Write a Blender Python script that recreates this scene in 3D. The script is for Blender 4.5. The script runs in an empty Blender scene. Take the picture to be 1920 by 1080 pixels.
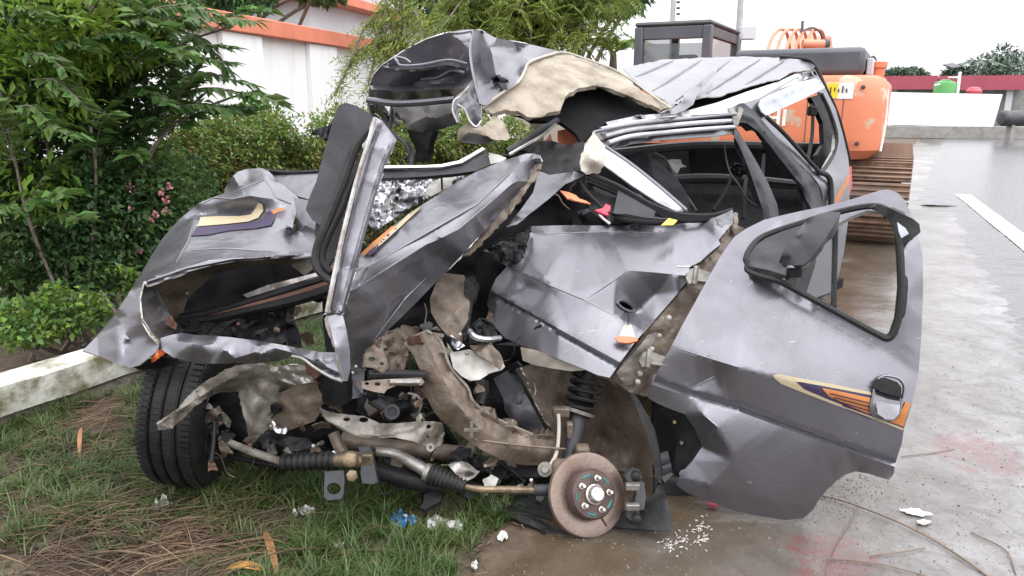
import bpy, math, random
import numpy as np
from mathutils import Vector, Matrix, noise
from mathutils.geometry import delaunay_2d_cdt

R_ = math.radians
sc = bpy.context.scene
col = sc.collection
rnd = random.Random(7)

# ------------------------------------------------------------------ camera
PITCH = R_(14.0)
CAM_H = 1.40
FPX = 1411.0                       # focal length in pixels of the 1920 wide photograph
cam_d = bpy.data.cameras.new('camera')
cam_d.sensor_width = 36.0
cam_d.lens = 36.0 * FPX / 1920.0
cam_d.clip_start = 0.05
cam_d.clip_end = 900.0
cam = bpy.data.objects.new('camera', cam_d)
col.objects.link(cam)
cam.location = (0, 0, CAM_H)
cam.rotation_euler = (math.pi / 2 - PITCH, 0, 0)
sc.camera = cam

# ------------------------------------------------------------------ overcast sky
SUN_EL, SUN_AZ = R_(58), R_(131)
world = bpy.data.worlds.new('World')
sc.world = world
world.use_nodes = True
wn = world.node_tree
wn.nodes.clear()
w_out = wn.nodes.new('ShaderNodeOutputWorld')
w_bg = wn.nodes.new('ShaderNodeBackground')
w_sky = wn.nodes.new('ShaderNodeTexSky')
w_sky.sky_type = 'NISHITA'
w_sky.sun_disc = False
w_sky.sun_elevation = SUN_EL
w_sky.sun_rotation = SUN_AZ
w_sky.air_density = 1.0
w_sky.dust_density = 4.0
w_hs = wn.nodes.new('ShaderNodeHueSaturation')
w_hs.inputs['Saturation'].default_value = 0.10
w_mix = wn.nodes.new('ShaderNodeMix')
w_mix.data_type = 'RGBA'
w_mix.inputs['Factor'].default_value = 0.80
w_mix.inputs[7].default_value = (9.3, 9.38, 9.9, 1)      # the even cloud deck
wn.links.new(w_sky.outputs[0], w_hs.inputs['Color'])
wn.links.new(w_hs.outputs[0], w_mix.inputs[6])
w_tc = wn.nodes.new('ShaderNodeTexCoord')
w_sep = wn.nodes.new('ShaderNodeSeparateXYZ')
w_el = wn.nodes.new('ShaderNodeMapRange')           # overcast sky: the zenith is brighter than the horizon
w_el.inputs[3].default_value = 1.0
w_el.inputs[4].default_value = 3.0
w_sc = wn.nodes.new('ShaderNodeVectorMath')
w_sc.operation = 'SCALE'
wn.links.new(w_tc.outputs['Generated'], w_sep.inputs[0])
wn.links.new(w_sep.outputs[2], w_el.inputs[0])
wn.links.new(w_mix.outputs[2], w_sc.inputs[0])
wn.links.new(w_el.outputs[0], w_sc.inputs['Scale'])
wn.links.new(w_sc.outputs[0], w_bg.inputs['Color'])
wn.links.new(w_bg.outputs[0], w_out.inputs[0])
w_bg.inputs['Strength'].default_value = 0.10

sun_d = bpy.data.lights.new('sun', 'SUN')
sun_d.energy = 0.8
sun_d.angle = R_(95)
sun_d.color = (1.0, 0.97, 0.93)
sun = bpy.data.objects.new('sun', sun_d)
col.objects.link(sun)
sun.rotation_euler = (math.pi / 2 - SUN_EL, 0, math.pi - SUN_AZ)
sun.location = (0, 0, 30)

sc.view_settings.view_transform = 'Standard'
sc.view_settings.look = 'None'
sc.view_settings.gamma = 1.0
sc.view_settings.use_curve_mapping = False
sc.view_settings.exposure = 0.55
sc.render.engine = 'CYCLES'
sc.cycles.max_bounces = 6
sc.cycles.use_denoising = True

# ------------------------------------------------------------------ helpers
CP, SP = math.cos(PITCH), math.sin(PITCH)


def P(x, y, d):
    """world point seen at photograph pixel (x, y) at distance d along the lens axis"""
    u = (x - 960.0) / FPX * d
    v = (540.0 - y) / FPX * d
    return Vector((u, d * CP + v * SP, CAM_H - d * SP + v * CP))


def G(x, y, z=0.0):
    """world point on the level z under pixel (x, y)"""
    a = SP - (540.0 - y) / FPX * CP
    d = (CAM_H - z) / a
    return P(x, y, d)


MATS = {}


def mat(name, c1, c2=None, scale=6.0, rough=0.6, rough2=None, metal=0.0, bump=0.0, bscale=40.0,
        coat=0.0, island=0.0, detail=5.0, spec=0.5, alpha=None, trans=0.0, lo=0.35, hi=0.65, bdist=0.01, transl=0.0, vs=None):
    m = bpy.data.materials.new(name)
    m.use_nodes = True
    nt = m.node_tree
    b = nt.nodes['Principled BSDF']
    L = nt.links.new
    tc = nt.nodes.new('ShaderNodeTexCoord')
    b.inputs['Roughness'].default_value = rough
    b.inputs['Metallic'].default_value = metal
    b.inputs['Specular IOR Level'].default_value = spec
    if coat:
        b.inputs['Coat Weight'].default_value = coat
        b.inputs['Coat Roughness'].default_value = 0.08
    if trans:
        b.inputs['Transmission Weight'].default_value = trans
    if alpha is not None:
        b.inputs['Alpha'].default_value = alpha
    c1 = tuple(c1) + (1,)
    out = None
    if c2 is None:
        b.inputs['Base Color'].default_value = c1
    else:
        c2 = tuple(c2) + (1,)
        n = nt.nodes.new('ShaderNodeTexNoise')
        n.inputs['Scale'].default_value = scale
        n.inputs['Detail'].default_value = detail
        n.inputs['Roughness'].default_value = 0.62
        if vs:
            mpp = nt.nodes.new('ShaderNodeMapping')
            mpp.inputs['Scale'].default_value = vs
            L(tc.outputs['Object'], mpp.inputs['Vector'])
            L(mpp.outputs[0], n.inputs['Vector'])
        else:
            L(tc.outputs['Object'], n.inputs['Vector'])
        r = nt.nodes.new('ShaderNodeMapRange')
        r.inputs[1].default_value = lo
        r.inputs[2].default_value = hi
        L(n.outputs['Fac'], r.inputs[0])
        mx = nt.nodes.new('ShaderNodeMix')
        mx.data_type = 'RGBA'
        mx.inputs[6].default_value = c1
        mx.inputs[7].default_value = c2
        L(r.outputs[0], mx.inputs[0])
        out = mx.outputs[2]
        if rough2 is not None:
            rr = nt.nodes.new('ShaderNodeMapRange')
            rr.inputs[3].default_value = rough
            rr.inputs[4].default_value = rough2
            L(r.outputs[0], rr.inputs[0])
            L(rr.outputs[0], b.inputs['Roughness'])
        if island:
            g = nt.nodes.new('ShaderNodeNewGeometry')
            hs = nt.nodes.new('ShaderNodeHueSaturation')
            mr = nt.nodes.new('ShaderNodeMapRange')
            mr.inputs[3].default_value = 1 - island
            mr.inputs[4].default_value = 1 + island
            L(g.outputs['Random Per Island'], mr.inputs[0])
            L(mr.outputs[0], hs.inputs['Value'])
            mh = nt.nodes.new('ShaderNodeMapRange')
            mh.inputs[3].default_value = 0.5 - 0.03 * island * 2
            mh.inputs[4].default_value = 0.5 + 0.02 * island * 2
            L(g.outputs['Random Per Island'], mh.inputs[0])
            L(mh.outputs[0], hs.inputs['Hue'])
            L(out, hs.inputs['Color'])
            out = hs.outputs[0]
        L(out, b.inputs['Base Color'])
    if transl:                                   # light shining through thin leaves
        ts = nt.nodes.new('ShaderNodeBsdfTranslucent')
        ms_ = nt.nodes.new('ShaderNodeMixShader')
        ms_.inputs[0].default_value = transl
        L(out, ts.inputs['Color'])
        L(b.outputs[0], ms_.inputs[1])
        L(ts.outputs[0], ms_.inputs[2])
        L(ms_.outputs[0], nt.nodes['Material Output'].inputs['Surface'])
    if bump:
        bn = nt.nodes.new('ShaderNodeTexNoise')
        bn.inputs['Scale'].default_value = bscale
        bn.inputs['Detail'].default_value = 4.0
        L(tc.outputs['Object'], bn.inputs['Vector'])
        bp = nt.nodes.new('ShaderNodeBump')
        bp.inputs['Strength'].default_value = bump
        bp.inputs['Distance'].default_value = bdist
        L(bn.outputs['Fac'], bp.inputs['Height'])
        L(bp.outputs[0], b.inputs['Normal'])
    MATS[name] = m
    return m


def paint(name, base, metal=0.75, rough=0.30, dirt=(0.085, 0.078, 0.070), dirt_amt=0.30, drops=0.35, crease=0.0):
    """metallic paint, wet with rain drops and flecked with mud"""
    m = bpy.data.materials.new(name)
    m.use_nodes = True
    nt = m.node_tree
    b = nt.nodes['Principled BSDF']
    L = nt.links.new
    tc = nt.nodes.new('ShaderNodeTexCoord')
    v = nt.nodes.new('ShaderNodeTexVoronoi')
    v.inputs['Scale'].default_value = 170.0
    L(tc.outputs['Object'], v.inputs['Vector'])
    vr = nt.nodes.new('ShaderNodeMapRange')
    vr.inputs[1].default_value = 0.34
    vr.inputs[2].default_value = 0.12
    vr.clamp = True
    L(v.outputs['Distance'], vr.inputs[0])
    n = nt.nodes.new('ShaderNodeTexNoise')
    n.inputs['Scale'].default_value = 5.0
    n.inputs['Detail'].default_value = 6.0
    n.inputs['Roughness'].default_value = 0.65
    L(tc.outputs['Object'], n.inputs['Vector'])
    # mud specks
    v2 = nt.nodes.new('ShaderNodeTexVoronoi')
    v2.inputs['Scale'].default_value = 130.0
    L(tc.outputs['Object'], v2.inputs['Vector'])
    s2 = nt.nodes.new('ShaderNodeMapRange')
    s2.inputs[1].default_value = 0.24
    s2.inputs[2].default_value = 0.08
    L(v2.outputs['Distance'], s2.inputs[0])
    n2 = nt.nodes.new('ShaderNodeMapRange')
    n2.inputs[1].default_value = 0.44
    n2.inputs[2].default_value = 0.62
    L(n.outputs['Fac'], n2.inputs[0])
    mu = nt.nodes.new('ShaderNodeMath')
    mu.operation = 'MULTIPLY'
    L(s2.outputs[0], mu.inputs[0])
    L(n2.outputs[0], mu.inputs[1])
    # broad road film
    n3 = nt.nodes.new('ShaderNodeMapRange')
    n3.inputs[1].default_value = 0.42
    n3.inputs[2].default_value = 0.75
    n3.inputs[4].default_value = dirt_amt
    L(n.outputs['Fac'], n3.inputs[0])
    mxm = nt.nodes.new('ShaderNodeMath')
    mxm.operation = 'MAXIMUM'
    L(mu.outputs[0], mxm.inputs[0])
    L(n3.outputs[0], mxm.inputs[1])
    mx = nt.nodes.new('ShaderNodeMix')
    mx.data_type = 'RGBA'
    mx.inputs[6].default_value = tuple(base) + (1,)
    mx.inputs[7].default_value = tuple(dirt) + (1,)
    L(mxm.outputs[0], mx.inputs[0])
    # flaked spots and fine scratches down to primer
    n4 = nt.nodes.new('ShaderNodeTexNoise')
    n4.inputs['Scale'].default_value = 34.0
    n4.inputs['Detail'].default_value = 8.0
    n4.inputs['Roughness'].default_value = 0.7
    L(tc.outputs['Object'], n4.inputs['Vector'])
    mp = nt.nodes.new('ShaderNodeMapping')
    mp.inputs['Rotation'].default_value = (0.4, 0.7, 0.9)
    mp.inputs['Scale'].default_value = (6.0, 190.0, 60.0)
    L(tc.outputs['Object'], mp.inputs['Vector'])
    n5 = nt.nodes.new('ShaderNodeTexNoise')
    n5.inputs['Scale'].default_value = 1.0
    n5.inputs['Detail'].default_value = 3.0
    L(mp.outputs[0], n5.inputs['Vector'])
    f4 = nt.nodes.new('ShaderNodeMapRange')
    f4.inputs[1].default_value = 0.705
    f4.inputs[2].default_value = 0.73
    L(n4.outputs['Fac'], f4.inputs[0])
    f5 = nt.nodes.new('ShaderNodeMapRange')
    f5.inputs[1].default_value = 0.70
    f5.inputs[2].default_value = 0.76
    f5.inputs[4].default_value = 0.6
    L(n5.outputs['Fac'], f5.inputs[0])
    fm = nt.nodes.new('ShaderNodeMath')
    fm.operation = 'MAXIMUM'
    L(f4.outputs[0], fm.inputs[0])
    L(f5.outputs[0], fm.inputs[1])
    mx2 = nt.nodes.new('ShaderNodeMix')
    mx2.data_type = 'RGBA'
    mx2.inputs[7].default_value = (0.42, 0.41, 0.39, 1)
    L(fm.outputs[0], mx2.inputs[0])
    L(mx.outputs[2], mx2.inputs[6])
    L(mx2.outputs[2], b.inputs['Base Color'])
    mm = nt.nodes.new('ShaderNodeMapRange')
    mm.inputs[3].default_value = metal
    mm.inputs[4].default_value = metal * 0.25
    L(mxm.outputs[0], mm.inputs[0])
    L(mm.outputs[0], b.inputs['Metallic'])
    rm = nt.nodes.new('ShaderNodeMapRange')
    rm.inputs[3].default_value = rough
    rm.inputs[4].default_value = rough + 0.3
    L(mxm.outputs[0], rm.inputs[0])
    L(rm.outputs[0], b.inputs['Roughness'])
    b.inputs['Coat Weight'].default_value = 0.22
    b.inputs['Coat Roughness'].default_value = 0.12
    bp = nt.nodes.new('ShaderNodeBump')
    bp.inputs['Strength'].default_value = drops
    bp.inputs['Distance'].default_value = 0.0010
    L(vr.outputs[0], bp.inputs['Height'])
    bp2 = nt.nodes.new('ShaderNodeBump')
    bp2.inputs['Strength'].default_value = 0.05
    bp2.inputs['Distance'].default_value = 0.03
    L(n.outputs['Fac'], bp2.inputs['Height'])
    if crease:                                   # fine wrinkles of buckled sheet
        nc = nt.nodes.new('ShaderNodeTexNoise')
        nc.inputs['Scale'].default_value = 6.5
        nc.inputs['Detail'].default_value = 2.5
        L(tc.outputs['Object'], nc.inputs['Vector'])
        sb = nt.nodes.new('ShaderNodeMath')
        sb.operation = 'SUBTRACT'
        sb.inputs[1].default_value = 0.5
        L(nc.outputs['Fac'], sb.inputs[0])
        ab = nt.nodes.new('ShaderNodeMath')
        ab.operation = 'ABSOLUTE'
        L(sb.outputs[0], ab.inputs[0])
        bp3 = nt.nodes.new('ShaderNodeBump')
        bp3.inputs['Strength'].default_value = crease
        bp3.inputs['Distance'].default_value = 0.10
        bp3.invert = True
        L(ab.outputs[0], bp3.inputs['Height'])
        L(bp3.outputs[0], bp2.inputs['Normal'])
    L(bp2.outputs[0], bp.inputs['Normal'])
    L(bp.outputs[0], b.inputs['Normal'])
    MATS[name] = m
    return m


def setp(o, label=None, cat=None, group=None, kind=None):
    if label: o['label'] = label
    if cat: o['category'] = cat
    if group: o['group'] = group
    if kind: o['kind'] = kind
    return o


def root(name, loc, label, cat, group=None, rotz=0.0):
    o = bpy.data.objects.new(name, None)
    o.empty_display_size = 0.2
    col.objects.link(o)
    o.location = loc
    o.rotation_euler = (0, 0, rotz)
    return setp(o, label, cat, group)


def basis(o):
    return o.matrix_parent_inverse.copy() @ Matrix.LocRotScale(o.location, o.rotation_euler, None) if o.parent is None else None


def top_of(o):
    while o.parent: o = o.parent
    return o


def link(o, parent=None):
    """link; a child keeps world coordinates of its mesh"""
    col.objects.link(o)
    if parent is not None:
        o.parent = parent
        if parent.parent is None and parent.type == 'EMPTY':
            o.matrix_parent_inverse = Matrix.LocRotScale(parent.location, parent.rotation_euler, None).inverted()
    return o


def mesh_obj(name, verts, faces, mats, parent=None, smooth=True, midx=None, sharp=None):
    me = bpy.data.meshes.new(name)
    me.from_pydata([tuple(v) for v in verts], [], [tuple(int(i) for i in f) for f in faces])
    for m in (mats if isinstance(mats, (list, tuple)) else [mats]):
        me.materials.append(MATS[m] if isinstance(m, str) else m)
    if smooth:
        me.polygons.foreach_set('use_smooth', [True] * len(me.polygons))
    if midx is not None:
        me.polygons.foreach_set('material_index', midx)
    me.update()
    if sharp: me.set_sharp_from_angle(angle=R_(sharp))
    o = bpy.data.objects.new(name, me)
    return link(o, parent)


def bevel(o, w=0.01, seg=2):
    b = o.modifiers.new('bevel', 'BEVEL')
    b.width = w
    b.segments = seg
    b.limit_method = 'ANGLE'
    b.angle_limit = R_(35)
    return o


def catmull(pts, n=6, closed=False):
    pts = [Vector(p) for p in pts]
    if len(pts) < 3: 
        return [pts[0].lerp(pts[-1], i / n) for i in range(n + 1)]
    out = []
    N = len(pts)
    rng = range(N) if closed else range(N - 1)
    for i in rng:
        p0 = pts[(i - 1) % N] if closed or i > 0 else pts[0] * 2 - pts[1]
        p1 = pts[i]
        p2 = pts[(i + 1) % N]
        p3 = pts[(i + 2) % N] if closed or i + 2 < N else pts[-1] * 2 - pts[-2]
        for k in range(n):
            t = k / n
            out.append(0.5 * ((2 * p1) + (p2 - p0) * t + (2 * p0 - 5 * p1 + 4 * p2 - p3) * t * t + (3 * p1 - p0 - 3 * p2 + p3) * t ** 3))
    if not closed: out.append(pts[-1].copy())
    return out


class MB:
    """collects geometry for ONE mesh"""
    def __init__(s): s.v, s.f = [], []

    def add(s, vs, fs):
        k = len(s.v)
        s.v += [tuple(v) for v in vs]
        s.f += [tuple(i + k for i in f) for f in fs]
        return s

    def box(s, c, size, rot=None):
        hx, hy, hz = size[0] / 2, size[1] / 2, size[2] / 2
        vs = [Vector((x, y, z)) for z in (-hz, hz) for y in (-hy, hy) for x in (-hx, hx)]
        if rot is not None: vs = [rot @ v for v in vs]
        c = Vector(c)
        return s.add([v + c for v in vs], [(0, 2, 3, 1), (4, 5, 7, 6), (0, 1, 5, 4), (2, 6, 7, 3), (0, 4, 6, 2), (1, 3, 7, 5)])

    def tube(s, pts, r, seg=8, cap=True, flat=1.0):
        pts = [Vector(p) for p in pts]
        n = len(pts)
        rs = r if isinstance(r, (list, tuple)) else [r] * n
        up = None
        vs, fs = [], []
        for i, p in enumerate(pts):
            t = (pts[min(i + 1, n - 1)] - pts[max(i - 1, 0)])
            t = t.normalized() if t.length > 1e-9 else Vector((0, 0, 1))
            if up is None:
                up = t.orthogonal().normalized()
            up = (up - t * up.dot(t))
            up = up.normalized() if up.length > 1e-6 else t.orthogonal().normalized()
            sd = t.cross(up)
            rr = rs[int(i * (len(rs) - 1) / max(n - 1, 1))] if len(rs) != n else rs[i]
            for k in range(seg):
                a = 2 * math.pi * k / seg
                vs.append(p + up * (math.cos(a) * rr) + sd * (math.sin(a) * rr * flat))
        for i in range(n - 1):
            for k in range(seg):
                a, b = i * seg + k, i * seg + (k + 1) % seg
                fs.append((a, b, b + seg, a + seg))
        if cap:
            fs.append(tuple(reversed(range(seg))))
            fs.append(tuple((n - 1) * seg + k for k in range(seg)))
        return s.add(vs, fs)

    def lathe(s, o, axis, prof, seg=32, closed=False, ref=None):
        """prof: (h along axis, radius)"""
        o, axis = Vector(o), Vector(axis).normalized()
        e1 = (ref - axis * ref.dot(axis)).normalized() if ref is not None else axis.orthogonal().normalized()
        e2 = axis.cross(e1)
        vs, fs = [], []
        for h, r in prof:
            for k in range(seg):
                a = 2 * math.pi * k / seg
                vs.append(o + axis * h + (e1 * math.cos(a) + e2 * math.sin(a)) * r)
        m = len(prof)
        for i in range(m if closed else m - 1):
            j = (i + 1) % m
            for k in range(seg):
                k2 = (k + 1) % seg
                fs.append((i * seg + k, i * seg + k2, j * seg + k2, j * seg + k))
        if not closed:
            fs.append(tuple(reversed(range(seg))))
            fs.append(tuple((m - 1) * seg + k for k in range(seg)))
        return s.add(vs, fs)

    def prism(s, poly, ext):
        """poly: list of 3d points, ext: extrusion vector"""
        n = len(poly)
        ext = Vector(ext)
        vs = [Vector(p) for p in poly] + [Vector(p) + ext for p in poly]
        fs = [tuple(range(n)), tuple(reversed(range(n, 2 * n)))]
        fs += [(i, i + n, (i + 1) % n + n, (i + 1) % n) for i in range(n)]
        return s.add(vs, fs)

    def build(s, name, m, parent=None, smooth=True, sharp=35, bev=None, midx=None):
        o = mesh_obj(name, s.v, s.f, m, parent, smooth, midx, sharp)
        # consistent outward normals
        import bmesh
        bm = bmesh.new(); bm.from_mesh(o.data)
        bmesh.ops.recalc_face_normals(bm, faces=bm.faces[:])
        bm.to_mesh(o.data); bm.free()
        if smooth and sharp: o.data.set_sharp_from_angle(angle=R_(sharp))
        if bev: bevel(o, bev)
        return o


# ---- sheets of (bent) metal, plastic or cloth: an outline and points of known depth ----
def inside(px, py, poly):
    c = np.zeros(len(px), bool)
    n = len(poly)
    for i in range(n):
        x1, y1 = poly[i]
        x2, y2 = poly[(i + 1) % n]
        if y1 == y2: continue
        t = ((y1 > py) != (y2 > py)) & (px < (x2 - x1) * (py - y1) / (y2 - y1) + x1)
        c ^= t
    return c


def resamp(poly, step, closed=True):
    out = []
    n = len(poly)
    for i in range(n if closed else n - 1):
        a, b = np.array(poly[i], float), np.array(poly[(i + 1) % n], float)
        k = max(1, int(round(np.linalg.norm((b - a)[:2]) / step)))
        for j in range(k):
            out.append(a + (b - a) * j / k)
    if not closed: out.append(np.array(poly[-1], float))
    return out


class Depth:
    """smooth depth over the picture plane through known points (crease lines stay creased)"""
    def __init__(s, pts, lin=0.7, guard=()):
        seen, q = set(), []
        for p in pts:
            k = (round(p[0] / 2), round(p[1] / 2))
            if k in seen: continue
            seen.add(k); q.append(p[:3])
        a = np.array(q, float)
        s.x, n = a[:, :2] / 100.0, len(a)
        r = np.linalg.norm(s.x[:, None] - s.x[None], axis=2)
        A = np.zeros((n + 3, n + 3))
        A[:n, :n] = r - np.eye(n) * 1e-4
        A[:n, n] = 1; A[:n, n + 1:] = s.x
        A[n:, :n] = A[:n, n:].T
        b = np.zeros(n + 3); b[:n] = a[:, 2]
        s.w = np.linalg.lstsq(A, b, rcond=None)[0]
        s.lo, s.hi = a[:, 2].min() - 0.08, a[:, 2].max() + 0.08
        s.a, s.lin, s.tri = a, lin, []
        if lin and n > 3:
            s.a = np.concatenate([a, np.array(guard)]) if len(guard) else a      # ring outside the outline: no facet ends inside it
            r = delaunay_2d_cdt([Vector(q[:2]) for q in s.a], [], [], 0, 1e-5)
            orig = r[3]
            s.tri = [[orig[i][0] for i in f] for f in r[2] if len(f) == 3 and all(orig[i] for i in f)]

    def __call__(s, p):
        q = np.asarray(p, float)[:, :2]
        p = q / 100.0
        r = np.linalg.norm(p[:, None] - s.x[None], axis=2)
        n = len(s.x)
        d = np.clip(r @ s.w[:n] + s.w[n] + p @ s.w[n + 1:], s.lo, s.hi)
        for t in s.tri:
            A, B, C = s.a[t]
            den = (B[1] - C[1]) * (A[0] - C[0]) + (C[0] - B[0]) * (A[1] - C[1])
            if abs(den) < 4.0: continue
            u = ((B[1] - C[1]) * (q[:, 0] - C[0]) + (C[0] - B[0]) * (q[:, 1] - C[1])) / den
            v = ((C[1] - A[1]) * (q[:, 0] - C[0]) + (A[0] - C[0]) * (q[:, 1] - C[1])) / den
            k = (u >= 0) & (v >= 0) & (u + v <= 1)
            if k.any():
                d[k] = (1 - s.lin) * d[k] + s.lin * (u * A[2] + v * B[2] + (1 - u - v) * C[2])[k]
        return d


def sheet(name, outline, ctrl, m, parent=None, back=None, thick=0.005, res=9.0, holes=(), ridges=(), ribs=(),
          crumple=None, rag=0.0, curve=False, depth=None, offset=0.0, seed=0, sharp=42, noise_ridge=True, lin=0.7):
    """ctrl: (x, y, d) points; ridges: polylines of such points that stay creased; ribs: (polyline, width px, height m)
    crumple: (amplitude m, wavelength m)"""
    rn = random.Random(seed + 11)
    ctrl = list(ctrl)
    for p in outline:
        if len(p) == 3: ctrl.append(p)
    for rg in ridges: ctrl += [tuple(p) for p in resamp(rg, 14, False)]
    if depth is None and lin:
        D0 = Depth(ctrl, 0)
        oo = [p[:2] for p in resamp([p[:2] for p in outline], 40)]
        near = np.array([c[:2] for c in ctrl])
        for q, dd in zip(oo, D0(oo)):
            if np.linalg.norm(near - q, axis=1).min() > 22: ctrl.append((q[0], q[1], dd))
        c0 = np.mean([p[:2] for p in outline], axis=0)
        ext = [c0 + (np.array(p[:2]) - c0) * 1.35 for p in resamp([p[:2] for p in outline], 60)]
        cl = [(e[0], e[1], float(D0([p])[0])) for e, p in zip(ext, resamp([p[:2] for p in outline], 60))]
        D = Depth(ctrl, lin, cl)
    else:
        D = depth or Depth(ctrl, lin)
    ol = [p[:2] for p in outline]
    if curve: ol = [tuple(v)[:2] for v in catmull([Vector((p[0], p[1], 0)) for p in ol], 5, True)]
    ol = resamp(ol, res)
    if rag:
        ol = [p + np.array([rn.uniform(-rag, rag), rn.uniform(-rag, rag)]) for p in ol]
    loops = [ol] + [resamp(h, res) for h in holes]
    pts, edges = [], []
    for lp in loops:
        k = len(pts)
        pts += [tuple(p[:2]) for p in lp]
        edges += [(k + i, k + (i + 1) % len(lp)) for i in range(len(lp))]
    fixed = len(pts)
    poly = [tuple(p[:2]) for p in ol]
    lines = [list(rg) for rg in ridges]
    for pl, wd, ht in ribs:
        c = [np.array(p[:2], float) for p in pl]
        for off_ in (-1.5 * wd, 0.0, 1.5 * wd):
            q = []
            for i in range(len(c)):
                t = c[min(i + 1, len(c) - 1)] - c[max(i - 1, 0)]
                t /= np.linalg.norm(t)
                q.append(tuple(c[i] + np.array([-t[1], t[0]]) * off_))
            lines.append(q)
    for rg in lines:
        rp = [tuple(p[:2]) for p in resamp(rg, res, False)]
        arr = np.array(rp)
        ok = inside(arr[:, 0], arr[:, 1], poly)
        for h in holes: ok &= ~inside(arr[:, 0], arr[:, 1], h)
        prev = None
        for p, g in zip(rp, ok):
            if g:
                pts.append(p)
                if prev is not None: edges.append((prev, len(pts) - 1))
                prev = len(pts) - 1
            else: prev = None
    A = np.array(ol)[:, :2]
    x0, y0 = A.min(0); x1, y1 = A.max(0)
    gx, gy = [], []
    row = 0
    y = y0 + res * 0.5
    while y < y1:
        x = x0 + (0.5 if row % 2 else 0.0) * res
        while x < x1:
            gx.append(x + rn.uniform(-.18, .18) * res); gy.append(y + rn.uniform(-.18, .18) * res)
            x += res
        y += res * 0.87; row += 1
    if gx:
        gx, gy = np.array(gx), np.array(gy)
        ok = inside(gx, gy, poly)
        for h in holes: ok &= ~inside(gx, gy, h)
        q = np.stack([gx, gy], 1)[ok]
        if len(q):
            ref = np.array([p[:2] for p in pts])
            keep = np.ones(len(q), bool)
            for i in range(0, len(q), 400):
                dd = np.linalg.norm(q[i:i + 400, None] - ref[None], axis=2).min(1)
                keep[i:i + 400] = dd > res * 0.48
            pts += [tuple(p) for p in q[keep]]
    r = delaunay_2d_cdt([Vector(p) for p in pts], edges, [], 0, 1e-4)
    vv = np.array([tuple(v) for v in r[0]])
    tris = np.array([f for f in r[2] if len(f) == 3])
    cen = vv[tris].mean(1)
    ok = inside(cen[:, 0], cen[:, 1], poly)
    for h in holes: ok &= ~inside(cen[:, 0], cen[:, 1], h)
    tris = tris[ok]
    used = np.unique(tris)
    remap = -np.ones(len(vv), int); remap[used] = np.arange(len(used))
    vv, tris = vv[used], remap[tris]
    d = D(vv) - offset
    for pl, wd, ht in ribs:
        pl = np.array([p[:2] for p in pl], float)
        best = np.full(len(vv), 1e9)
        for a, b in zip(pl[:-1], pl[1:]):
            ab = b - a
            t = np.clip(((vv - a) @ ab) / (ab @ ab), 0, 1)
            best = np.minimum(best, np.linalg.norm(vv - (a + t[:, None] * ab), axis=1))
        d -= ht * np.exp(-(best / wd) ** 2)
    if crumple:
        amp, wl = crumple
        off = Vector((seed * 3.7, seed * 1.3, seed * 9.1))
        for i in range(len(vv)):
            p = P(vv[i, 0], vv[i, 1], d[i]) / wl + off
            if noise_ridge:
                d[i] += amp * (1.0 - 2.2 * abs(noise.noise(p)) + 0.55 * (0.5 - abs(noise.noise(p * 2.3))))
            else:
                d[i] += amp * noise.noise(p)
    W = np.array([tuple(P(a[0], a[1], dd)) for a, dd in zip(vv, d)])
    nrm = np.zeros_like(W)
    fn = np.cross(W[tris[:, 1]] - W[tris[:, 0]], W[tris[:, 2]] - W[tris[:, 0]])
    view = W[tris].mean(1) - np.array([0, 0, CAM_H])
    flip = (fn * view).sum(1) > 0
    tris[flip] = tris[flip][:, ::-1]
    fn[flip] *= -1
    for k in range(3): np.add.at(nrm, tris[:, k], fn)
    nrm /= np.maximum(np.linalg.norm(nrm, axis=1), 1e-12)[:, None]
    # back skin
    n = len(W)
    Bk = W - nrm * thick
    ec = {}
    for t in tris:
        for a, b in ((t[0], t[1]), (t[1], t[2]), (t[2], t[0])):
            ec[(a, b)] = True
    rim = [(a, b) for (a, b) in ec if (b, a) not in ec]
    faces = [tuple(t) for t in tris] + [(t[2] + n, t[1] + n, t[0] + n) for t in tris] + [(a, a + n, b + n, b) for a, b in rim]
    painted = isinstance(m, str) and m.startswith('car_paint')
    ms = [m, back or m] + (['torn_rim'] if painted else [])
    mi = [0] * len(tris) + [1] * len(tris) + [2 if painted else 1] * len(rim)
    if painted and sharp == 42: sharp = 24
    o = mesh_obj(name, np.concatenate([W, Bk]), faces, ms, parent, True, mi, sharp)
    o_depth[o.name] = D
    return o


o_depth = {}


def ptube(name, pts, r, m, parent, seg=8, n=5, flat=1.0, smooth=True):
    """a rod, pipe or bar through pixel/depth points"""
    w = [P(*p) for p in pts]
    w = catmull(w, n) if smooth else w
    if isinstance(r, (list, tuple)):
        k = len(w)
        rr = [r[min(int(i / (k - 1) * (len(r) - 1)), len(r) - 2)] * (1 - (i / (k - 1) * (len(r) - 1)) % 1) + r[min(int(i / (k - 1) * (len(r) - 1)) + 1, len(r) - 1)] * ((i / (k - 1) * (len(r) - 1)) % 1) if i < k - 1 else r[-1] for i in range(k)]
    else: rr = r
    return MB().tube(w, rr, seg, True, flat).build(name, m, parent)


def copy_part(o, parent, M):
    c = o.copy()
    col.objects.link(c)
    c.parent = parent
    c.matrix_world = M
    return c

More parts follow.
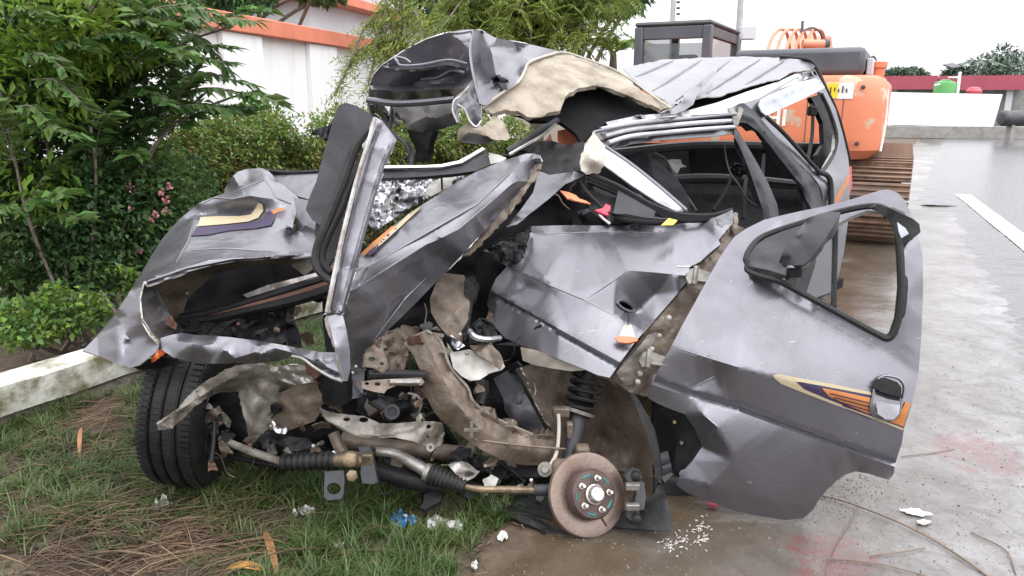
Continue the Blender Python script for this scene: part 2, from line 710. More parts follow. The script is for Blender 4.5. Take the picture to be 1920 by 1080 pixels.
# ================================================================== materials
mat('soil', (0.060, 0.042, 0.028), (0.12, 0.085, 0.055), 9, 0.75, bump=0.8, bscale=30, bdist=0.03)
mat('grass', (0.030, 0.078, 0.012), (0.095, 0.130, 0.035), 1.6, 0.55, island=0.45, transl=0.3)
mat('straw', (0.065, 0.042, 0.024), (0.15, 0.098, 0.056), 4, 0.7, island=0.45)
mat('twig', (0.11, 0.075, 0.05), (0.20, 0.14, 0.10), 8, 0.75, island=0.3)
mat('bark', (0.10, 0.08, 0.06), (0.19, 0.16, 0.13), 14, 0.85, bump=0.6, bscale=25)
mat('leaf_bright', (0.11, 0.21, 0.022), (0.20, 0.30, 0.04), 2.0, 0.55, island=0.35, transl=0.38)
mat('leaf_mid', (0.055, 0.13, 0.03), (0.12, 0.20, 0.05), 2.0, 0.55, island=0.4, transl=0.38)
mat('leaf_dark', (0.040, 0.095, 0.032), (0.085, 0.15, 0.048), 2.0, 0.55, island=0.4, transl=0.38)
mat('leaf_hedge', (0.125, 0.19, 0.035), (0.24, 0.29, 0.07), 2.5, 0.5, island=0.45, transl=0.38)
mat('leaf_dry', (0.13, 0.11, 0.035), (0.22, 0.16, 0.06), 2.5, 0.6, island=0.45, transl=0.38)
mat('leaf_feather', (0.14, 0.20, 0.035), (0.25, 0.30, 0.065), 1.0, 0.55, island=0.35, transl=0.38)
mat('leaf_far', (0.07, 0.11, 0.075), (0.10, 0.145, 0.095), 1.0, 0.6, island=0.35)
mat('petal', (0.40, 0.12, 0.17), (0.50, 0.24, 0.27), 9, 0.6, island=0.3)
mat('limewash', (0.55, 0.55, 0.49), (0.13, 0.115, 0.055), 5.5, 0.8, bump=0.7, bscale=22, lo=0.42, hi=0.60, detail=9, bdist=0.012)
mat('stone_base', (0.20, 0.18, 0.14), (0.09, 0.08, 0.06), 14, 0.85, bump=1.0, bscale=18, bdist=0.03)
mat('wall_white', (0.78, 0.78, 0.78), (0.60, 0.60, 0.59), 1.6, 0.8, lo=0.54, hi=0.78, bump=0.15, bscale=30, vs=(2.0, 2.0, 0.35), detail=8)
mat('coping_orange', (0.66, 0.22, 0.13), (0.55, 0.17, 0.10), 2.0, 0.7)
mat('house_white', (0.56, 0.56, 0.58), (0.48, 0.48, 0.50), 0.6, 0.8)
mat('concrete', (0.32, 0.31, 0.29), (0.22, 0.21, 0.19), 5, 0.8, bump=0.3, bscale=20)
mat('pole_concrete', (0.42, 0.41, 0.40), (0.34, 0.33, 0.32), 3, 0.85)
mat('maroon', (0.36, 0.07, 0.10), (0.31, 0.06, 0.085), 1.5, 0.6)
mat('banner_white', (0.85, 0.86, 0.87), (0.80, 0.81, 0.83), 1, 0.6)
mat('tank_green', (0.10, 0.34, 0.09), (0.08, 0.28, 0.08), 2, 0.45)
mat('tank_red', (0.55, 0.07, 0.10), (0.45, 0.06, 0.08), 2, 0.4)
mat('dark_metal', (0.05, 0.05, 0.055), (0.08, 0.08, 0.085), 6, 0.5, metal=0.4)
mat('blue_sheet', (0.05, 0.20, 0.50), (0.10, 0.28, 0.55), 2, 0.5)
mat('white_paint', (0.78, 0.78, 0.76), (0.45, 0.44, 0.43), 9, 0.55, lo=0.45, hi=0.75)

# ================================================================== ground
HX, HY = 0.50, 0.866            # the way the road and the verge run


def side(x, y):                 # metres right of the verge line
    return (x + 0.10) * HY - (y - 2.0) * HX


def gh(x, y):
    """height of the ground"""
    r = math.hypot(x, y)
    f = max(0.0, 1.0 - r / 22.0)
    n1 = noise.noise(Vector((x * 0.9, y * 0.9, 0.3)))
    n2 = noise.noise(Vector((x * 5.0, y * 5.0, 2.0)))
    n3 = noise.noise(Vector((x * 17.0, y * 17.0, 5.0)))
    s = side(x, y)
    k = 1.0 / (1.0 + math.exp(max(-40.0, min(40.0, s * 7.0))))          # 1 on the grass side
    return f * (k * (0.022 * n1 + 0.020 * n2 + 0.010 * n3) + (1 - k) * (0.006 * n1 + 0.0035 * n2 + 0.0022 * n3))


def ground_material():
    m = bpy.data.materials.new('wet_ground')
    m.use_nodes = True
    nt = m.node_tree; L = nt.links.new
    b = nt.nodes['Principled BSDF']
    tc = nt.nodes.new('ShaderNodeTexCoord')

    def nz(scale, detail=6, rough=0.62, dist=0.0):
        n = nt.nodes.new('ShaderNodeTexNoise')
        n.inputs['Scale'].default_value = scale; n.inputs['Detail'].default_value = detail
        n.inputs['Roughness'].default_value = rough; n.inputs['Distortion'].default_value = dist
        L(tc.outputs['Object'], n.inputs['Vector'])
        return n.outputs['Fac']

    def mr(v, a, b_, c=0.0, d=1.0):
        r = nt.nodes.new('ShaderNodeMapRange')
        for i, q in zip((1, 2, 3, 4), (a, b_, c, d)): r.inputs[i].default_value = q
        L(v, r.inputs[0]); return r.outputs[0]

    def mth(op, a, b_):
        q = nt.nodes.new('ShaderNodeMath'); q.operation = op
        for i, v in enumerate((a, b_)):
            if isinstance(v, (int, float)): q.inputs[i].default_value = v
            else: L(v, q.inputs[i])
        return q.outputs[0]

    def mix(f, a, b_):
        q = nt.nodes.new('ShaderNodeMix'); q.data_type = 'RGBA'
        for i, v in ((0, f), (6, a), (7, b_)):
            if isinstance(v, tuple): q.inputs[i].default_value = v + (1,)
            elif isinstance(v, float): q.inputs[i].default_value = v
            else: L(v, q.inputs[i])
        return q.outputs[2]
    sx = nt.nodes.new('ShaderNodeSeparateXYZ'); L(tc.outputs['Object'], sx.inputs[0])
    s = mth('SUBTRACT', mth('MULTIPLY', mth('ADD', sx.outputs[0], 0.10), HY), mth('MULTIPLY', mth('SUBTRACT', sx.outputs[1], 2.0), HX))
    s = mth('ADD', s, mth('MULTIPLY', mth('SUBTRACT', nz(2.6, 6), 0.5), 0.55))
    verge = mr(s, -0.06, 0.06)
    # wet slab: brown silt film near the verge, paler cement out to the road
    fine = nz(55, 4)
    cem = mix(mr(nz(4.5, 10, 0.72, 0.6), 0.36, 0.62), (0.092, 0.083, 0.077), (0.215, 0.208, 0.205))
    cem = mix(mr(fine, 0.55, 0.75, 0.0, 0.55), cem, (0.09, 0.075, 0.06))
    cem = mix(mr(nz(15, 10, 0.78, 0.4), 0.52, 0.64, 0.0, 0.6), cem, (0.058, 0.048, 0.041))
    silt = mix(mr(nz(6, 6), 0.3, 0.7), (0.085, 0.062, 0.039), (0.055, 0.041, 0.027))
    near = mr(s, 0.35, 1.5, 1.0, 0.0)
    slab = mix(mth('MULTIPLY', near, mr(nz(1.7, 5), 0.2, 0.46)), cem, silt)
    # reddish stains, each with its own outline
    stain = None
    for (px, py, rad) in ((1835, 848, 0.20), (1560, 1045, 0.14), (1880, 862, 0.12)):
        g = G(px, py)
        vm = nt.nodes.new('ShaderNodeVectorMath'); vm.operation = 'DISTANCE'
        vm.inputs[1].default_value = (g.x, g.y, 0)
        L(tc.outputs['Object'], vm.inputs[0])
        q = mth('ADD', vm.outputs['Value'], mth('MULTIPLY', mth('SUBTRACT', nz(7, 6), 0.5), 0.55))
        q = mr(q, rad, rad * 0.75, 0.0, 0.60)
        stain = q if stain is None else mth('MAXIMUM', stain, q)
    slab = mix(mth('MULTIPLY', stain, mr(nz(26, 7, 0.75), 0.42, 0.56, 0.05, 1.0)), slab, (0.15, 0.045, 0.045))
    soil = mix(mr(nz(14, 6), 0.35, 0.65), (0.045, 0.030, 0.018), (0.11, 0.078, 0.048))
    colr = mix(verge, soil, slab)
    L(colr, b.inputs['Base Color'])
    pud = mr(nz(1.3, 5, 0.55), 0.40, 0.60)                     # 1 = dry-ish, 0 = standing water
    rg = mr(mth('ADD', mth('MULTIPLY', pud, 0.75), mth('MULTIPLY', fine, 0.35)), 0.15, 1.0, 0.04, 0.26)
    inv = mth('SUBTRACT', 1.0, verge)
    rg = mth('ADD', mth('MULTIPLY', rg, verge), mth('MULTIPLY', inv, 0.8))
    L(rg, b.inputs['Roughness'])
    bp = nt.nodes.new('ShaderNodeBump')
    bp.inputs['Strength'].default_value = 0.35; bp.inputs['Distance'].default_value = 0.010
    h = mth('ADD', mth('MULTIPLY', nz(38, 6, 0.7), mr(pud, 0.0, 1.0, 0.25, 1.0)), mth('MULTIPLY', nz(9, 5), 0.7))
    L(h, bp.inputs['Height']); L(bp.outputs[0], b.inputs['Normal'])
    MATS['wet_ground'] = m


ground_material()


def axis_ticks(lo, hi, near_lo, near_hi, step):
    t = list(np.arange(near_lo, near_hi, step))
    q, s = near_lo, step
    left = []
    while q > lo: s *= 1.25; q -= s; left.append(q)
    q, s = near_hi, step
    right = []
    while q < hi: right.append(q); s *= 1.25; q += s
    return sorted(left) + t + right + [hi]


xs = axis_ticks(-260, 260, -3.0, 3.4, 0.035)
ys = axis_ticks(-40, 420, 1.2, 6.0, 0.035)
gv = [(x, y, gh(x, y)) for y in ys for x in xs]
nx = len(xs)
gf = [(j * nx + i, j * nx + i + 1, (j + 1) * nx + i + 1, (j + 1) * nx + i) for j in range(len(ys) - 1) for i in range(nx - 1)]
setp(mesh_obj('ground', gv, gf, 'wet_ground'), kind='structure')

# asphalt carriageway with a ragged, crumbling edge
mat('asphalt', (0.055, 0.055, 0.058), (0.12, 0.118, 0.117), 45, 0.13, rough2=0.30, spec=0.6, bump=0.22, bscale=90, detail=6, bdist=0.01)
edge_px = [(1702, 384), (1735, 372), (1762, 392), (1782, 425), (1796, 470), (1818, 505), (1850, 560), (1868, 610), (1890, 680), (1916, 770), (1990, 900), (2100, 1040), (2300, 1300)]
ed = [G(x, y) for x, y in edge_px]
far_edge = [Vector((ed[0].x + 0.5 * t, ed[0].y + 0.866 * t, 0)) for t in (1.5, 4, 9, 20, 60, 150)]
left_line = list(reversed(far_edge)) + ed
left_line = catmull(left_line, 26)
left_line = [p + Vector((noise.noise(p * 7) * 0.05, noise.noise(p * 7 + Vector((9, 0, 0))) * 0.05, 0)) if p.y < 14 else p for p in left_line]
rv, rf = [], []
RW = (0.0, 0.03, 0.06, 0.10, 0.15, 0.21, 0.28, 0.40, 0.7, 1.2, 2.5, 5.0, 9.0, 15.0)
for p in left_line:
    for k, w in enumerate(RW):
        q = Vector((p.x + w * 0.9, p.y - w * 0.35, 0))
        ramp = min(1.0, w / 0.30)
        crumb = (noise.noise(q * 28) * 0.007 + noise.noise(q * 9) * 0.006) * (1.0 if q.y < 15 and w < 0.5 else 0.2)
        rv.append((q.x, q.y, -0.008 + 0.022 * ramp + gh(q.x, q.y) * (1 - 0.7 * ramp) + crumb))
nw = len(RW)
for i in range(len(left_line) - 1):
    for k in range(nw - 1):
        a = i * nw + k
        rf.append((a, a + 1, a + nw + 1, a + nw))
road = setp(mesh_obj('road', rv, rf, 'asphalt'), kind='structure')
la, lb = G(1806, 368), G(2000, 520)
lines = []
def line_quad(a, b, w0):
    d = (b - a).normalized(); sd = Vector((d.y, -d.x, 0)) * w0 / 2
    n = 14
    vs, fs = [], []
    for i in range(n + 1):
        p = a.lerp(b, i / n)
        for s_ in (-1, 1):
            q = p + sd * s_ + Vector((noise.noise(p * 5 + Vector((s_, 0, 0))) * 0.015, 0, 0))
            vs.append((q.x, q.y, 0.022 + gh(q.x, q.y) * 0.3))
    for i in range(n): fs.append((2 * i, 2 * i + 1, 2 * i + 3, 2 * i + 2))
    return vs, fs
vs, fs = line_quad(la, lb, 0.20)
mesh_obj('lane_line', vs, fs, 'white_paint', road)

# ================================================================== vegetation
def leaf_mesh(name, cents, dirs, size, m, parent=None, aspect=0.38, fold=0.25, seed=1, ups=None, label=None, kind=None):
    """many leaves as one mesh: each a folded blade along its own direction"""
    g = np.random.default_rng(seed)
    n = len(cents)
    c = np.asarray(cents, float)
    t = np.asarray(dirs, float)
    t /= np.maximum(np.linalg.norm(t, axis=1), 1e-9)[:, None]
    up = g.normal(size=(n, 3)) * 0.55 + np.array([0, 0, 1.0]) if ups is None else ups
    sd = np.cross(t, up); sd /= np.maximum(np.linalg.norm(sd, axis=1), 1e-9)[:, None]
    nn = np.cross(sd, t)
    L = (np.asarray(size, float) if np.ndim(size) == 1 and len(size) == n else g.uniform(size[0], size[1], n))[:, None]
    w = L * aspect * 0.5
    V = np.stack([c, c + t * L * 0.45 + sd * w + nn * w * fold * 2, c + t * L - nn * L * 0.12, c + t * L * 0.45 - sd * w + nn * w * fold * 2], 1).reshape(-1, 3)
    i = np.arange(n)[:, None] * 4
    F = np.concatenate([i + [0, 1, 2], i + [0, 2, 3]], 1).reshape(-1, 3)
    me = bpy.data.meshes.new(name)
    me.vertices.add(len(V)); me.vertices.foreach_set('co', V.ravel())
    me.loops.add(F.size); me.loops.foreach_set('vertex_index', F.ravel())
    me.polygons.add(len(F)); me.polygons.foreach_set('loop_start', np.arange(0, F.size, 3)); 
    me.materials.append(MATS[m]); me.update(calc_edges=True)
    me.polygons.foreach_set('use_smooth', [True] * len(F))
    o = bpy.data.objects.new(name, me)
    link(o, parent)
    if kind: o['kind'] = kind
    return o


def lump_points(lumps, n, seed, shell=0.6):
    g = np.random.default_rng(seed)
    vol = np.array([l[1][0] * l[1][1] * l[1][2] for l in lumps]) ** 0.75
    pick = g.choice(len(lumps), n, p=vol / vol.sum())
    v = g.normal(size=(n, 3)); v /= np.linalg.norm(v, axis=1)[:, None]
    r = np.where(g.random(n) < shell, g.uniform(0.72, 1.08, n), g.random(n) ** 0.5)[:, None]
    cs = np.array([tuple(l[0]) for l in lumps])[pick]; rs = np.array([l[1] for l in lumps])[pick]
    p = cs + v * r * rs
    # holes: thin out by a noise field so that the outline is uneven
    keep = np.array([noise.noise(Vector(q) * 3.1) + 0.5 * noise.noise(Vector(q) * 8.0) > -0.30 for q in p])
    keep &= p[:, 2] > 0.02
    d = v * 0.7 + g.normal(size=(n, 3)) * 0.6 + np.array([0, 0, -0.1])
    return p[keep], d[keep]


def blade_leaf(name, L, w, m):
    """one large lance-shaped leaf, its blade folded along the midrib and drooping"""
    vs, fs = [], []
    prof = [(0, 0.06), (0.2, 0.7), (0.45, 1.0), (0.7, 0.72), (1.0, 0.02)]
    for t, k in prof:
        z = -0.22 * L * t * t
        vs += [(t * L, -w * k, z + w * k * 0.35), (t * L, 0, z), (t * L, w * k, z + w * k * 0.35)]
    for i in range(len(prof) - 1):
        a = i * 3
        fs += [(a, a + 1, a + 4, a + 3), (a + 1, a + 2, a + 5, a + 4)]
    me = bpy.data.meshes.new(name); me.from_pydata(vs, [], fs); me.materials.append(MATS[m])
    me.polygons.foreach_set('use_smooth', [True] * len(fs)); me.update()
    return me


def place_leaf(me, pos, d, up, s, parent, Minv):
    t = d.normalized(); sd = up.cross(t)
    sd = sd.normalized() if sd.length > 1e-5 else t.orthogonal().normalized()
    nn = t.cross(sd)
    M = Matrix(((t.x, sd.x, nn.x, pos.x), (t.y, sd.y, nn.y, pos.y), (t.z, sd.z, nn.z, pos.z), (0, 0, 0, 1))) @ Matrix.Scale(s, 4)
    o = bpy.data.objects.new('leaf', me)
    col.objects.link(o); o.parent = parent; o.matrix_parent_inverse = Minv
    o.matrix_basis = M
    return o


# --- the tall shrub at the left edge: every leafy twig grows off a limb
def tall_shrub():
    g = random.Random(5)
    base = G(150, 660)
    r = root('leafy_shrub', base, 'tall shrub with long lance-shaped leaves reaching over the white compound wall', 'shrub')
    Minv = Matrix.Translation(base).inverted()
    trunk = MB()
    tips = []
    limbs = [[(150, 640, 4.35), (170, 420, 4.5), (215, 190, 4.6), (300, 40, 4.6)], [(140, 640, 4.35), (110, 400, 4.35), (70, 160, 4.3), (60, -40, 4.3)],
             [(160, 640, 4.35), (230, 430, 4.5), (300, 260, 4.6), (390, 170, 4.5)], [(155, 640, 4.35), (180, 330, 4.3), (150, 120, 4.2), (190, -30, 4.2)],
             [(150, 640, 4.35), (60, 430, 4.1), (20, 260, 4.0), (-10, 130, 4.0)], [(215, 190, 4.6), (330, 90, 4.6), (430, 50, 4.5)], [(230, 350, 4.5), (330, 230, 4.6), (440, 180, 4.5)]]
    for lm in limbs:
        w = catmull([P(*q) for q in lm], 8)
        trunk.tube(w, [0.009, 0.007, 0.003], 7)
        tips.append(w)
    trunk.build('trunk', 'bark', r)
    # leafy twigs: pinnate sprays
    me_b, me_m = blade_leaf('leaf_bright', 0.105, 0.017, 'leaf_bright'), blade_leaf('leaf_mid', 0.105, 0.019, 'leaf_mid')
    me_d = blade_leaf('leaf_dark', 0.10, 0.019, 'leaf_dark')
    fixed = [((300, 60, 4.5), (480, 40, 4.4)), ((330, 110, 4.5), (438, 92, 4.4)), ((330, 175, 4.5), (478, 188, 4.4)), ((310, 150, 4.5), (470, 160, 4.45)), ((300, 215, 4.5), (430, 210, 4.4)),
             ((350, 60, 4.6), (425, 130, 4.5)), ((280, 130, 4.4), (430, 118, 4.4)), ((250, 30, 4.3), (400, 25, 4.3)), ((60, 60, 4.0), (150, 40, 3.9)), ((90, 95, 4.0), (165, 95, 3.9)), ((150, 90, 4.1), (250, 75, 4.0)),
             ((40, 110, 3.9), (120, 130, 3.8)), ((60, 150, 3.9), (150, 190, 3.8)), ((180, 80, 4.1), (290, 85, 4.0)), ((20, 40, 3.9), (80, 30, 3.8)), ((250, 110, 4.2), (345, 105, 4.1)), ((220, 60, 4.2), (300, 50, 4.1)), ((30, 200, 3.9), (100, 240, 3.85))]
    sprays = [(P(*a), P(*b), k) for k, (a, b) in enumerate(fixed)]
    for k in range(56):
        w = rnd.choice(tips)
        a = w[g.randrange(len(w) // 3, len(w))]
        d = Vector((g.uniform(-1, 1), g.uniform(-1.0, 0.5), g.uniform(-0.25, 0.9))).normalized()
        sprays.append((a, a + d * g.uniform(0.3, 0.55), 99))
    twig, cnt = MB(), 0
    rest_c, rest_d = [], []
    for a, b, k in sprays:
        mid = a.lerp(b, 0.5) + Vector((0, 0, 0.05))
        w = catmull([a, mid, b], 9)
        twig.tube(w, [0.005, 0.0018], 5)
        ax = (b - a).normalized()
        bright = k < 99 and (k in (8, 9, 10, 11, 12, 13, 14, 15, 17) or g.random() < 0.25)
        for i in range(3, len(w)):
            for s_ in (-1, 1):
                sd = ax.cross(Vector((0, 0, 1))).normalized() * s_
                dd = (ax * 0.75 + sd * g.uniform(0.5, 1.0) + Vector((0, 0, g.uniform(-0.5, 0.15)))).normalized()
                s = g.uniform(0.7, 1.15)
                if cnt < 300:
                    me = me_b if bright and g.random() < 0.8 else (me_m if g.random() < 0.7 else me_d)
                    place_leaf(me, w[i], dd, Vector((g.uniform(-.4, .4), g.uniform(-.4, .4), 1)), s, r, Minv)
                    cnt += 1
                else:
                    rest_c.append(w[i]); rest_d.append(dd)
        if cnt < 300:
            place_leaf(me_b if bright else me_m, w[-1], ax, Vector((0, 0, 1)), 1.0, r, Minv); cnt += 1
    twig.build('twigs', 'bark', r)['kind'] = 'stuff'
    leaf_mesh('foliage', rest_c, rest_d, (0.08, 0.14), 'leaf_mid', r, 0.36, seed=3, kind='stuff')
    lumps = [(P(90, 90, 4.5), (.55, .35, .42)), (P(240, 130, 4.75), (.38, .3, .40)), (P(60, 260, 4.5), (.50, .35, .42)), (P(200, 280, 4.75), (.45, .35, .30)),
             (P(230, 20, 4.8), (.50, .35, .25)), (P(20, 20, 4.4), (.5, .35, .4)), (P(330, 195, 4.8), (.16, .2, .14))]
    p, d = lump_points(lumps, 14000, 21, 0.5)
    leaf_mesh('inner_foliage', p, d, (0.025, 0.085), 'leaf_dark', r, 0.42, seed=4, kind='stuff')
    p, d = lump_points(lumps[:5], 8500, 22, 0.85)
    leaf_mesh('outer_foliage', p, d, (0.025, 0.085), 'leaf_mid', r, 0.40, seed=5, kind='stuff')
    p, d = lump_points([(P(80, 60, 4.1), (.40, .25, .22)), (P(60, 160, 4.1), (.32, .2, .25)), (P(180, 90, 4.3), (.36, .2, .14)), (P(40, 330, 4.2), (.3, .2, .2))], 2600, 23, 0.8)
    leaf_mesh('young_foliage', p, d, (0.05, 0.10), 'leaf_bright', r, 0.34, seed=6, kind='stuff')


tall_shrub()


def bush(name, label, base, lumps, leafmats, n, size, stems=8, flowers=(), seed=1, aspect=0.45, group=None, shell=0.65):
    g = random.Random(seed)
    r = root(name, base, label, 'shrub' if 'hedge' not in name else 'hedge', group)
    st = MB()
    for k in range(stems):
        l = lumps[k % len(lumps)]
        e = Vector(l[0]) + Vector([g.uniform(-.5, .5) * q for q in l[1]])
        b0 = Vector((e.x * 0.5 + base.x * 0.5 + g.uniform(-.2, .2), e.y * 0.5 + base.y * 0.5 + g.uniform(-.1, .1), 0))
        if 'hedge' in name: b0 = Vector((e.x + g.uniform(-.2, .2), e.y + g.uniform(-.1, .1), 0))
        st.tube(catmull([b0, b0.lerp(e, 0.5) + Vector((g.uniform(-.1, .1), g.uniform(-.1, .1), 0)), e], 5), [0.014, 0.004], 5)
    o = st.build('stems', 'bark', r); o['kind'] = 'stuff'
    for k, (m, share, lo, hi) in enumerate(leafmats):
        p, d = lump_points(lumps, int(n * share), seed * 7 + k, shell)
        zz = p[:, 2]
        q = (zz >= lo + 0.12 * np.random.default_rng(k).normal(size=len(zz))) & (zz <= hi + 0.12 * np.random.default_rng(k + 9).normal(size=len(zz)))
        leaf_mesh('foliage', p[q], d[q], size, m, r, aspect, seed=seed + k, kind='stuff')
    me = None
    for (x, y, dd) in flowers:
        c = P(x, y, dd)
        fm = MB()
        for j in range(16):
            a = c + Vector((g.gauss(0, .008), g.gauss(0, .008), g.gauss(0, .010)))
            q = Vector((g.uniform(-1, 1), g.uniform(-1, .3), g.uniform(-.6, 1))).normalized() * 0.016
            s_ = q.orthogonal().normalized() * 0.008
            fm.add([a, a + q * 0.6 + s_, a + q, a + q * 0.6 - s_], [(0, 1, 2), (0, 2, 3)])
        mesh_obj('flower', fm.v, fm.f, 'petal', r)
    return r


bush('flowering_shrub', 'dark green shrub with pink flower clusters beside the crushed front', G(170, 640),
     [(P(60, 430, 4.5), (.55, .4, .42)), (P(170, 400, 4.6), (.5, .4, .45)), (P(260, 430, 4.8), (.45, .35, .42)), (P(330, 400, 5.1), (.32, .3, .40)), (P(90, 520, 4.4), (.5, .3, .25)), (P(300, 470, 5.0), (.35, .3, .30))],
     [('leaf_dark', 0.65, -1, 9), ('leaf_mid', 0.35, 0.2, 9)], 32000, (0.03, 0.058), 14,
     [(303, 362, 4.45), (318, 350, 4.5), (311, 376, 4.45), (285, 412, 4.45), (292, 404, 4.45), (245, 392, 4.4), (240, 346, 4.45), (262, 470, 4.45), (312, 398, 4.5), (243, 352, 4.4)], seed=3, aspect=0.55)

bush('weed_clump', 'low yellow-green weeds just behind the low white wall', G(150, 640),
     [(P(170, 560, 4.0), (.26, .18, .12)), (P(90, 590, 3.9), (.28, .18, .10)), (P(215, 535, 4.2), (.16, .15, .10)), (P(40, 620, 3.8), (.2, .15, .08))],
     [('leaf_bright', 0.35, -1, 9), ('leaf_mid', 0.65, -1, 9)], 3200, (0.022, 0.05), 10, seed=5, aspect=0.6)

hl = []
for k in range(13):
    t = k / 12
    x = 330 + t * 620
    d = 5.7 + t * 2.6
    top = P(x, 215 + 12 * math.sin(k * 1.7), d).z
    g0 = Vector((P(x, 300, d).x, P(x, 300, d).y, 0))
    hl.append((Vector((g0.x, g0.y, top * 0.70)), (.34, .40, top * 0.32)))
    hl.append((Vector((g0.x - .05, g0.y - .15, top * 0.38)), (.36, .36, top * 0.36)))
bush('clipped_hedge', 'long olive hedge with brown dry twiggy side along the white compound wall', Vector((hl[0][0].x, hl[0][0].y, 0)), hl,
     [('leaf_hedge', 1.0, 0.78, 9), ('leaf_dry', 0.60, -1, 1.02), ('leaf_mid', 0.40, -1, 9)], 70000, (0.035, 0.065), 60, seed=8, aspect=0.42, shell=0.8)

# --- low white painted wall between verge and shrubs
def low_wall():
    a = G(-60, 832); b = G(262, 712); c = G(640, 590)
    dirv = (c - a); dirv.z = 0; dirv.normalize()
    a = a - dirv * 0.6; c = c + dirv * 5.0
    nrm = Vector((dirv.y, -dirv.x, 0))
    r = root('low_wall', a, 'low lime-washed garden wall with mossy stains behind the crushed front wheel', 'wall')
    n = 60
    def strip(z0, z1, off, thick, amp, name, m):
        vs, fs = [], []
        Lw = (c - a).length
        for i in range(n + 1):
            p = a + dirv * (Lw * i / n)
            for j, (o_, z) in enumerate(((off, z0), (off, (z0 + z1) / 2), (off, z1), (off - thick, z1), (off - thick, z0))):
                w = noise.noise(Vector((p.x * 4, p.y * 4, z * 6 + j))) * amp
                q = p + nrm * (o_ + w)
                vs.append((q.x, q.y, z + noise.noise(Vector((p.x * 3, p.y * 3, j + 7.0))) * amp))
        for i in range(n):
            for j in range(4):
                k = i * 5 + j
                fs.append((k, k + 5, k + 6, k + 1))
        for k in (0, n * 5): fs.append(tuple(range(k, k + 5)))
        return mesh_obj(name, vs, fs, m, r, True, None, 40)
    strip(-0.05, 0.09, 0.0, 0.20, 0.016, 'footing', 'stone_base')
    strip(0.075, 0.205, 0.022, 0.20, 0.012, 'plaster_face', 'limewash')


low_wall()

# --- compound wall with recessed panels and orange coping
E = Vector((0.24, 0.97, 0)).normalized()
NR = Vector((E.y, -E.x, 0))
W0 = Vector((-4.1, 12.6, 0))


def wbox(mb, t0, t1, o0, o1, z0, z1, origin=W0, e=None, nrm=None):
    e = e or E; nrm = nrm or NR
    vs = [origin + e * t + nrm * o + Vector((0, 0, z)) for z in (z0, z1) for o in (o0, o1) for t in (t0, t1)]
    mb.add(vs, [(0, 2, 3, 1), (4, 5, 7, 6), (0, 1, 5, 4), (2, 6, 7, 3), (0, 4, 6, 2), (1, 3, 7, 5)])
    return mb


cw = root('compound_wall', W0, 'tall white compound wall with recessed panels and orange coping', 'wall')
wbox(MB(), -9, 16, -0.25, 0.0, 0, 2.40).build('wall_core', 'wall_white', cw)
for k in range(10):
    t = -8.8 + 2.6 * k
    wbox(MB(), t, t + 1.05, 0.0, 0.10, 0, 2.398).build('pilaster', 'wall_white', cw, bev=0.01)
    wbox(MB(), t + 1.05, t + 2.6, 0.0, 0.098, 0, 0.5).build('plinth', 'wall_white', cw, bev=0.01)
wbox(MB(), -9, 16, -0.30, 0.17, 2.402, 2.66).build('coping', 'coping_orange', cw, bev=0.015)

# --- house behind the wall
hb = P(583, 40, 20.0); hb.z = 0
hs = root('house', hb, 'pale house with orange eaves bands behind the compound wall', 'house')
HE = E
HN = NR
wbox(MB(), 0, 14, -9, 0, 0, 3.95, hb, HE, HN).build('wall', 'house_white', hs)
wbox(MB(), -0.5, 14.5, -9.5, 0.55, 3.953, 4.20, hb, HE, HN).build('eaves_band', 'coping_orange', hs, bev=0.02)
wbox(MB(), 0.4, 14, -8.6, -0.4, 4.203, 5.4, hb, HE, HN).build('upper_wall', 'house_white', hs)
wbox(MB(), 0, 14.4, -9.0, 0.0, 5.403, 5.62, hb, HE, HN).build('eaves_band', 'coping_orange', hs, bev=0.02)
for t in (2.5, 6.5, 10.5):
    w = wbox(MB(), t, t + 1.2, 0.003, 0.03, 1.4, 2.7, hb, HE, HN).build('window', 'dark_metal', hs)


def tree(name, label, base, lumps, leafm, n, size, trunk_r=0.12, seed=1, aspect=0.4, cat='tree', barkm='bark', limbs=8, group=None, shell=0.6):
    g = random.Random(seed)
    r = root(name, base, label, cat, group)
    t = MB()
    top = max(lumps, key=lambda l: l[0][2])[0]
    mid = Vector((base.x * 0.7 + top[0] * 0.3, base.y * 0.7 + top[1] * 0.3, top[2] * 0.5))
    t.tube(catmull([base, mid, Vector(top)], 8), [trunk_r, trunk_r * 0.6, trunk_r * 0.15], 9)
    for k in range(limbs):
        l = lumps[k % len(lumps)]
        e = Vector(l[0]) + Vector([g.uniform(-.6, .6) * q for q in l[1]])
        s = base.lerp(mid, g.uniform(0.6, 1.0)) if g.random() < .5 else mid.lerp(Vector(top), g.uniform(0, .6))
        t.tube(catmull([s, s.lerp(e, .5) + Vector((0, 0, .15)), e], 6), [trunk_r * 0.4, trunk_r * 0.06], 6)
    t.build('trunk', barkm, r)
    p, d = lump_points(lumps, n, seed + 30, shell)
    leaf_mesh('crown', p, d, size, leafm, r, aspect, seed=seed, kind='stuff')
    return r


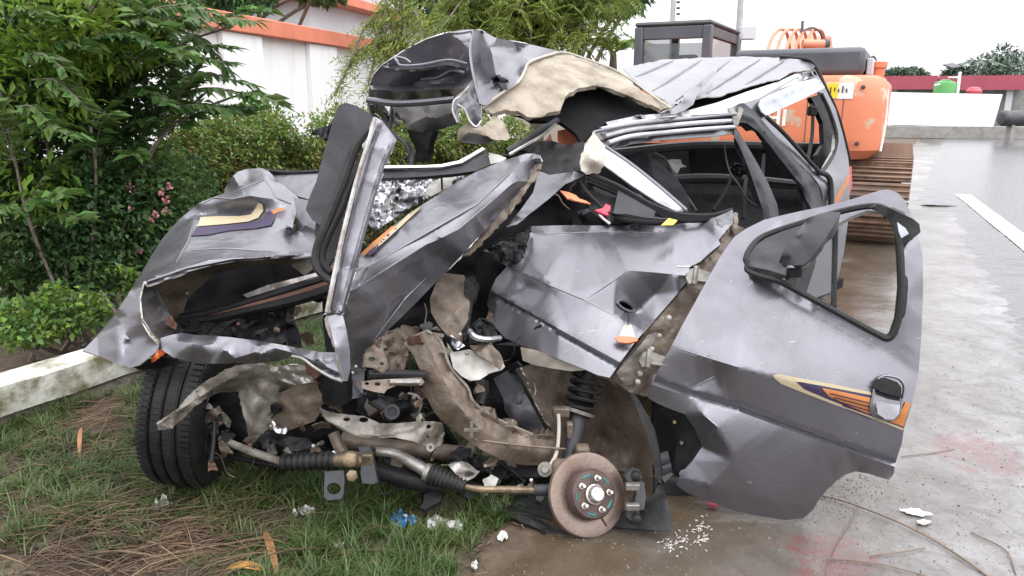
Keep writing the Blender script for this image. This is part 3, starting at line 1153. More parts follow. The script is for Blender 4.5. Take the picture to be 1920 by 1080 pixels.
def feather_tree():
    """fine drooping feathery foliage: curved twiglets set with tiny leaflets"""
    g = random.Random(17)
    base = G(1005, 330); base = Vector((P(1005, 200, 10.0).x, P(1005, 200, 10.0).y, 0))
    r = root('feathery_tree', base, 'light green feathery tree behind the crumpled front roof', 'tree')
    t = MB()
    trunk = catmull([base, P(1006, 200, 10.0), P(1004, 60, 10.0), P(1012, -120, 10.0)], 8)
    t.tube(trunk, [0.10, 0.085, 0.07, 0.05], 9)
    cs, ds = [], []
    starts = []
    for k in range(46):
        s = trunk[g.randrange(9, len(trunk))]
        x = g.choice([g.uniform(790, 1000), g.uniform(860, 1150), g.uniform(880, 1150)])
        lim = 40 + 110 * (1 - abs(x - 1000) / 340)
        e = P(x, g.uniform(-60, max(lim, 60)), g.uniform(8.6, 10.6))
        w = catmull([s, s.lerp(e, .5) + Vector((0, 0, .3)), e], 8)
        t.tube(w, [0.012, 0.003], 5)
        starts += w[4:]
    for k in range(1700):
        s = g.choice(starts) + Vector((g.gauss(0, .12), g.gauss(0, .12), g.gauss(0, .1)))
        dr = Vector((g.uniform(-1, 1), g.uniform(-.7, .7), g.uniform(-.3, .6))).normalized()
        Ln = g.uniform(0.25, 0.6)
        w = catmull([s, s + dr * Ln * .5, s + dr * Ln * 0.9 + Vector((0, 0, -Ln * .45))], 6)
        for i in range(1, len(w)):
            tdir = (w[i] - w[i - 1]).normalized()
            sd = tdir.cross(Vector((0, 0, 1)))
            for s_ in (-1, 1):
                cs.append(w[i]); ds.append(tdir * .5 + sd * s_ + Vector((0, 0, g.uniform(-.3, .3))))
                cs.append(w[i].lerp(w[i - 1], .5)); ds.append(tdir * .7 + sd * s_ * .8)
    t.build('trunk', 'bark', r)
    leaf_mesh('crown', cs, ds, (0.06, 0.12), 'leaf_feather', r, 0.14, seed=2, kind='stuff')


feather_tree()


def at0(x, y, d):
    p = P(x, y, d); return Vector((p.x, p.y, 0))


# thin sapling in front of the wall with drooping sprays
def sapling():
    g = random.Random(4)
    base = at0(735, 200, 8.0)
    r = root('sapling', base, 'thin drooping yellow-green sapling in front of the white compound wall', 'tree')
    t = MB(); cs, ds = [], []
    for (x0, x1, y1) in ((745, 650, 60), (745, 700, 30), (750, 760, 10), (745, 690, 90), (750, 800, 40), (740, 625, 110), (748, 720, -30)):
        w = catmull([base, P(x0, 140, 8.0), P((x0 + x1) / 2, y1 - 20, 8.0), P(x1, y1 + 70, 7.9)], 8)
        t.tube(w, [0.014, 0.003], 5)
        for p in w[9:]:
            for _ in range(5):
                dr = Vector((g.uniform(-1, 1), g.uniform(-1, 1), g.uniform(-1.2, .2))).normalized()
                Ln = g.uniform(.08, .22)
                for q in range(4):
                    c = p + dr * Ln * q / 3
                    for s_ in (-1, 1):
                        cs.append(c); ds.append(dr * .6 + dr.orthogonal() * s_)
    t.build('trunk', 'bark', r)
    leaf_mesh('crown', cs, ds, (0.04, 0.085), 'leaf_feather', r, 0.20, seed=12, kind='stuff')


sapling()

tree('broadleaf_tree', 'dark broadleaf tree rising behind the feathery tree and the roof', at0(850, 200, 15), [(P(840, -10, 15), (1.0, .8, .7)), (P(940, -30, 15.5), (1.1, .8, .7)), (P(1060, -40, 15), (1.2, .8, .75)), (P(1150, -20, 14.5), (.7, .6, .5))],
     'leaf_dark', 9000, (0.12, 0.24), 0.16, 41)
tree('overhanging_tree', 'thin dark leafy boughs hanging against white sky left of the excavator cab', at0(1090, 200, 13), [(P(1110, 0, 12.5), (.55, .5, .30)), (P(1165, 8, 12.3), (.35, .3, .14)), (P(1060, -30, 12.6), (.6, .5, .4))],
     'leaf_mid', 1900, (0.08, 0.16), 0.09, 43, shell=0.4)
tree('dark_tree', 'dark tree tips hanging in front of the house eaves', at0(520, 200, 16), [(P(470, -5, 14), (.4, .4, .22)), (P(600, -12, 14), (.5, .4, .16)), (P(410, -20, 14), (.5, .4, .3))],
     'leaf_dark', 2600, (0.10, 0.2), 0.09, 47, shell=0.5)


def palm(base, top, n, L, label, seed, name='palm', m='leaf_mid', up=0.9):
    g = random.Random(seed)
    r = root(name, base, label, 'palm')
    MB().tube(catmull([base, base.lerp(top, .5), top], 5), [0.06, 0.045], 8).build('trunk', 'bark', r)
    for k in range(n):
        a = 2 * math.pi * k / n + g.uniform(-.2, .2)
        el = g.uniform(0.3, up)
        d = Vector((math.cos(a), math.sin(a) * 0.8, el)).normalized()
        w = catmull([top, top + d * L * .5, top + d * L + Vector((0, 0, -L * .35))], 7)
        mb = MB(); mb.tube(w, [0.012, 0.004], 5)
        for i in range(2, len(w)):
            t_ = (w[i] - w[i - 1]).normalized(); sd = t_.cross(Vector((0, 0, 1))).normalized()
            for s_ in (-1, 1):
                q = t_ * .6 + sd * s_ + Vector((0, 0, -.25))
                ln = L * 0.33 * (1 - 0.5 * abs(i / len(w) - .5))
                p = w[i]; wd = t_ * L * 0.022
                mb.add([p - wd, p + wd, p + q * ln * .55 + wd, p + q * ln, p + q * ln * .55 - wd], [(0, 1, 2, 4), (4, 2, 3)])
        mb.build('frond', m, r, sharp=None)


palm(at0(1150, 200, 11), P(1150, 100, 11), 11, 0.62, 'bright green palm between roof and excavator cab', 6, m='leaf_bright')

# --- utility poles behind the excavator
def pole(x, d, top_y, r0, label, grp, tilt=0.0):
    b = at0(x, 100, d)
    tp = P(x + tilt, top_y, d)
    r = root('utility_pole', b, label, 'pole', grp)
    MB().tube([b, b.lerp(tp, .5), tp + Vector((0, 0, 2.0))], [r0 * 1.15, r0, r0 * 0.9], 12).build('shaft', 'pole_concrete', r)
    return r, b, tp


r1, b1, t1 = pole(1262, 24, -20, 0.085, 'slim grey utility pole with insulator pegs behind the excavator cab', 'poles')
for k in range(3):
    MB().lathe(P(1268, 4 + 11 * k, 23.9), (1, 0, 0), [(0, .02), (.05, .04), (.09, .04), (.12, .02)], 8).build('insulator', 'dark_metal', r1)
r2, b2, t2 = pole(1388, 18, -20, 0.075, 'grey utility pole with pale meter box right of the cab', 'poles')
MB().box(P(1402, 62, 17.9), (0.34, 0.25, 0.30)).build('meter_box', 'house_white', r2, bev=0.02)

# --- far side of the road
fa = at0(1640, 240, 36); fb = at0(1990, 240, 33)
dv = (fb - fa).normalized(); nf = Vector((dv.y, -dv.x, 0))
shed = root('shed', fa, 'long low roadside building with maroon fascia far across the road', 'building')
Ls = (fb - fa).length
zt = P(1700, 143, 35).z; zb = P(1700, 168, 35).z
Lf = (at0(1905, 240, 33.7) - fa).length
wbox(MB(), -3, Ls + 2, -6, 0, 0, zb, fa, dv, nf).build('wall', 'concrete', shed)
wbox(MB(), -3, Lf * 0.41, 0.5, 0.7, zb, zt, fa, dv, nf).build('fascia', 'maroon', shed)
wbox(MB(), Lf * 0.415, Lf, 0.52, 0.72, zb - .04, zt - .02, fa, dv, nf).build('fascia', 'maroon', shed)
wbox(MB(), -3, Lf, -6.3, 0.498, zb + .02, zt - .1, fa, dv, nf).build('roof', 'concrete', shed)
for k in range(5):
    t = 0.5 + k * 2.3
    wbox(MB(), t, t + 0.25, 0.25, 0.45, 0, zb - .003, fa, dv, nf).build('post', 'house_white', shed)

bd = 29.0
bl, br_ = P(1668, 173, bd), P(1878, 178, bd)
ban = root('banner', at0(1770, 200, bd), 'big blank white board standing on the grey wall across the road', 'board')
MB().prism([P(1668, 173, bd), P(1880, 177, bd), P(1862, 238, bd), P(1656, 233, bd)], (0, 0.06, 0)).build('panel', 'banner_white', ban)
MB().tube([P(1652, 172, bd + .1), P(1640, 262, bd + .1)], 0.05, 8).build('post', 'dark_metal', ban)
fw = root('boundary_wall', at0(1790, 250, 28.6), 'low grey concrete wall under the blank white board', 'wall')
pa, pb = at0(1655, 200, 28.6), at0(2100, 200, 27.0)
e2 = (pb - pa).normalized(); n2 = Vector((e2.y, -e2.x, 0))
zw = P(1760, 236, 28.6).z
wbox(MB(), 0, (pb - pa).length, -0.2, 0, 0, zw, pa, e2, n2).build('wall', 'concrete', fw, bev=0.02)
wbox(MB(), 0, 0.22, -0.25, 0.05, 0, zw + 0.1, pa, e2, n2).build('pillar', 'concrete', fw)

gt = root('water_tank', at0(1767, 200, 31), 'green plastic water tank above the white board', 'tank')
c = P(1767, 200, 31)
MB().lathe((c.x, c.y, P(1767, 180, 31).z - .3), (0, 0, 1), [(0, .40), (.75, .42), (.84, .38), (.90, .2), (.93, .18), (.96, .1)], 20).build('body', 'tank_green', gt)
MB().tube([(c.x, c.y, 0), (c.x, c.y, P(1767, 180, 31).z - .3)], 0.3, 8).build('stand', 'concrete', gt)
MB().tube([P(1752, 160, 30.5), P(1762, 158, 30.5)], 0.03, 6).build('outlet', 'banner_white', gt)
rt = root('red_drum', at0(1822, 200, 31), 'pinkish red drum beside the solar lamp post', 'drum')
c = P(1822, 200, 31)
MB().lathe((c.x, c.y, P(1822, 180, 31).z), (0, 0, 1), [(0, .25), (.08, .30), (.2, .30), (.33, .2), (.36, .1)], 18).build('body', 'tank_red', rt)
MB().tube([(c.x, c.y, 0), (c.x, c.y, P(1822, 180, 31).z)], 0.2, 8).build('stand', 'concrete', rt)
sl = root('solar_lamp', at0(1793, 200, 30.5), 'white street lamp post topped by a tilted solar panel', 'street lamp')
MB().tube([at0(1793, 200, 30.5), P(1800, 135, 30.5)], 0.06, 8).build('post', 'banner_white', sl)
MB().tube([P(1799, 145, 30.5), P(1778, 145, 30.5)], 0.03, 6).build('arm', 'banner_white', sl)
MB().prism([P(1768, 123, 30.8), P(1786, 120, 31.2), P(1802, 126, 30.4), P(1786, 129, 30.1)], (0, 0, 0.05)).build('solar_panel', 'dark_metal', sl)
dt = root('steel_tank', at0(1910, 200, 25), 'dark cylindrical steel tank lying at the right edge', 'tank')
zc = P(1910, 222, 25).z
MB().lathe((P(1876, 222, 25).x, P(1876, 222, 25).y, zc), (1, 0.1, 0), [(0, .05), (.02, .2), (.10, .26), (2.6, .26), (2.65, .2)], 20).build('shell', 'dark_metal', dt)
for k in (0.4, 1.5):
    MB().box((P(1876, 222, 25).x + k, P(1876, 222, 25).y + .04, zc / 2 - .1), (.1, .3, zc - .2)).build('cradle', 'concrete', dt)
bs = root('blue_shack', at0(1935, 200, 40), 'blue roofed shack at the right edge beyond the maroon fascia', 'shack')
MB().box(P(1945, 148, 40), (1.6, 2, 0.35)).build('roof', 'blue_sheet', bs)
q = at0(1945, 200, 40); q.z = P(1945, 155, 40).z / 2
MB().box(q, (1.4, 1.8, q.z * 2)).build('wall', 'concrete', bs)

for k, (x, y, d, rx, rz, lab) in enumerate([(1850, 128, 60, 1.3, 1.0, 'rounded dark tree behind the solar panel'), (1882, 112, 62, .9, 1.2, 'tallest far tree standing right of the solar panel'), (1915, 126, 58, 1.6, 1.1, 'broad far tree at the right edge of the picture'), (1682, 139, 55, .8, .25, 'small bush tip peeping over the left end of the maroon fascia'), (1708, 138, 56, .8, .3, 'bush tip over the middle of the maroon fascia'), (1792, 136, 58, .7, .4, 'small tree top just below the solar panel')]):
    c = P(x, y, d)
    tree('far_tree', lab, Vector((c.x, c.y, 0)), [(c, (rx, rx, rz)), (c + Vector((rx * .6, 0, -rz * .5)), (rx * .7, rx, rz * .6)), (c + Vector((-rx * .6, 0, -rz * .4)), (rx * .6, rx, rz * .6))], 'leaf_far', 900, (0.25, 0.5), 0.12, 60 + k, group='far trees across the road')
palm(at0(1838, 200, 57), P(1838, 122, 57), 9, 1.6, 'far palm left of the rounded dark tree', 9, m='leaf_far', up=0.5)

# ================================================================== excavator behind the wreck
mat('exc_orange', (0.62, 0.19, 0.095), (0.52, 0.15, 0.08), 1.5, 0.45)
mat('exc_chipped', (0.64, 0.20, 0.10), (0.46, 0.38, 0.27), 3.2, 0.5, lo=0.575, hi=0.62, bump=0.2, bscale=20, detail=7)
mat('exc_grey', (0.06, 0.063, 0.075), (0.09, 0.09, 0.105), 2, 0.45)
mat('exc_dark', (0.035, 0.037, 0.042), (0.06, 0.06, 0.065), 3, 0.5)
mat('shoe_rust', (0.14, 0.085, 0.06), (0.26, 0.17, 0.12), 7, 0.5, rough2=0.75, metal=0.2, bump=0.4, bscale=30)
mat('glass_dim', (0.10, 0.12, 0.12), None, rough=0.04, alpha=0.45, spec=0.7)
mat('letter_white', (0.80, 0.78, 0.74), (0.62, 0.52, 0.45), 16, 0.6, lo=0.5, hi=0.7)
mat('sticker_yellow', (0.80, 0.55, 0.02), None, rough=0.5)
mat('hose_orange', (0.60, 0.20, 0.10), (0.52, 0.25, 0.16), 8, 0.45)

XA = R_(27.0)
XE, YE = Vector((math.cos(XA), -math.sin(XA), 0)), Vector((math.sin(XA), math.cos(XA), 0))
XO = Vector((2.45, 7.85, 0))
XR = Matrix((XE, YE, Vector((0, 0, 1)))).transposed()


def X(x, y, z): return XO + XE * x + YE * y + Vector((0, 0, z))


ex = root('excavator', XO, 'large orange excavator parked behind the wreck, seen from its rear', 'excavator')


def xbox(name, x0, x1, y0, y1, z0, z1, m, parent=ex, bev=0.02):
    return MB().box(X((x0 + x1) / 2, (y0 + y1) / 2, (z0 + z1) / 2), (x1 - x0, y1 - y0, z1 - z0), XR).build(name, m, parent, bev=bev)


# crawler tracks: every shoe its own plate with grouser bars
shoe_mb = MB()
shoe_mb.box((0, 0, 0.010), (0.60, 0.160, 0.020))
for yy in (-0.055, 0.0, 0.055): shoe_mb.box((0, yy, 0.034), (0.60, 0.014, 0.030))
shoe_me = None
TL, TR_, TH = 3.3, 0.40, 0.86
for sx in (1.2, -1.2):
    tr = MB()
    prof = []
    for k in range(13): 
        a = math.pi / 2 + math.pi * k / 12
        prof.append((TR_ + 0.03 + (TR_ - .06) * math.cos(a), TH / 2 + (TH / 2 - .07) * math.sin(a)))
    for k in range(13):
        a = -math.pi / 2 + math.pi * k / 12
        prof.append((TL - TR_ + (TR_ - .06) * math.cos(a), TH / 2 + (TH / 2 - .07) * math.sin(a)))
    tr.prism([X(sx - 0.22, y, z) for y, z in prof], XE * 0.44)
    track = tr.build('track', 'exc_dark', ex)
    # loop of shoes
    per, Lp = [], 0
    path = []
    st = TL - 2 * TR_
    total = 2 * st + 2 * math.pi * (TH / 2 - .04)
    ns = int(total / 0.172)
    for k in range(ns):
        s = k / ns * total
        rr = TH / 2 - 0.045
        if s < st: y, z, a = TR_ + s, TH - 0.045, 0.0
        elif s < st + math.pi * rr:
            q = (s - st) / rr; y, z, a = TL - TR_ + rr * math.sin(q), TH / 2 + rr * math.cos(q), -q
        elif s < 2 * st + math.pi * rr: y, z, a = TL - TR_ - (s - st - math.pi * rr), 0.045, math.pi
        else:
            q = (s - 2 * st - math.pi * rr) / rr; y, z, a = TR_ - rr * math.sin(q), TH / 2 - rr * math.cos(q), math.pi - q
        M = Matrix.Translation(X(sx, y, z)) @ XR.to_4x4() @ Matrix.Rotation(a, 4, 'X')
        if shoe_me is None:
            o = shoe_mb.build('track_shoe', 'shoe_rust', None, smooth=False, sharp=None)
            col.objects.unlink(o); shoe_me = o.data; bpy.data.objects.remove(o)
        o = bpy.data.objects.new('track_shoe', shoe_me)
        col.objects.link(o); o.parent = track; o.matrix_basis = M
xbox('car_body', -0.9, 0.9, 0.7, 2.6, 0.30, 0.75, 'exc_dark')

# counterweight with rounded corners
cwp = []
for k in range(9):
    a = math.pi + math.pi / 2 * k / 8; cwp.append((-0.92 + 0.33 * math.cos(a), 0.25 + 0.35 * math.sin(a)))
for k in range(9):
    a = -math.pi / 2 + math.pi / 2 * k / 8; cwp.append((0.92 + 0.30 * math.cos(a), 0.25 + 0.35 * math.sin(a)))
cwp += [(1.22, 0.8), (-1.25, 0.8)]
cwt = MB()
rings = [(0.84, 0.90), (0.93, 0.985), (1.05, 1.0), (1.35, 1.0), (1.54, 0.99), (1.61, 0.955), (1.635, 0.90)]
vs, fs = [], []
for z, s in rings:
    for x, y in cwp: vs.append(X(x * s, 0.8 + (y - 0.8) * s, z))
n = len(cwp)
for i in range(len(rings) - 1):
    for k in range(n): fs.append((i * n + k, i * n + (k + 1) % n, (i + 1) * n + (k + 1) % n, (i + 1) * n + k))
fs += [tuple(reversed(range(n))), tuple((len(rings) - 1) * n + k for k in range(n))]
cwt.add(vs, fs)
cwo = cwt.build('counterweight', 'exc_chipped', ex)


def text_mesh(name, body, size, M, m, parent, ext=0.004):
    cu = bpy.data.curves.new(name, 'FONT'); cu.body = body; cu.size = size; cu.extrude = ext; cu.offset = size * 0.02
    t = bpy.data.objects.new(name, cu); col.objects.link(t)
    dg = bpy.context.evaluated_depsgraph_get()
    me = bpy.data.meshes.new_from_object(t.evaluated_get(dg))
    bpy.data.objects.remove(t)
    me.materials.clear(); me.materials.append(MATS[m])
    me.transform(M)
    o = bpy.data.objects.new(name, me)
    return link(o, parent)


TM = XR @ Matrix.Rotation(math.pi / 2, 3, 'X')
text_mesh('lettering', 'HITACHI', 0.22, Matrix.Translation(X(-0.52, -0.106, 1.16)) @ TM.to_4x4(), 'letter_white', cwo)
st_ = MB().box(X(0.80, -0.102, 1.49), (0.24, 0.006, 0.15), XR).build('sticker', 'letter_white', cwo)
MB().box(X(0.735, -0.107, 1.49), (0.10, 0.006, 0.14), XR).build('sticker_field', 'sticker_yellow', st_)
for k in range(5):
    MB().box(X(0.72 + 0.035 * k, -0.1115, 1.49 + 0.012 * (k % 2)), (0.012, 0.003, 0.035 + .03 * (k % 3 == 0)), XR).build('sticker_mark', 'exc_dark', st_)

# upper body
for k in range(3):
    xbox('panel_joint', 0.2 + .32 * k, 0.206 + .32 * k, -0.104, -0.098, 0.95, 1.56, 'exc_dark', cwo, 0)
for (x, z) in ((1.0, 1.52), (1.0, 1.0), (-.9, 1.52), (-.9, 1.0), (.3, 1.56), (-.3, 1.56)):
    MB().lathe(X(x, -0.09, z), -YE, [(0, .022), (.02, .022), (.024, .012)], 6).build('bolt', 'exc_dark', cwo)
MB().tube([X(1.20, .15, 0.92), X(1.215, .18, 1.2), X(1.20, .2, 1.5)], 0.014, 6).build('edge_highlight', 'letter_white', cwo)  # white tube painting the bright highlight down the right edge
xbox('deck', -1.2, 1.18, 0.82, 2.6, 0.86, 1.05, 'exc_orange')
xbox('side_cover', 0.35, 1.2, 0.84, 2.4, 1.053, 1.60, 'exc_orange', bev=0.05)
xbox('engine_hood', -0.25, 0.98, 0.12, 1.35, 1.637, 1.90, 'exc_grey', bev=0.05)
for k in range(7):
    xbox('hood_slot', -0.20 + 0.07 * k, -0.165 + 0.07 * k, 0.35, 0.62, 1.897, 1.908, 'exc_dark', bev=0.002)
xbox('hood_hinge', 0.99, 1.05, 0.3, 0.9, 1.64, 1.80, 'house_white', bev=0.01)
MB().lathe(X(1.08, 0.55, 1.63), (0, 0, 1), [(0, .07), (.07, .07), (.09, .09), (.14, .09), (.15, .05)], 14).build('filler_cap', 'exc_orange', ex)
xbox('cab_base', -1.45, -0.58, 0.5, 2.1, 0.87, 1.45, 'exc_orange', bev=0.03)
# cab: posts, roof, glazed openings
cab = xbox('cab_roof', -1.45, -0.58, 0.49, 2.10, 2.20, 2.25, 'exc_dark', bev=0.03)
for (x, y) in ((-1.40, .54), (-0.63, .54), (-1.40, 2.05), (-0.63, 2.05)):
    xbox('cab_post', x - .05, x + .05, y - .05, y + .05, 1.453, 2.198, 'exc_grey', cab, 0.015)
xbox('window_rail', -1.35, -0.68, .50, .58, 2.06, 2.197, 'exc_grey', cab, 0.01)
xbox('window_rail', -1.35, -0.68, .50, .58, 1.455, 1.62, 'exc_grey', cab, 0.01)
for z0, z1 in ((1.457, 1.60), (2.08, 2.196)):
    xbox('side_rail', -0.665, -0.60, .60, 2.0, z0, z1, 'exc_orange' if z0 < 2 else 'exc_dark', cab, 0.01)
xbox('rear_pane', -1.345, -0.685, .535, .543, 1.625, 2.015, 'glass_dim', cab, 0)
xbox('side_pane', -0.636, -0.628, .605, 1.99, 1.605, 2.075, 'glass_dim', cab, 0)
xbox('side_pane', -1.404, -1.396, .605, 1.99, 1.605, 2.15, 'glass_dim', cab, 0)
xbox('operator_seat', -1.2, -0.75, 1.1, 1.6, 1.46, 1.72, 'exc_dark', ex, 0.06)
xbox('headrest', -1.1, -0.85, 1.0, 1.12, 1.70, 1.92, 'exc_dark', ex, 0.04)
# mirror loop at the right
MB().tube(catmull([P(1632, 150, 8.2), P(1633, 118, 8.2), P(1637, 107, 8.2), P(1642, 118, 8.2), P(1641, 150, 8.2)], 6), 0.018, 8).build('mirror_bracket', 'exc_dark', ex)
MB().tube([P(1636, 150, 8.2), P(1636, 175, 8.2)], 0.02, 8).build('handrail', 'exc_dark', ex)
# boom foot and hydraulic hoses showing above the hood
bm_ = MB()
bp_ = [(2.2, 1.1), (2.5, 1.9), (3.3, 2.25), (4.6, 2.35), (6.5, 1.7), (6.4, 1.35), (4.6, 1.95), (3.3, 1.85), (2.7, 1.4), (2.6, 1.0)]
bm_.prism([X(-0.15, y, z) for y, z in bp_], XE * 0.42)
bm_.build('boom', 'exc_orange', ex, bev=0.03)
for k in range(5):
    x0 = 1447 + 17 * k
    ptube('hose', [(x0 - 8, 96, 9.2), (x0 + 2, 68, 9.3), (x0 + 16, 55, 9.4), (x0 + 28, 62, 9.6), (x0 + 34, 92, 9.8)], 0.020, 'hose_orange', ex, 8)
ptube('hose', [(1500, 60, 9.2), (1524, 52, 9.3), (1540, 66, 9.4), (1541, 90, 9.5)], 0.012, 'exc_dark', ex, 6)
ptube('swing_cylinder', [(1505, 82, 9.2), (1528, 83, 9.2), (1545, 83, 9.2)], 0.055, 'hose_orange', ex, 12)
ptube('cylinder_cap', [(1545, 83, 9.2), (1553, 83, 9.2)], 0.062, 'exc_dark', ex, 12)
ptube('valve_stem', [(1504, 56, 9.3), (1505, 40, 9.3)], 0.018, 'exc_dark', ex, 8)

# ================================================================== verge: grass, straw and litter
def verge():
    g = np.random.default_rng(3)
    T_ = 9500                                           # tufts, each a splay of blades
    tx, ty_ = g.uniform(-3.0, 0.6, T_), g.uniform(1.35, 5.2, T_)
    nb = g.integers(14, 42, T_)
    ti = np.repeat(np.arange(T_), nb)
    N = len(ti)
    ra, rr = g.uniform(0, 2 * math.pi, N), np.abs(g.normal(0, 0.022, N))
    x, y = tx[ti] + np.cos(ra) * rr, ty_[ti] + np.sin(ra) * rr
    tl = g.uniform(0.6, 1.35, T_)[ti]
    s = (x + 0.10) * HY - (y - 2.0) * HX
    dens = np.array([noise.noise(Vector((a * 1.8, b * 1.8, 4.0))) + 0.7 * noise.noise(Vector((a * 5, b * 5, 1.0))) for a, b in zip(x, y)])
    lim = -0.06 + 0.18 * np.array([noise.noise(Vector((a * 2.6, b * 2.6, 8.0))) for a, b in zip(x, y)])
    # trampled bare patch at the lower left
    bare = np.exp(-(((x + 1.30) / 0.50) ** 2 + ((y - 2.02) / 0.30) ** 2)) * 0.75 + np.exp(-(((x + 2.0) / 0.4) ** 2 + ((y - 2.6) / 0.4) ** 2)) * 0.6
    wallside = (x + 1.95) * 0.87 - (y - 3.55) * 0.5 > 0.03
    k = (s < lim) & (dens - bare > g.uniform(-0.80, 0.30, T_)[ti]) & wallside
    x, y, ra, rr, tl = x[k], y[k], ra[k], rr[k], tl[k]
    n = len(x)
    z = np.array([gh(a, b) for a, b in zip(x, y)])
    L = g.uniform(0.035, 0.105, n) * tl
    a = ra + g.normal(0, .5, n); lean = g.uniform(0.1, 0.7, n) + rr * 14
    d = np.stack([np.cos(a) * lean, np.sin(a) * lean, np.ones(n)], 1); d /= np.linalg.norm(d, axis=1)[:, None]
    sd = np.stack([-np.sin(a), np.cos(a), np.zeros(n)], 1)
    w = g.uniform(0.0012, 0.0026, n)[:, None]
    c = np.stack([x, y, z - .003], 1)
    m1 = c + d * L[:, None] * .55
    tip = c + d * L[:, None] + np.stack([np.cos(a), np.sin(a), -0.6 * np.ones(n)], 1) * (L * 0.35)[:, None]
    V = np.stack([c - sd * w, c + sd * w, m1 + sd * w * .8, m1 - sd * w * .8, tip], 1).reshape(-1, 3)
    i = np.arange(n) * 5
    F3 = np.concatenate([np.stack([i, i + 1, i + 2], 1), np.stack([i, i + 2, i + 3], 1), np.stack([i + 3, i + 2, i + 4], 1)])
    o = mesh_obj('grass', V, F3, 'grass')
    setp(o, 'short green grass growing on the verge under the wreck', 'grass', kind='stuff')
    # dry stalks strewn over the bare patch
    mb = MB(); q = random.Random(8)
    for _ in range(850):
        px, py = 190 + q.gauss(0, 130), 1005 + q.gauss(0, 55)
        if q.random() < 0.28: px, py = q.uniform(10, 250), q.uniform(770, 880)
        if q.random() < 0.12: px, py = q.uniform(10, 700), q.uniform(860, 1085)
        b = G(px, py)
        ang = q.gauss(0.25, 0.55)
        ln = q.uniform(0.05, 0.32)
        dv = Vector((math.cos(ang), math.sin(ang), 0)) * ln
        z0 = gh(b.x, b.y)
        e = b + dv
        if side(e.x, e.y) > -0.1: continue
        p0 = Vector((b.x, b.y, z0 + q.uniform(0.004, .02))); p2 = Vector((e.x, e.y, gh(e.x, e.y) + q.uniform(0.004, .045)))
        mb.tube(catmull([p0, p0.lerp(p2, .5) + Vector((0, 0, q.uniform(0, .03))), p2], 2), [q.uniform(.0011, .0024), .0007], 4, False)
    setp(mb.build('dry_straw', 'straw', None, sharp=None), 'brown dry stalks strewn over the bare patch', 'straw', kind='stuff')
    g2 = np.random.default_rng(12)
    c, d = [], []
    for _ in range(16000):
        a_, b_ = g2.uniform(-2.6, 0.1), g2.uniform(1.35, 4.0)
        if side(a_, b_) > -0.02 + 0.12 * noise.noise(Vector((a_ * 3, b_ * 3, 0))): continue
        if (a_ + 1.95) * 0.87 - (b_ - 3.55) * 0.5 < 0.05: continue
        c.append((a_, b_, gh(a_, b_) + g2.uniform(0, .012))); th = g2.uniform(0, 6.3); d.append((math.cos(th), math.sin(th), g2.uniform(-.05, .25)))
    setp(leaf_mesh('leaf_litter', c, d, (0.012, 0.05), 'litter', None, 0.16, 0.2, 9), 'matted dead leaves and damp plant litter on the verge', 'litter', kind='stuff')
    # gravel and crumbs on the slab
    mb = MB()
    for _ in range(3600):
        px, py = q.uniform(880, 1925), q.uniform(470, 1085)
        if px < 1740 and py < 880 and q.random() < .8: continue
        if q.random() < 0.22: px, py = 1590 + q.gauss(0, 45), 915 + q.gauss(0, 28)
        b = G(px, py)
        if side(b.x, b.y) < 0.05: continue
        r0 = q.uniform(0.0014, 0.003) * q.choice([1, 1, 1, 1.8])
        z0 = gh(b.x, b.y)
        vs = [Vector((b.x, b.y, z0)) + Vector(v) * r0 * q.uniform(.6, 1.4) for v in ((1, 0, 0), (-.5, .9, 0), (-.5, -.9, 0), (.1, .1, .9))]
        mb.add(vs, [(0, 1, 3), (1, 2, 3), (2, 0, 3)])
    setp(mb.build('gravel', 'gravel', None, smooth=False, sharp=None), 'dark grit and crumbs scattered over the wet slab', 'gravel', kind='stuff')
    # scattered pale grains beside the brake disc
    mb = MB()
    for _ in range(95):
        c = q.choice([(1255, 1020), (1285, 1015), (1310, 990), (1318, 1012)])
        b = G(c[0] + q.gauss(0, 9) * q.choice([.5, 1, 2.2]), c[1] + q.gauss(0, 8) * q.choice([.5, 1, 2]))
        a = q.uniform(0, 6.3); ln = q.uniform(.004, .008)
        dv = Vector((math.cos(a), math.sin(a), 0)) * ln
        z0 = gh(b.x, b.y) + .003
        mb.tube([Vector((b.x, b.y, z0)) - dv, Vector((b.x, b.y, z0 + .001)), Vector((b.x, b.y, z0)) + dv], [.0012, .0028, .0010], 5)
    setp(mb.build('pale_grains', 'rice', None, sharp=None), 'pale puffed grains spilt on the slab right of the brake disc', 'grains', kind='stuff')


mat('litter', (0.045, 0.030, 0.020), (0.13, 0.09, 0.055), 6, 0.7, island=0.5)
mat('gravel', (0.09, 0.08, 0.07), (0.20, 0.18, 0.155), 30, 0.6, island=0.4)
mat('rice', (0.48, 0.44, 0.39), (0.36, 0.29, 0.25), 30, 0.6, island=0.2)
verge()


def gp(x, y, h=0.0):
    b = G(x, y)
    return Vector((b.x, b.y, gh(b.x, b.y) + h))


# long dry stalks and twigs lying on the ground, each a thing
def stalk(name, pts, r, m, label, cat='twig', group=None, side_twigs=()):
    o = root(name, gp(*pts[0][:2]), label, cat, group)
    MB().tube(catmull([gp(*p) for p in pts], 6), r, 6).build('stem', m, o)
    for sp in side_twigs:
        MB().tube(catmull([gp(*p) for p in sp], 4), [r[0] * .6, r[-1] * .6], 5).build('side_twig', m, o)


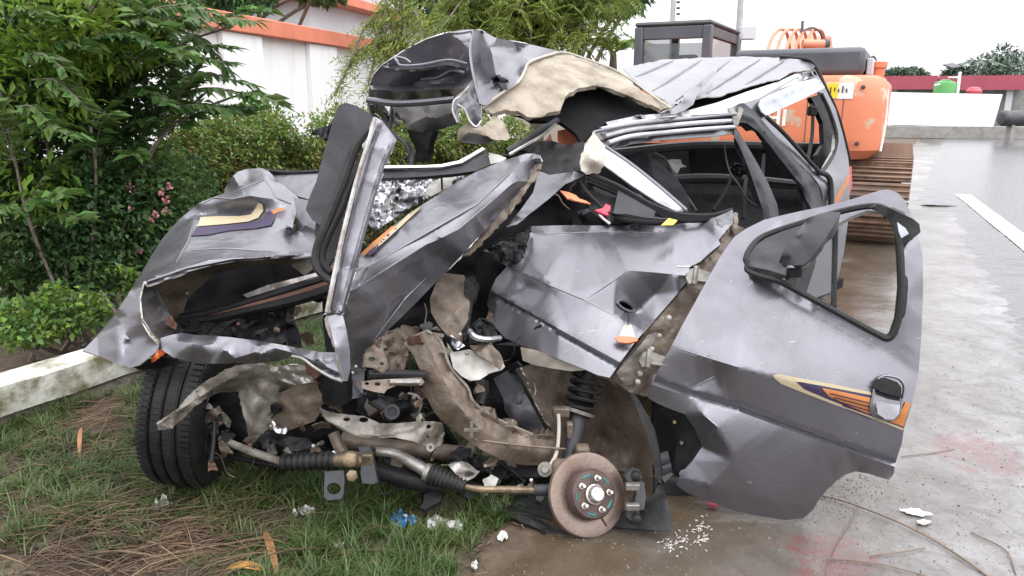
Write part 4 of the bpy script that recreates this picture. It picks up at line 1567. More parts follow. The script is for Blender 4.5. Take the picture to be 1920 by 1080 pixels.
S = 'dry stalks on the verge'
stalk('dry_stalk', [(15, 955, .02), (180, 935, .03), (330, 922, .05), (400, 942, .04), (430, 958, .02), (490, 962, .01)], [.0022, .0028, .002], 'straw', 'long pale dry stalk arching in front of the front tyre', group=S)
stalk('dry_stalk', [(20, 972, .015), (150, 950, .03), (365, 928, .03)], [.0018, .0014], 'straw', 'straight pale stalk lying just behind the arching one', group=S)
stalk('dry_stalk', [(120, 985, .015), (260, 972, .03), (410, 953, .03)], [.002, .0014], 'straw', 'pale stalk crossing below the front tyre', group=S)
stalk('dry_stalk', [(260, 1060, .015), (380, 1045, .03), (520, 1022, .03), (570, 1005, .02)], [.0024, .0016], 'straw', 'dry stalk running up to the brown leaf', group=S)
stalk('dry_stalk', [(300, 1040, .02), (310, 1010, .04), (350, 990, .04), (440, 980, .02)], [.0016, .0012], 'straw', 'yellowish curled stalk in the grass', group=S)
stalk('dry_stalk', [(430, 945, .02), (480, 915, .04), (515, 890, .06)], [.0026, .0018], 'straw', 'stiff stalk sticking up in the grass between tyre and tow eye', group=S)
stalk('dry_stalk', [(40, 900, .02), (160, 868, .03), (220, 790, .08)], [.0018, .0012], 'straw', 'thin stalk leaning towards the low wall', group=S)
T = 'fallen twigs on the wet slab'
stalk('fallen_branch', [(1530, 930, .004), (1600, 952, .012), (1720, 1000, .01), (1810, 1055, .008), (1870, 1095, .005)], [.0028, .0036, .004], 'twig', 'long dark fallen branch running to the bottom right corner', 'branch', T, [[(1610, 957, .01), (1575, 1010, .006), (1555, 1050, .005), (1548, 1090, .003)]])
stalk('fallen_branch', [(1550, 1050, .004), (1650, 1060, .006), (1780, 1095, .004)], [.002, .0015], 'twig', 'thin bent twig along the bottom edge', 'branch', T)
stalk('fallen_branch', [(1630, 1045, .004), (1700, 1036, .006), (1735, 1028, .004)], [.0018, .0012], 'twig', 'short twig under the long dark branch', 'branch', T)
stalk('fallen_branch', [(1690, 858, .004), (1740, 852, .004), (1790, 844, .003)], [.0016, .0012], 'twig', 'thin twig just right of the door edge', 'branch', T)
stalk('fallen_branch', [(1820, 1000, .004), (1885, 1035, .006), (1905, 1080, .004)], [.002, .0014], 'twig', 'curved twig near the right edge', 'branch', T)


def scrap(name, label, cx, cy, w, h, m, cat='litter', amp=0.012, seed=1, group='litter on the ground', ang=0.0):
    """a crumpled piece of film or paper lying on the ground"""
    q = random.Random(seed)
    c = gp(cx, cy)
    mpp = (c - Vector((0, 0, CAM_H))).length / FPX
    W_, H_ = w * mpp, h * mpp * 1.6
    n = 12
    vs, fs, idx = [], [], {}
    for j in range(n + 1):
        for i in range(n + 1):
            u, v = i / n * 2 - 1, j / n * 2 - 1
            rr = math.hypot(u, v); th = math.atan2(v, u)
            lim = 0.72 + 0.3 * noise.noise(Vector((math.cos(th) * 1.7, math.sin(th) * 1.7, seed * 2.3)))
            if rr > lim and rr > 1e-6: u, v = u / rr * lim, v / rr * lim
            x = (u * math.cos(ang) - v * math.sin(ang) * H_ / W_) * W_ / 2
            y = (u * math.sin(ang) * W_ / H_ + v * math.cos(ang)) * H_ / 2
            z = amp * (0.6 + 1.6 * abs(noise.noise(Vector((u * 2.4, v * 2.4, seed * 1.0)))) * 2) - amp * .4
            vs.append((c.x + x, c.y + y, gh(c.x + x, c.y + y) + max(z, .002) + .004))
    for j in range(n):
        for i in range(n):
            a = j * (n + 1) + i
            fs.append((a, a + 1, a + n + 2, a + n + 1))
    o = mesh_obj(name, vs, fs, m, None, True, None, 30)
    s = o.modifiers.new('thickness', 'SOLIDIFY'); s.thickness = 0.0012; s.offset = 1
    return setp(o, label, cat, group)


mat('film_clear', (0.50, 0.50, 0.48), (0.30, 0.28, 0.25), 30, 0.22, lo=0.4, hi=0.6)
mat('film_white', (0.75, 0.75, 0.73), (0.55, 0.53, 0.50), 20, 0.4)
mat('film_blue', (0.02, 0.16, 0.42), (0.70, 0.72, 0.72), 26, 0.3, lo=0.56, hi=0.60)
mat('leaf_brown', (0.20, 0.085, 0.035), (0.30, 0.14, 0.06), 12, 0.6)
mat('leaf_yellow', (0.42, 0.19, 0.03), (0.55, 0.26, 0.05), 10, 0.5)
scrap('wrapper', 'crumpled blue and white wrapper on the grass below the steering rod', 757, 982, 62, 34, 'film_blue', 'wrapper', 0.018, 3)
scrap('plastic_film', 'clear crumpled plastic film right of the blue wrapper', 832, 990, 92, 34, 'film_clear', 'film', 0.016, 5)
scrap('plastic_film', 'small greyish film scrap in the grass left of the blue wrapper', 573, 966, 50, 26, 'film_clear', 'film', 0.014, 6)
scrap('plastic_film', 'pale crumpled tuft of film below the front tyre', 305, 960, 40, 30, 'film_clear', 'film', 0.022, 7)
scrap('paper_scrap', 'small white scrap in the grass below the tow eye', 632, 1029, 34, 12, 'film_white', 'scrap', 0.006, 8)
scrap('paper_scrap', 'pale scrap on the wet slab below the splash shield', 942, 1010, 26, 20, 'film_white', 'scrap', 0.008, 9)
scrap('paper_scrap', 'white upright scrap at the bottom edge where grass meets slab', 890, 1068, 16, 22, 'film_white', 'scrap', 0.010, 10)
scrap('paper_scrap', 'torn white paper on the slab right of the door', 1716, 964, 58, 18, 'film_white', 'scrap', 0.003, 11, ang=-.3)
scrap('paper_scrap', 'thin grey-white paper just below the torn white paper', 1732, 982, 34, 12, 'film_clear', 'scrap', 0.003, 12)


def big_leaf(label, a, b, w, m, lift=0.03):
    p, q = gp(*a), gp(*b)
    ax = q - p; L = ax.length; ax.normalize()
    sd = ax.cross(Vector((0, 0, 1))).normalized()
    vs, fs = [], []
    for i in range(9):
        t = i / 8; k = math.sin(math.pi * min(t * .92 + .04, 1)) ** .7 * w
        c = p + ax * L * t + Vector((0, 0, lift * math.sin(t * 3) + .006))
        vs += [c - sd * k + Vector((0, 0, k * .5)), c, c + sd * k + Vector((0, 0, k * .5))]
    for i in range(8):
        a_ = i * 3
        fs += [(a_, a_ + 1, a_ + 4, a_ + 3), (a_ + 1, a_ + 2, a_ + 5, a_ + 4)]
    o = mesh_obj('fallen_leaf', vs, fs, m)
    s = o.modifiers.new('thickness', 'SOLIDIFY'); s.thickness = 0.001
    setp(o, label, 'leaf', 'fallen leaves')


big_leaf('long brown dry leaf standing up at the bottom edge of the grass', (522, 1085, 0.0), (496, 1008, .02), .012, 'leaf_brown')
big_leaf('orange-yellow leaf cut by the bottom edge', (425, 1080, 0.01), (500, 1080, .01), .018, 'leaf_yellow', .015)
big_leaf('small tan leaf upright in the grass left of the front tyre', (150, 870, .0), (157, 830, .05), .008, 'leaf_brown')

# ================================================================== the wrecked car
mat('torn_rim', (0.50, 0.49, 0.47), (0.30, 0.27, 0.24), 40, 0.5, metal=0.4)
paint('car_paint', (0.174, 0.170, 0.189), metal=0.84, rough=0.30)
paint('car_paint_crushed', (0.165, 0.162, 0.180), metal=0.84, rough=0.29, crease=0.10)
mat('trim_and_lit_paint', (0.50, 0.50, 0.52), (0.36, 0.35, 0.36), 9, 0.33, metal=0.6)  # polished trim of the moulding; on window_pillar it stands for sky-lit body paint
paint('car_paint_dark', (0.09, 0.09, 0.10), dirt_amt=0.2)
mat('bare_steel', (0.36, 0.35, 0.34), (0.22, 0.19, 0.16), 14, 0.35, rough2=0.6, metal=0.7, bump=0.3, bscale=60)
mat('primer_beige', (0.215, 0.198, 0.168), (0.07, 0.058, 0.047), 11, 0.45, bump=0.4, bscale=40, lo=0.40, hi=0.62, detail=8)
mat('mud_brown', (0.165, 0.126, 0.094), (0.075, 0.055, 0.040), 10, 0.38, rough2=0.65, metal=0.15, bump=0.5, bscale=45, detail=8)
mat('headliner', (0.30, 0.26, 0.205), (0.13, 0.10, 0.07), 9, 0.85, lo=0.42, hi=0.75, bump=0.3, bscale=35)
mat('trim_cream', (0.44, 0.41, 0.35), (0.32, 0.29, 0.24), 8, 0.7)
mat('black_plastic', (0.007, 0.007, 0.008), (0.016, 0.0155, 0.016), 9, 0.36, rough2=0.6, bump=0.2, bscale=40, spec=0.18)
mat('grey_plastic', (0.020, 0.020, 0.023), (0.034, 0.034, 0.038), 8, 0.45, spec=0.3, bump=0.15, bscale=60)
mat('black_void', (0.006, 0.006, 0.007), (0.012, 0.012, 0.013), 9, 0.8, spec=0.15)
mat('rubber', (0.008, 0.008, 0.009), (0.020, 0.019, 0.018), 16, 0.55, bump=0.2, bscale=50, spec=0.3)
mat('cloth_dark', (0.009, 0.009, 0.010), (0.016, 0.016, 0.018), 20, 0.85, bump=0.3, bscale=80, spec=0.1)
mat('cloth_grey', (0.12, 0.112, 0.108), (0.07, 0.065, 0.065), 9, 0.85, bump=0.3, bscale=60)
mat('rust', (0.115, 0.05, 0.03), (0.06, 0.032, 0.022), 16, 0.75, bump=0.4, bscale=50)
mat('disc_iron', (0.21, 0.165, 0.14), (0.14, 0.095, 0.075), 7, 0.38, metal=0.65, bump=0.15, bscale=80)
mat('disc_hat', (0.11, 0.07, 0.06), (0.055, 0.04, 0.034), 14, 0.6, metal=0.4, bump=0.3, bscale=60)
mat('steel_clean', (0.62, 0.61, 0.58), (0.45, 0.42, 0.38), 20, 0.3, metal=0.85)
mat('teal_mark', (0.02, 0.16, 0.15), (0.02, 0.10, 0.10), 30, 0.6)
mat('brass', (0.24, 0.185, 0.115), (0.10, 0.075, 0.05), 16, 0.45, metal=0.6, bump=0.3, bscale=60)
mat('decal_cream', (0.36, 0.30, 0.19), None, rough=0.5)
mat('decal_purple', (0.035, 0.024, 0.055), None, rough=0.55, spec=0.3)
mat('decal_orange', (0.40, 0.14, 0.03), None, rough=0.5)
mat('lens_orange', (0.62, 0.13, 0.03), None, rough=0.2, coat=0.6)
mat('lens_red', (0.40, 0.03, 0.03), None, rough=0.2, coat=0.6)
mat('red_plastic', (0.45, 0.03, 0.06), None, rough=0.4)
mat('yellow_tag', (0.75, 0.52, 0.05), None, rough=0.5)
mat('white_plastic', (0.46, 0.45, 0.42), (0.34, 0.32, 0.28), 20, 0.45)
mat('foil', (0.62, 0.62, 0.64), (0.40, 0.40, 0.42), 20, 0.25, metal=0.9)
mat('visor_smoke', (0.23, 0.25, 0.28), (0.32, 0.34, 0.37), 60, 0.2, coat=0.5, bump=0.3, bscale=180, bdist=0.003)
mat('tyre_glass', (0.03, 0.035, 0.035), None, rough=0.05, alpha=0.12, spec=0.3)

CAR = Vector((0.75, 3.3, 0))
car = root('wrecked_car', CAR, 'grey silver car with its front crushed open and one door hanging out', 'car')

# ---------------------------------------------------------------- rear half of the shell
roof = sheet('rear_roof', [(1167, 127), (1243, 112), (1300, 109), (1390, 106), (1460, 108), (1510, 113), (1527, 123), (1523, 131), (1487, 134), (1462, 148), (1440, 152), (1400, 164), (1372, 172), (1347, 181), (1322, 181), (1307, 184), (1287, 189), (1272, 199), (1257, 202), (1247, 188), (1223, 175), (1200, 158), (1183, 144)],
      [(1167, 127, 4.3), (1243, 112, 4.9), (1390, 106, 5.1), (1510, 113, 5.0), (1523, 131, 4.85), (1460, 148, 4.45), (1347, 181, 3.95), (1257, 202, 3.6), (1223, 175, 3.75), (1300, 140, 4.35), (1400, 130, 4.7)],
      'car_paint', car, res=7, crumple=(0.012, 0.35), rag=0.8)
RD = o_depth[roof.name]
for a_, b_ in (((1262, 114), (1192, 144)), ((1315, 112), (1224, 170)), ((1372, 110), (1268, 188)), ((1425, 111), (1325, 174)), ((1470, 114), (1398, 158))):
    ptube('roof_rib', [(x, y, float(RD([(x, y)])[0]) + .004) for x, y in ((a_[0] + (b_[0] - a_[0]) * t / 6, a_[1] + (b_[1] - a_[1]) * t / 6) for t in range(7))], [.003, .012, .013, .012, .003], 'car_paint', roof, 8)
sheet('roof_fold', [(1349, 121), (1340, 140), (1322, 160), (1306, 180), (1300, 196), (1285, 206), (1264, 214), (1232, 219), (1236, 213), (1262, 203), (1280, 190), (1283, 175), (1300, 163), (1320, 150), (1335, 134)],
      [(1349, 121, 4.45), (1310, 165, 3.95), (1283, 185, 3.62), (1300, 196, 3.7), (1232, 216, 3.45)], 'car_paint', car, back='primer_beige', res=5, crumple=(0.012, 0.1))
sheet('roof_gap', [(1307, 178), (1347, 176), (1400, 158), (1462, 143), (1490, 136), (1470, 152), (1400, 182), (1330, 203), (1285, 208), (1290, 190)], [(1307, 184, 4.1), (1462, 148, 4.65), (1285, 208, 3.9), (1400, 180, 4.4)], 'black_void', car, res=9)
# side rail: cream edge and the ridged drip moulding
sheet('roof_rail', [(1378, 198), (1372, 212), (1300, 216), (1240, 221), (1185, 226), (1140, 235), (1136, 229), (1187, 218), (1235, 213), (1290, 207), (1345, 192), (1400, 172), (1462, 152), (1490, 139), (1528, 133), (1533, 141), (1500, 153), (1460, 168), (1425, 184)],
      [(1378, 205, 3.95), (1240, 217, 3.5), (1140, 232, 3.25), (1462, 160, 4.4), (1530, 137, 4.8)], 'trim_and_lit_paint', car, back='primer_beige', res=7, crumple=(0.008, 0.15))
sheet('drip_moulding', [(1123, 246), (1140, 236), (1185, 227), (1240, 222), (1300, 217), (1372, 212), (1379, 216), (1377, 250), (1333, 256), (1233, 263), (1180, 270), (1147, 279), (1135, 268)],
      [(1123, 246, 3.26), (1147, 279, 3.20), (1240, 222, 3.57), (1235, 262, 3.46), (1378, 214, 3.98), (1377, 250, 3.85)], 'car_paint_dark', car, res=5)
for k, (dy, r_) in enumerate(((0, .011), (12, .012), (25, .011))):
    ptube('moulding_ridge', [(1126 + k * 7, 243 + dy, 3.235 - .02 * k), (1180, 231 + dy, 3.36 - .025 * k), (1240, 225 + dy * .97, 3.535 - .03 * k), (1310, 219 + dy * .95, 3.73 - .03 * k), (1378, 215 + dy * .92, 3.945 - .04 * k)], r_, 'trim_and_lit_paint', car, 10)
ptube('weather_strip', [(1380, 214, 3.9), (1300, 222, 3.68), (1200, 232, 3.38), (1135, 243, 3.2), (1113, 250, 3.14), (1126, 268, 3.12), (1180, 305, 3.1), (1233, 347, 3.05), (1287, 394, 3.0)], 0.007, 'car_paint', car, 7)
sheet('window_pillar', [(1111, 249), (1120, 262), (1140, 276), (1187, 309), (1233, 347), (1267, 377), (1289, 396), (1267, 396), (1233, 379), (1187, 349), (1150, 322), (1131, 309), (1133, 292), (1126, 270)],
      [(1111, 249, 3.18), (1187, 309, 3.19), (1240, 352, 3.12), (1289, 396, 3.02), (1233, 379, 3.00), (1187, 349, 3.05), (1131, 309, 3.09)], 'trim_and_lit_paint', car, res=5, crumple=(0.006, 0.12), ribs=[([(1118, 256), (1200, 318), (1285, 394)], 3, 0.012)])  # body paint facing the sky: its brightness is put into the colour
sheet('torn_lining', [(1112, 248), (1104, 262), (1095, 278), (1090, 290), (1088, 305), (1090, 320), (1098, 326), (1112, 327), (1122, 326), (1128, 318), (1131, 309), (1137, 292), (1134, 275), (1122, 258)],
      [(1112, 248, 3.12), (1090, 300, 3.02), (1112, 300, 2.97), (1134, 285, 3.07), (1122, 325, 3.05)], 'trim_cream', car, res=5, crumple=(0.012, 0.08), rag=1.2)
for k, (dx, dy) in enumerate(((0, 0), (2, 8), (6, 16))):
    ptube('door_seal', [(1100 + dx, 324 + dy, 3.05), (1160 + dx, 350 + dy, 3.02), (1215 + dx, 381 + dy * .8, 2.98), (1262, 400 + dy * .6, 2.95), (1300, 405 + dy * .5, 2.94), (1340, 404 + dy * .3, 2.93), (1374, 394, 2.93)], 0.011, 'black_plastic', car, 7)
# pillars
sheet('rear_door_frame', [(1380, 200), (1386, 194), (1394, 193), (1413, 207), (1447, 247), (1480, 285), (1513, 322), (1535, 349), (1540, 372), (1543, 396), (1520, 398), (1510, 370), (1490, 332), (1463, 298), (1440, 268), (1423, 248), (1402, 231), (1380, 228)],
      [(1380, 210, 3.92), (1413, 215, 4.0), (1480, 290, 4.12), (1535, 349, 4.22), (1530, 396, 4.2), (1440, 268, 3.98)], 'grey_plastic', car, res=6, thick=0.05, ribs=[([(1384, 212), (1412, 222), (1450, 264), (1500, 325), (1528, 396)], 7, 0.03)])
sheet('centre_pillar', [(1377, 236), (1383, 243), (1394, 262), (1417, 300), (1440, 342), (1457, 382), (1461, 408), (1433, 416), (1430, 393), (1413, 342), (1397, 298), (1384, 270), (1376, 256)],
      [(1380, 245, 3.86), (1417, 300, 3.84), (1457, 382, 3.76), (1440, 410, 3.72), (1397, 298, 3.80)], 'grey_plastic', car, res=6, thick=0.05, ribs=[([(1384, 250), (1408, 306), (1436, 360), (1446, 412)], 8, 0.025)])
sheet('pillar_bracket', [(1364, 203), (1384, 197), (1394, 205), (1384, 236), (1377, 236), (1372, 214)], [(1364, 203, 3.9), (1394, 205, 3.95), (1380, 236, 3.85)], 'primer_beige', car, res=5)
QW = [(1433, 216), (1510, 183), (1537, 172), (1546, 190), (1553, 207), (1562, 232), (1567, 252), (1564, 283), (1545, 315), (1535, 320), (1526, 312), (1500, 280), (1470, 248)]
quarter = sheet('quarter_panel', [(1394, 193), (1420, 186), (1487, 148), (1500, 144), (1531, 138), (1537, 146), (1547, 165), (1567, 205), (1580, 250), (1590, 292), (1594, 330), (1592, 400), (1583, 470), (1566, 545), (1535, 556), (1480, 580), (1400, 640), (1300, 700), (1300, 560), (1380, 470), (1461, 412), (1530, 412), (1543, 396), (1540, 372), (1535, 349), (1513, 322), (1480, 285), (1447, 247), (1413, 207)],
      [(1394, 193, 4.0), (1531, 138, 4.8), (1567, 205, 4.85), (1590, 292, 4.95), (1592, 400, 4.9), (1566, 545, 4.75), (1540, 345, 4.3), (1480, 285, 4.15), (1430, 210, 4.08), (1545, 315, 4.5), (1530, 412, 4.3), (1461, 420, 3.9), (1300, 600, 3.2), (1400, 640, 3.6), (1550, 450, 4.6)],
      'car_paint', car, res=8, holes=[QW], thick=0.02, sharp=43, lin=.4)
sheet('rear_door_inner', [(1380, 470), (1461, 418), (1528, 415), (1536, 450), (1528, 500), (1512, 548), (1480, 575), (1400, 634), (1306, 694), (1304, 560)], [(1380, 470, 3.44), (1461, 418, 3.82), (1528, 415, 4.2), (1512, 548, 4.2), (1400, 634, 3.52), (1306, 694, 3.1), (1304, 560, 3.1)], 'black_plastic', car, res=10, thick=.02, crumple=(.02, .2))
sheet('quarter_stripe', [(1566, 372), (1592, 325), (1593, 338), (1566, 392)], [], 'decal_orange', quarter, depth=o_depth[quarter.name], offset=0.004, res=6, thick=0.001)
sheet('quarter_stripe', [(1545, 398), (1556, 380), (1556, 400), (1546, 412)], [], 'decal_orange', quarter, depth=o_depth[quarter.name], offset=0.004, res=6, thick=0.001)
sheet('rain_visor', [(1422, 197), (1426, 187), (1440, 179), (1500, 153), (1530, 147), (1540, 152), (1547, 164), (1510, 184), (1470, 202), (1437, 217), (1428, 210)],
      [(1422, 197, 4.02), (1437, 217, 4.04), (1500, 153, 4.50), (1510, 184, 4.46), (1547, 164, 4.75)], 'visor_smoke', car, res=6, ribs=[([(1436, 190), (1490, 166), (1524, 154)], 5, 0.02)])
ptube('window_seal', [(1437, 219, 4.02), (1470, 250, 4.1), (1500, 283, 4.2), (1530, 316, 4.3), (1540, 322, 4.38), (1556, 302, 4.6), (1566, 280, 4.75), (1568, 250, 4.78), (1555, 208, 4.76), (1540, 176, 4.7)], 0.012, 'rubber', car, 7)
ptube('fuel_strap', [(1534, 322, 4.34), (1552, 330, 4.38), (1558, 350, 4.4), (1558, 400, 4.4)], 0.016, 'rubber', car, 8)
ptube('body_seam', [(1500, 310, 4.16), (1530, 342, 4.24), (1541, 368, 4.26), (1541, 400, 4.24)], 0.007, 'rubber', car, 6)
sheet('tail_lamp', [(1591, 315), (1597, 312), (1598, 350), (1592, 368)], [(1594, 320, 4.97), (1594, 365, 4.97)], 'lens_red', car, res=6, thick=0.04)
ptube('roof_seam', [(1462, 107, 5.03), (1512, 112, 4.98), (1529, 124, 4.93), (1548, 165, 4.86), (1567, 206, 4.88), (1581, 252, 4.94), (1592, 300, 4.98)], 0.013, 'black_plastic', car, 8)

# inside of the rear: trim, seat, belts
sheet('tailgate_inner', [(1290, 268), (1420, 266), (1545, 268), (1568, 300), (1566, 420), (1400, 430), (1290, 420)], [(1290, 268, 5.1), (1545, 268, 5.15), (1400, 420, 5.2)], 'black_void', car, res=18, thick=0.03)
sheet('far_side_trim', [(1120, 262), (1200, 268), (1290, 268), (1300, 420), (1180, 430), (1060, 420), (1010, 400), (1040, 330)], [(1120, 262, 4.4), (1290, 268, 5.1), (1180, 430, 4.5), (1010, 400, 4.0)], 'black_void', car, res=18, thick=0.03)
ptube('belt_rail', [(1150, 288, 4.3), (1280, 274, 4.7), (1380, 272, 4.9), (1460, 274, 5.05), (1550, 276, 5.1)], 0.028, 'grey_plastic', car, 8)
ptube('seat_rail', [(1250, 336, 4.2), (1330, 333, 4.3), (1420, 338, 4.4), (1500, 346, 4.5)], 0.024, 'grey_plastic', car, 8)
sheet('bench_backrest', [(1272, 345), (1350, 345), (1430, 352), (1515, 356), (1520, 415), (1400, 430), (1280, 420)], [(1272, 345, 4.15), (1515, 356, 4.5), (1280, 420, 4.0), (1400, 380, 4.2)], 'cloth_dark', car, res=10, thick=0.10, ribs=[([(1285, 362), (1400, 366), (1512, 374)], 10, 0.05)])
sheet('bench_cushion', [(1270, 405), (1350, 392), (1520, 392), (1530, 415), (1461, 420), (1300, 470)], [(1270, 405, 3.9), (1520, 392, 4.35), (1300, 470, 3.6)], 'cloth_dark', car, res=10, thick=0.08)
seat = sheet('seat_back', [(1176, 300), (1184, 290), (1200, 285), (1228, 286), (1245, 295), (1256, 310), (1268, 332), (1287, 362), (1306, 394), (1280, 410), (1240, 400), (1190, 360), (1165, 330)],
      [(1176, 300, 3.6), (1215, 290, 3.5), (1250, 305, 3.6), (1306, 394, 3.42), (1230, 340, 3.36), (1190, 350, 3.5), (1280, 390, 3.36)], 'cloth_dark', car, res=6, thick=0.12, curve=True)
ptube('seat_piping', [(1228, 287, 3.5), (1250, 302, 3.55), (1270, 340, 3.48), (1306, 396, 3.38)], 0.006, 'rubber', seat, 6)
sheet('torn_foam', [(1252, 300), (1262, 298), (1276, 299), (1279, 308), (1288, 312), (1276, 314), (1270, 326), (1262, 318)], [(1252, 300, 3.62), (1288, 312, 3.7), (1262, 318, 3.6)], 'cloth_grey', car, res=4, crumple=(.01, .05))
ptube('seat_belt', [(1521, 195, 4.7), (1524, 215, 4.7), (1522, 260, 4.7), (1512, 312, 4.6)], 0.022, 'black_plastic', car, 8, flat=0.3)
MB().box(P(1523, 208, 4.66), (0.05, 0.05, 0.06)).build('belt_guide', 'black_plastic', car, bev=0.01)
sheet('rear_inner_trim', [(1520, 182), (1538, 176), (1552, 208), (1565, 252), (1562, 282), (1546, 312), (1534, 316), (1532, 290), (1545, 270), (1543, 230), (1530, 200)], [(1530, 182, 4.95), (1562, 282, 5.0), (1534, 316, 4.8)], 'black_plastic', car, res=8, thick=0.03)
ptube('wire_loom', [(1358, 270, 3.8), (1362, 300, 3.8), (1370, 325, 3.75), (1384, 345, 3.7), (1402, 375, 3.7), (1424, 388, 3.75)], 0.0045, 'rubber', car, 6)
ptube('belt_stalk', [(1400, 330, 4.0), (1396, 360, 3.95), (1394, 410, 3.9)], 0.010, 'black_plastic', car, 6)
ptube('belt_stalk', [(1372, 330, 3.9), (1360, 360, 3.85), (1338, 395, 3.8)], 0.014, 'black_plastic', car, 6, flat=.4)
sheet('wire_tangle', [(1366, 318), (1380, 306), (1394, 312), (1396, 326), (1388, 336), (1374, 332)], [(1366, 318, 3.78), (1396, 326, 3.8), (1380, 306, 3.76)], 'black_plastic', car, res=3, crumple=(.03, .03))
ptube('rear_post', [(1432, 290, 4.9), (1430, 330, 4.8)], 0.012, 'grey_plastic', car, 6)

# ---------------------------------------------------------------- torn-off front roof
FR = [(690, 187), (693, 160), (700, 140), (716, 122), (740, 107), (760, 93), (800, 73), (843, 60), (868, 56), (887, 55), (903, 57), (915, 63), (927, 70), (960, 77), (993, 83), (1057, 98), (1035, 103), (1012, 110), (993, 118), (984, 133), (973, 153), (943, 173), (903, 202), (900, 180), (880, 182), (853, 184), (793, 190), (743, 193), (712, 192)]
front_roof = sheet('front_roof', FR, [(690, 187, 3.36), (693, 160, 3.28), (716, 122, 3.20), (740, 107, 3.15), (800, 73, 3.10), (843, 60, 3.09), (743, 193, 3.34), (793, 190, 3.32), (853, 184, 3.26), (993, 83, 3.56), (1057, 98, 3.72), (984, 133, 3.40), (943, 173, 3.14), (903, 200, 3.04), (960, 108, 3.34)],
      'car_paint_crushed', car, back='headliner', res=5, thick=0.008, lin=0.85,
      ridges=[[(887, 55, 3.10), (880, 90, 3.06), (884, 130, 3.03), (893, 170, 3.01), (901, 196, 2.99)], [(903, 60, 3.24), (897, 90, 3.17), (905, 130, 3.12), (918, 152, 3.09)], [(912, 66, 3.21), (922, 100, 3.08), (930, 140, 3.05), (936, 156, 3.08)],
              [(750, 124, 3.20), (790, 122, 3.19), (840, 114, 3.16), (872, 121, 3.12)], [(752, 130, 3.12), (790, 129, 3.11), (840, 122, 3.09), (872, 128, 3.07)],
              [(697, 158, 3.30), (740, 160, 3.27), (800, 158, 3.22), (852, 156, 3.15)], [(700, 168, 3.24), (760, 171, 3.20), (852, 166, 3.12)],
              [(790, 150, 3.22), (820, 150, 3.19), (846, 138, 3.16), (870, 142, 3.12)], [(800, 144, 3.20), (830, 138, 3.13), (850, 131, 3.12)], [(930, 150, 3.18), (950, 158, 3.12), (978, 146, 3.28)], [(970, 92, 3.48), (992, 116, 3.42)]],
      crumple=(0.006, 0.12))
for pts in ([(738, 106, 3.12), (744, 114, 3.10), (752, 123, 3.10), (790, 122, 3.09), (840, 113, 3.07), (876, 120, 3.05)], [(790, 148, 3.18), (820, 145, 3.14), (846, 132, 3.11), (872, 137, 3.07)], [(744, 107, 3.12), (760, 111, 3.11), (770, 118, 3.10)], [(840, 62, 3.06), (862, 62, 3.05), (884, 58, 3.06)], [(886, 60, 3.07), (881, 92, 3.04), (885, 130, 3.01), (894, 170, 2.99), (901, 196, 2.98)]):
    ptube('fold', pts, 0.006, 'car_paint', front_roof, 6)
ptube('roof_edge_lip', [(690, 188, 3.14), (740, 194, 3.07), (793, 192, 3.03), (853, 186, 2.99)], 0.014, 'car_paint_dark', car, 8)
sheet('hanging_roof_flap', [(853, 183), (870, 168), (885, 150), (893, 148), (897, 170), (902, 200), (904, 224), (894, 238), (884, 232), (879, 226), (872, 206), (860, 198), (858, 210), (864, 230), (857, 230), (850, 214), (848, 200)],
      [(853, 183, 2.98), (893, 150, 3.0), (904, 224, 2.92), (880, 226, 2.90), (885, 190, 2.98), (857, 228, 2.95)], 'car_paint_dark', car, back='bare_steel', res=4, ridges=[[(893, 150, 3.0), (884, 190, 3.0), (893, 236, 2.94)]], crumple=(0.012, 0.08))
ptube('flap_edge', [(880, 162, 2.98), (862, 182, 2.96), (851, 190, 2.95), (849, 208, 2.94), (858, 230, 2.93)], 0.005, 'bare_steel', car, 6)
ptube('flap_edge', [(858, 196, 2.95), (872, 207, 2.93), (880, 226, 2.90), (893, 238, 2.89), (903, 226, 2.90)], 0.005, 'bare_steel', car, 6)
sheet('headliner', [(903, 203), (943, 174), (973, 154), (984, 134), (994, 118), (1015, 110), (1037, 103), (1057, 99), (1093, 110), (1147, 130), (1177, 147), (1200, 168), (1226, 182), (1256, 202), (1240, 205), (1205, 190), (1160, 171), (1130, 162), (1110, 160), (1080, 167), (1064, 178), (1057, 188), (1052, 206), (1027, 212), (1010, 221), (993, 220), (970, 209), (950, 206), (923, 213), (908, 214)],
      [(903, 203, 3.04), (973, 154, 3.26), (994, 118, 3.44), (1057, 99, 3.76), (1147, 130, 3.72), (1256, 202, 3.55), (1160, 171, 3.45), (1080, 167, 3.34), (1052, 206, 3.22), (993, 220, 3.12), (923, 213, 3.04), (1000, 180, 3.22), (1060, 140, 3.42)],
      'headliner', car, back='headliner', res=6, thick=0.02, crumple=(0.014, 0.14), rag=1.5)
ptube('headliner_edge', [(903, 202, 3.02), (943, 173, 3.13), (972, 153, 3.24), (984, 132, 3.34), (994, 116, 3.42), (1030, 103, 3.6), (1057, 98, 3.74), (1100, 111, 3.74), (1150, 130, 3.70), (1180, 147, 3.66), (1222, 178, 3.58), (1258, 203, 3.5)], 0.006, 'trim_cream', car, 6)
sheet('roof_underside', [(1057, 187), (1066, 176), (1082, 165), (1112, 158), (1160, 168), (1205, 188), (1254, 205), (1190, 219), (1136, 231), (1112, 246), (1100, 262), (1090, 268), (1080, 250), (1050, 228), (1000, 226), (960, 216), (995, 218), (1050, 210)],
      [(1057, 187, 3.5), (1160, 168, 3.65), (1254, 205, 3.6), (1112, 246, 3.4), (1060, 226, 3.42), (960, 216, 3.3)], 'black_void', car, res=8, thick=0.02)
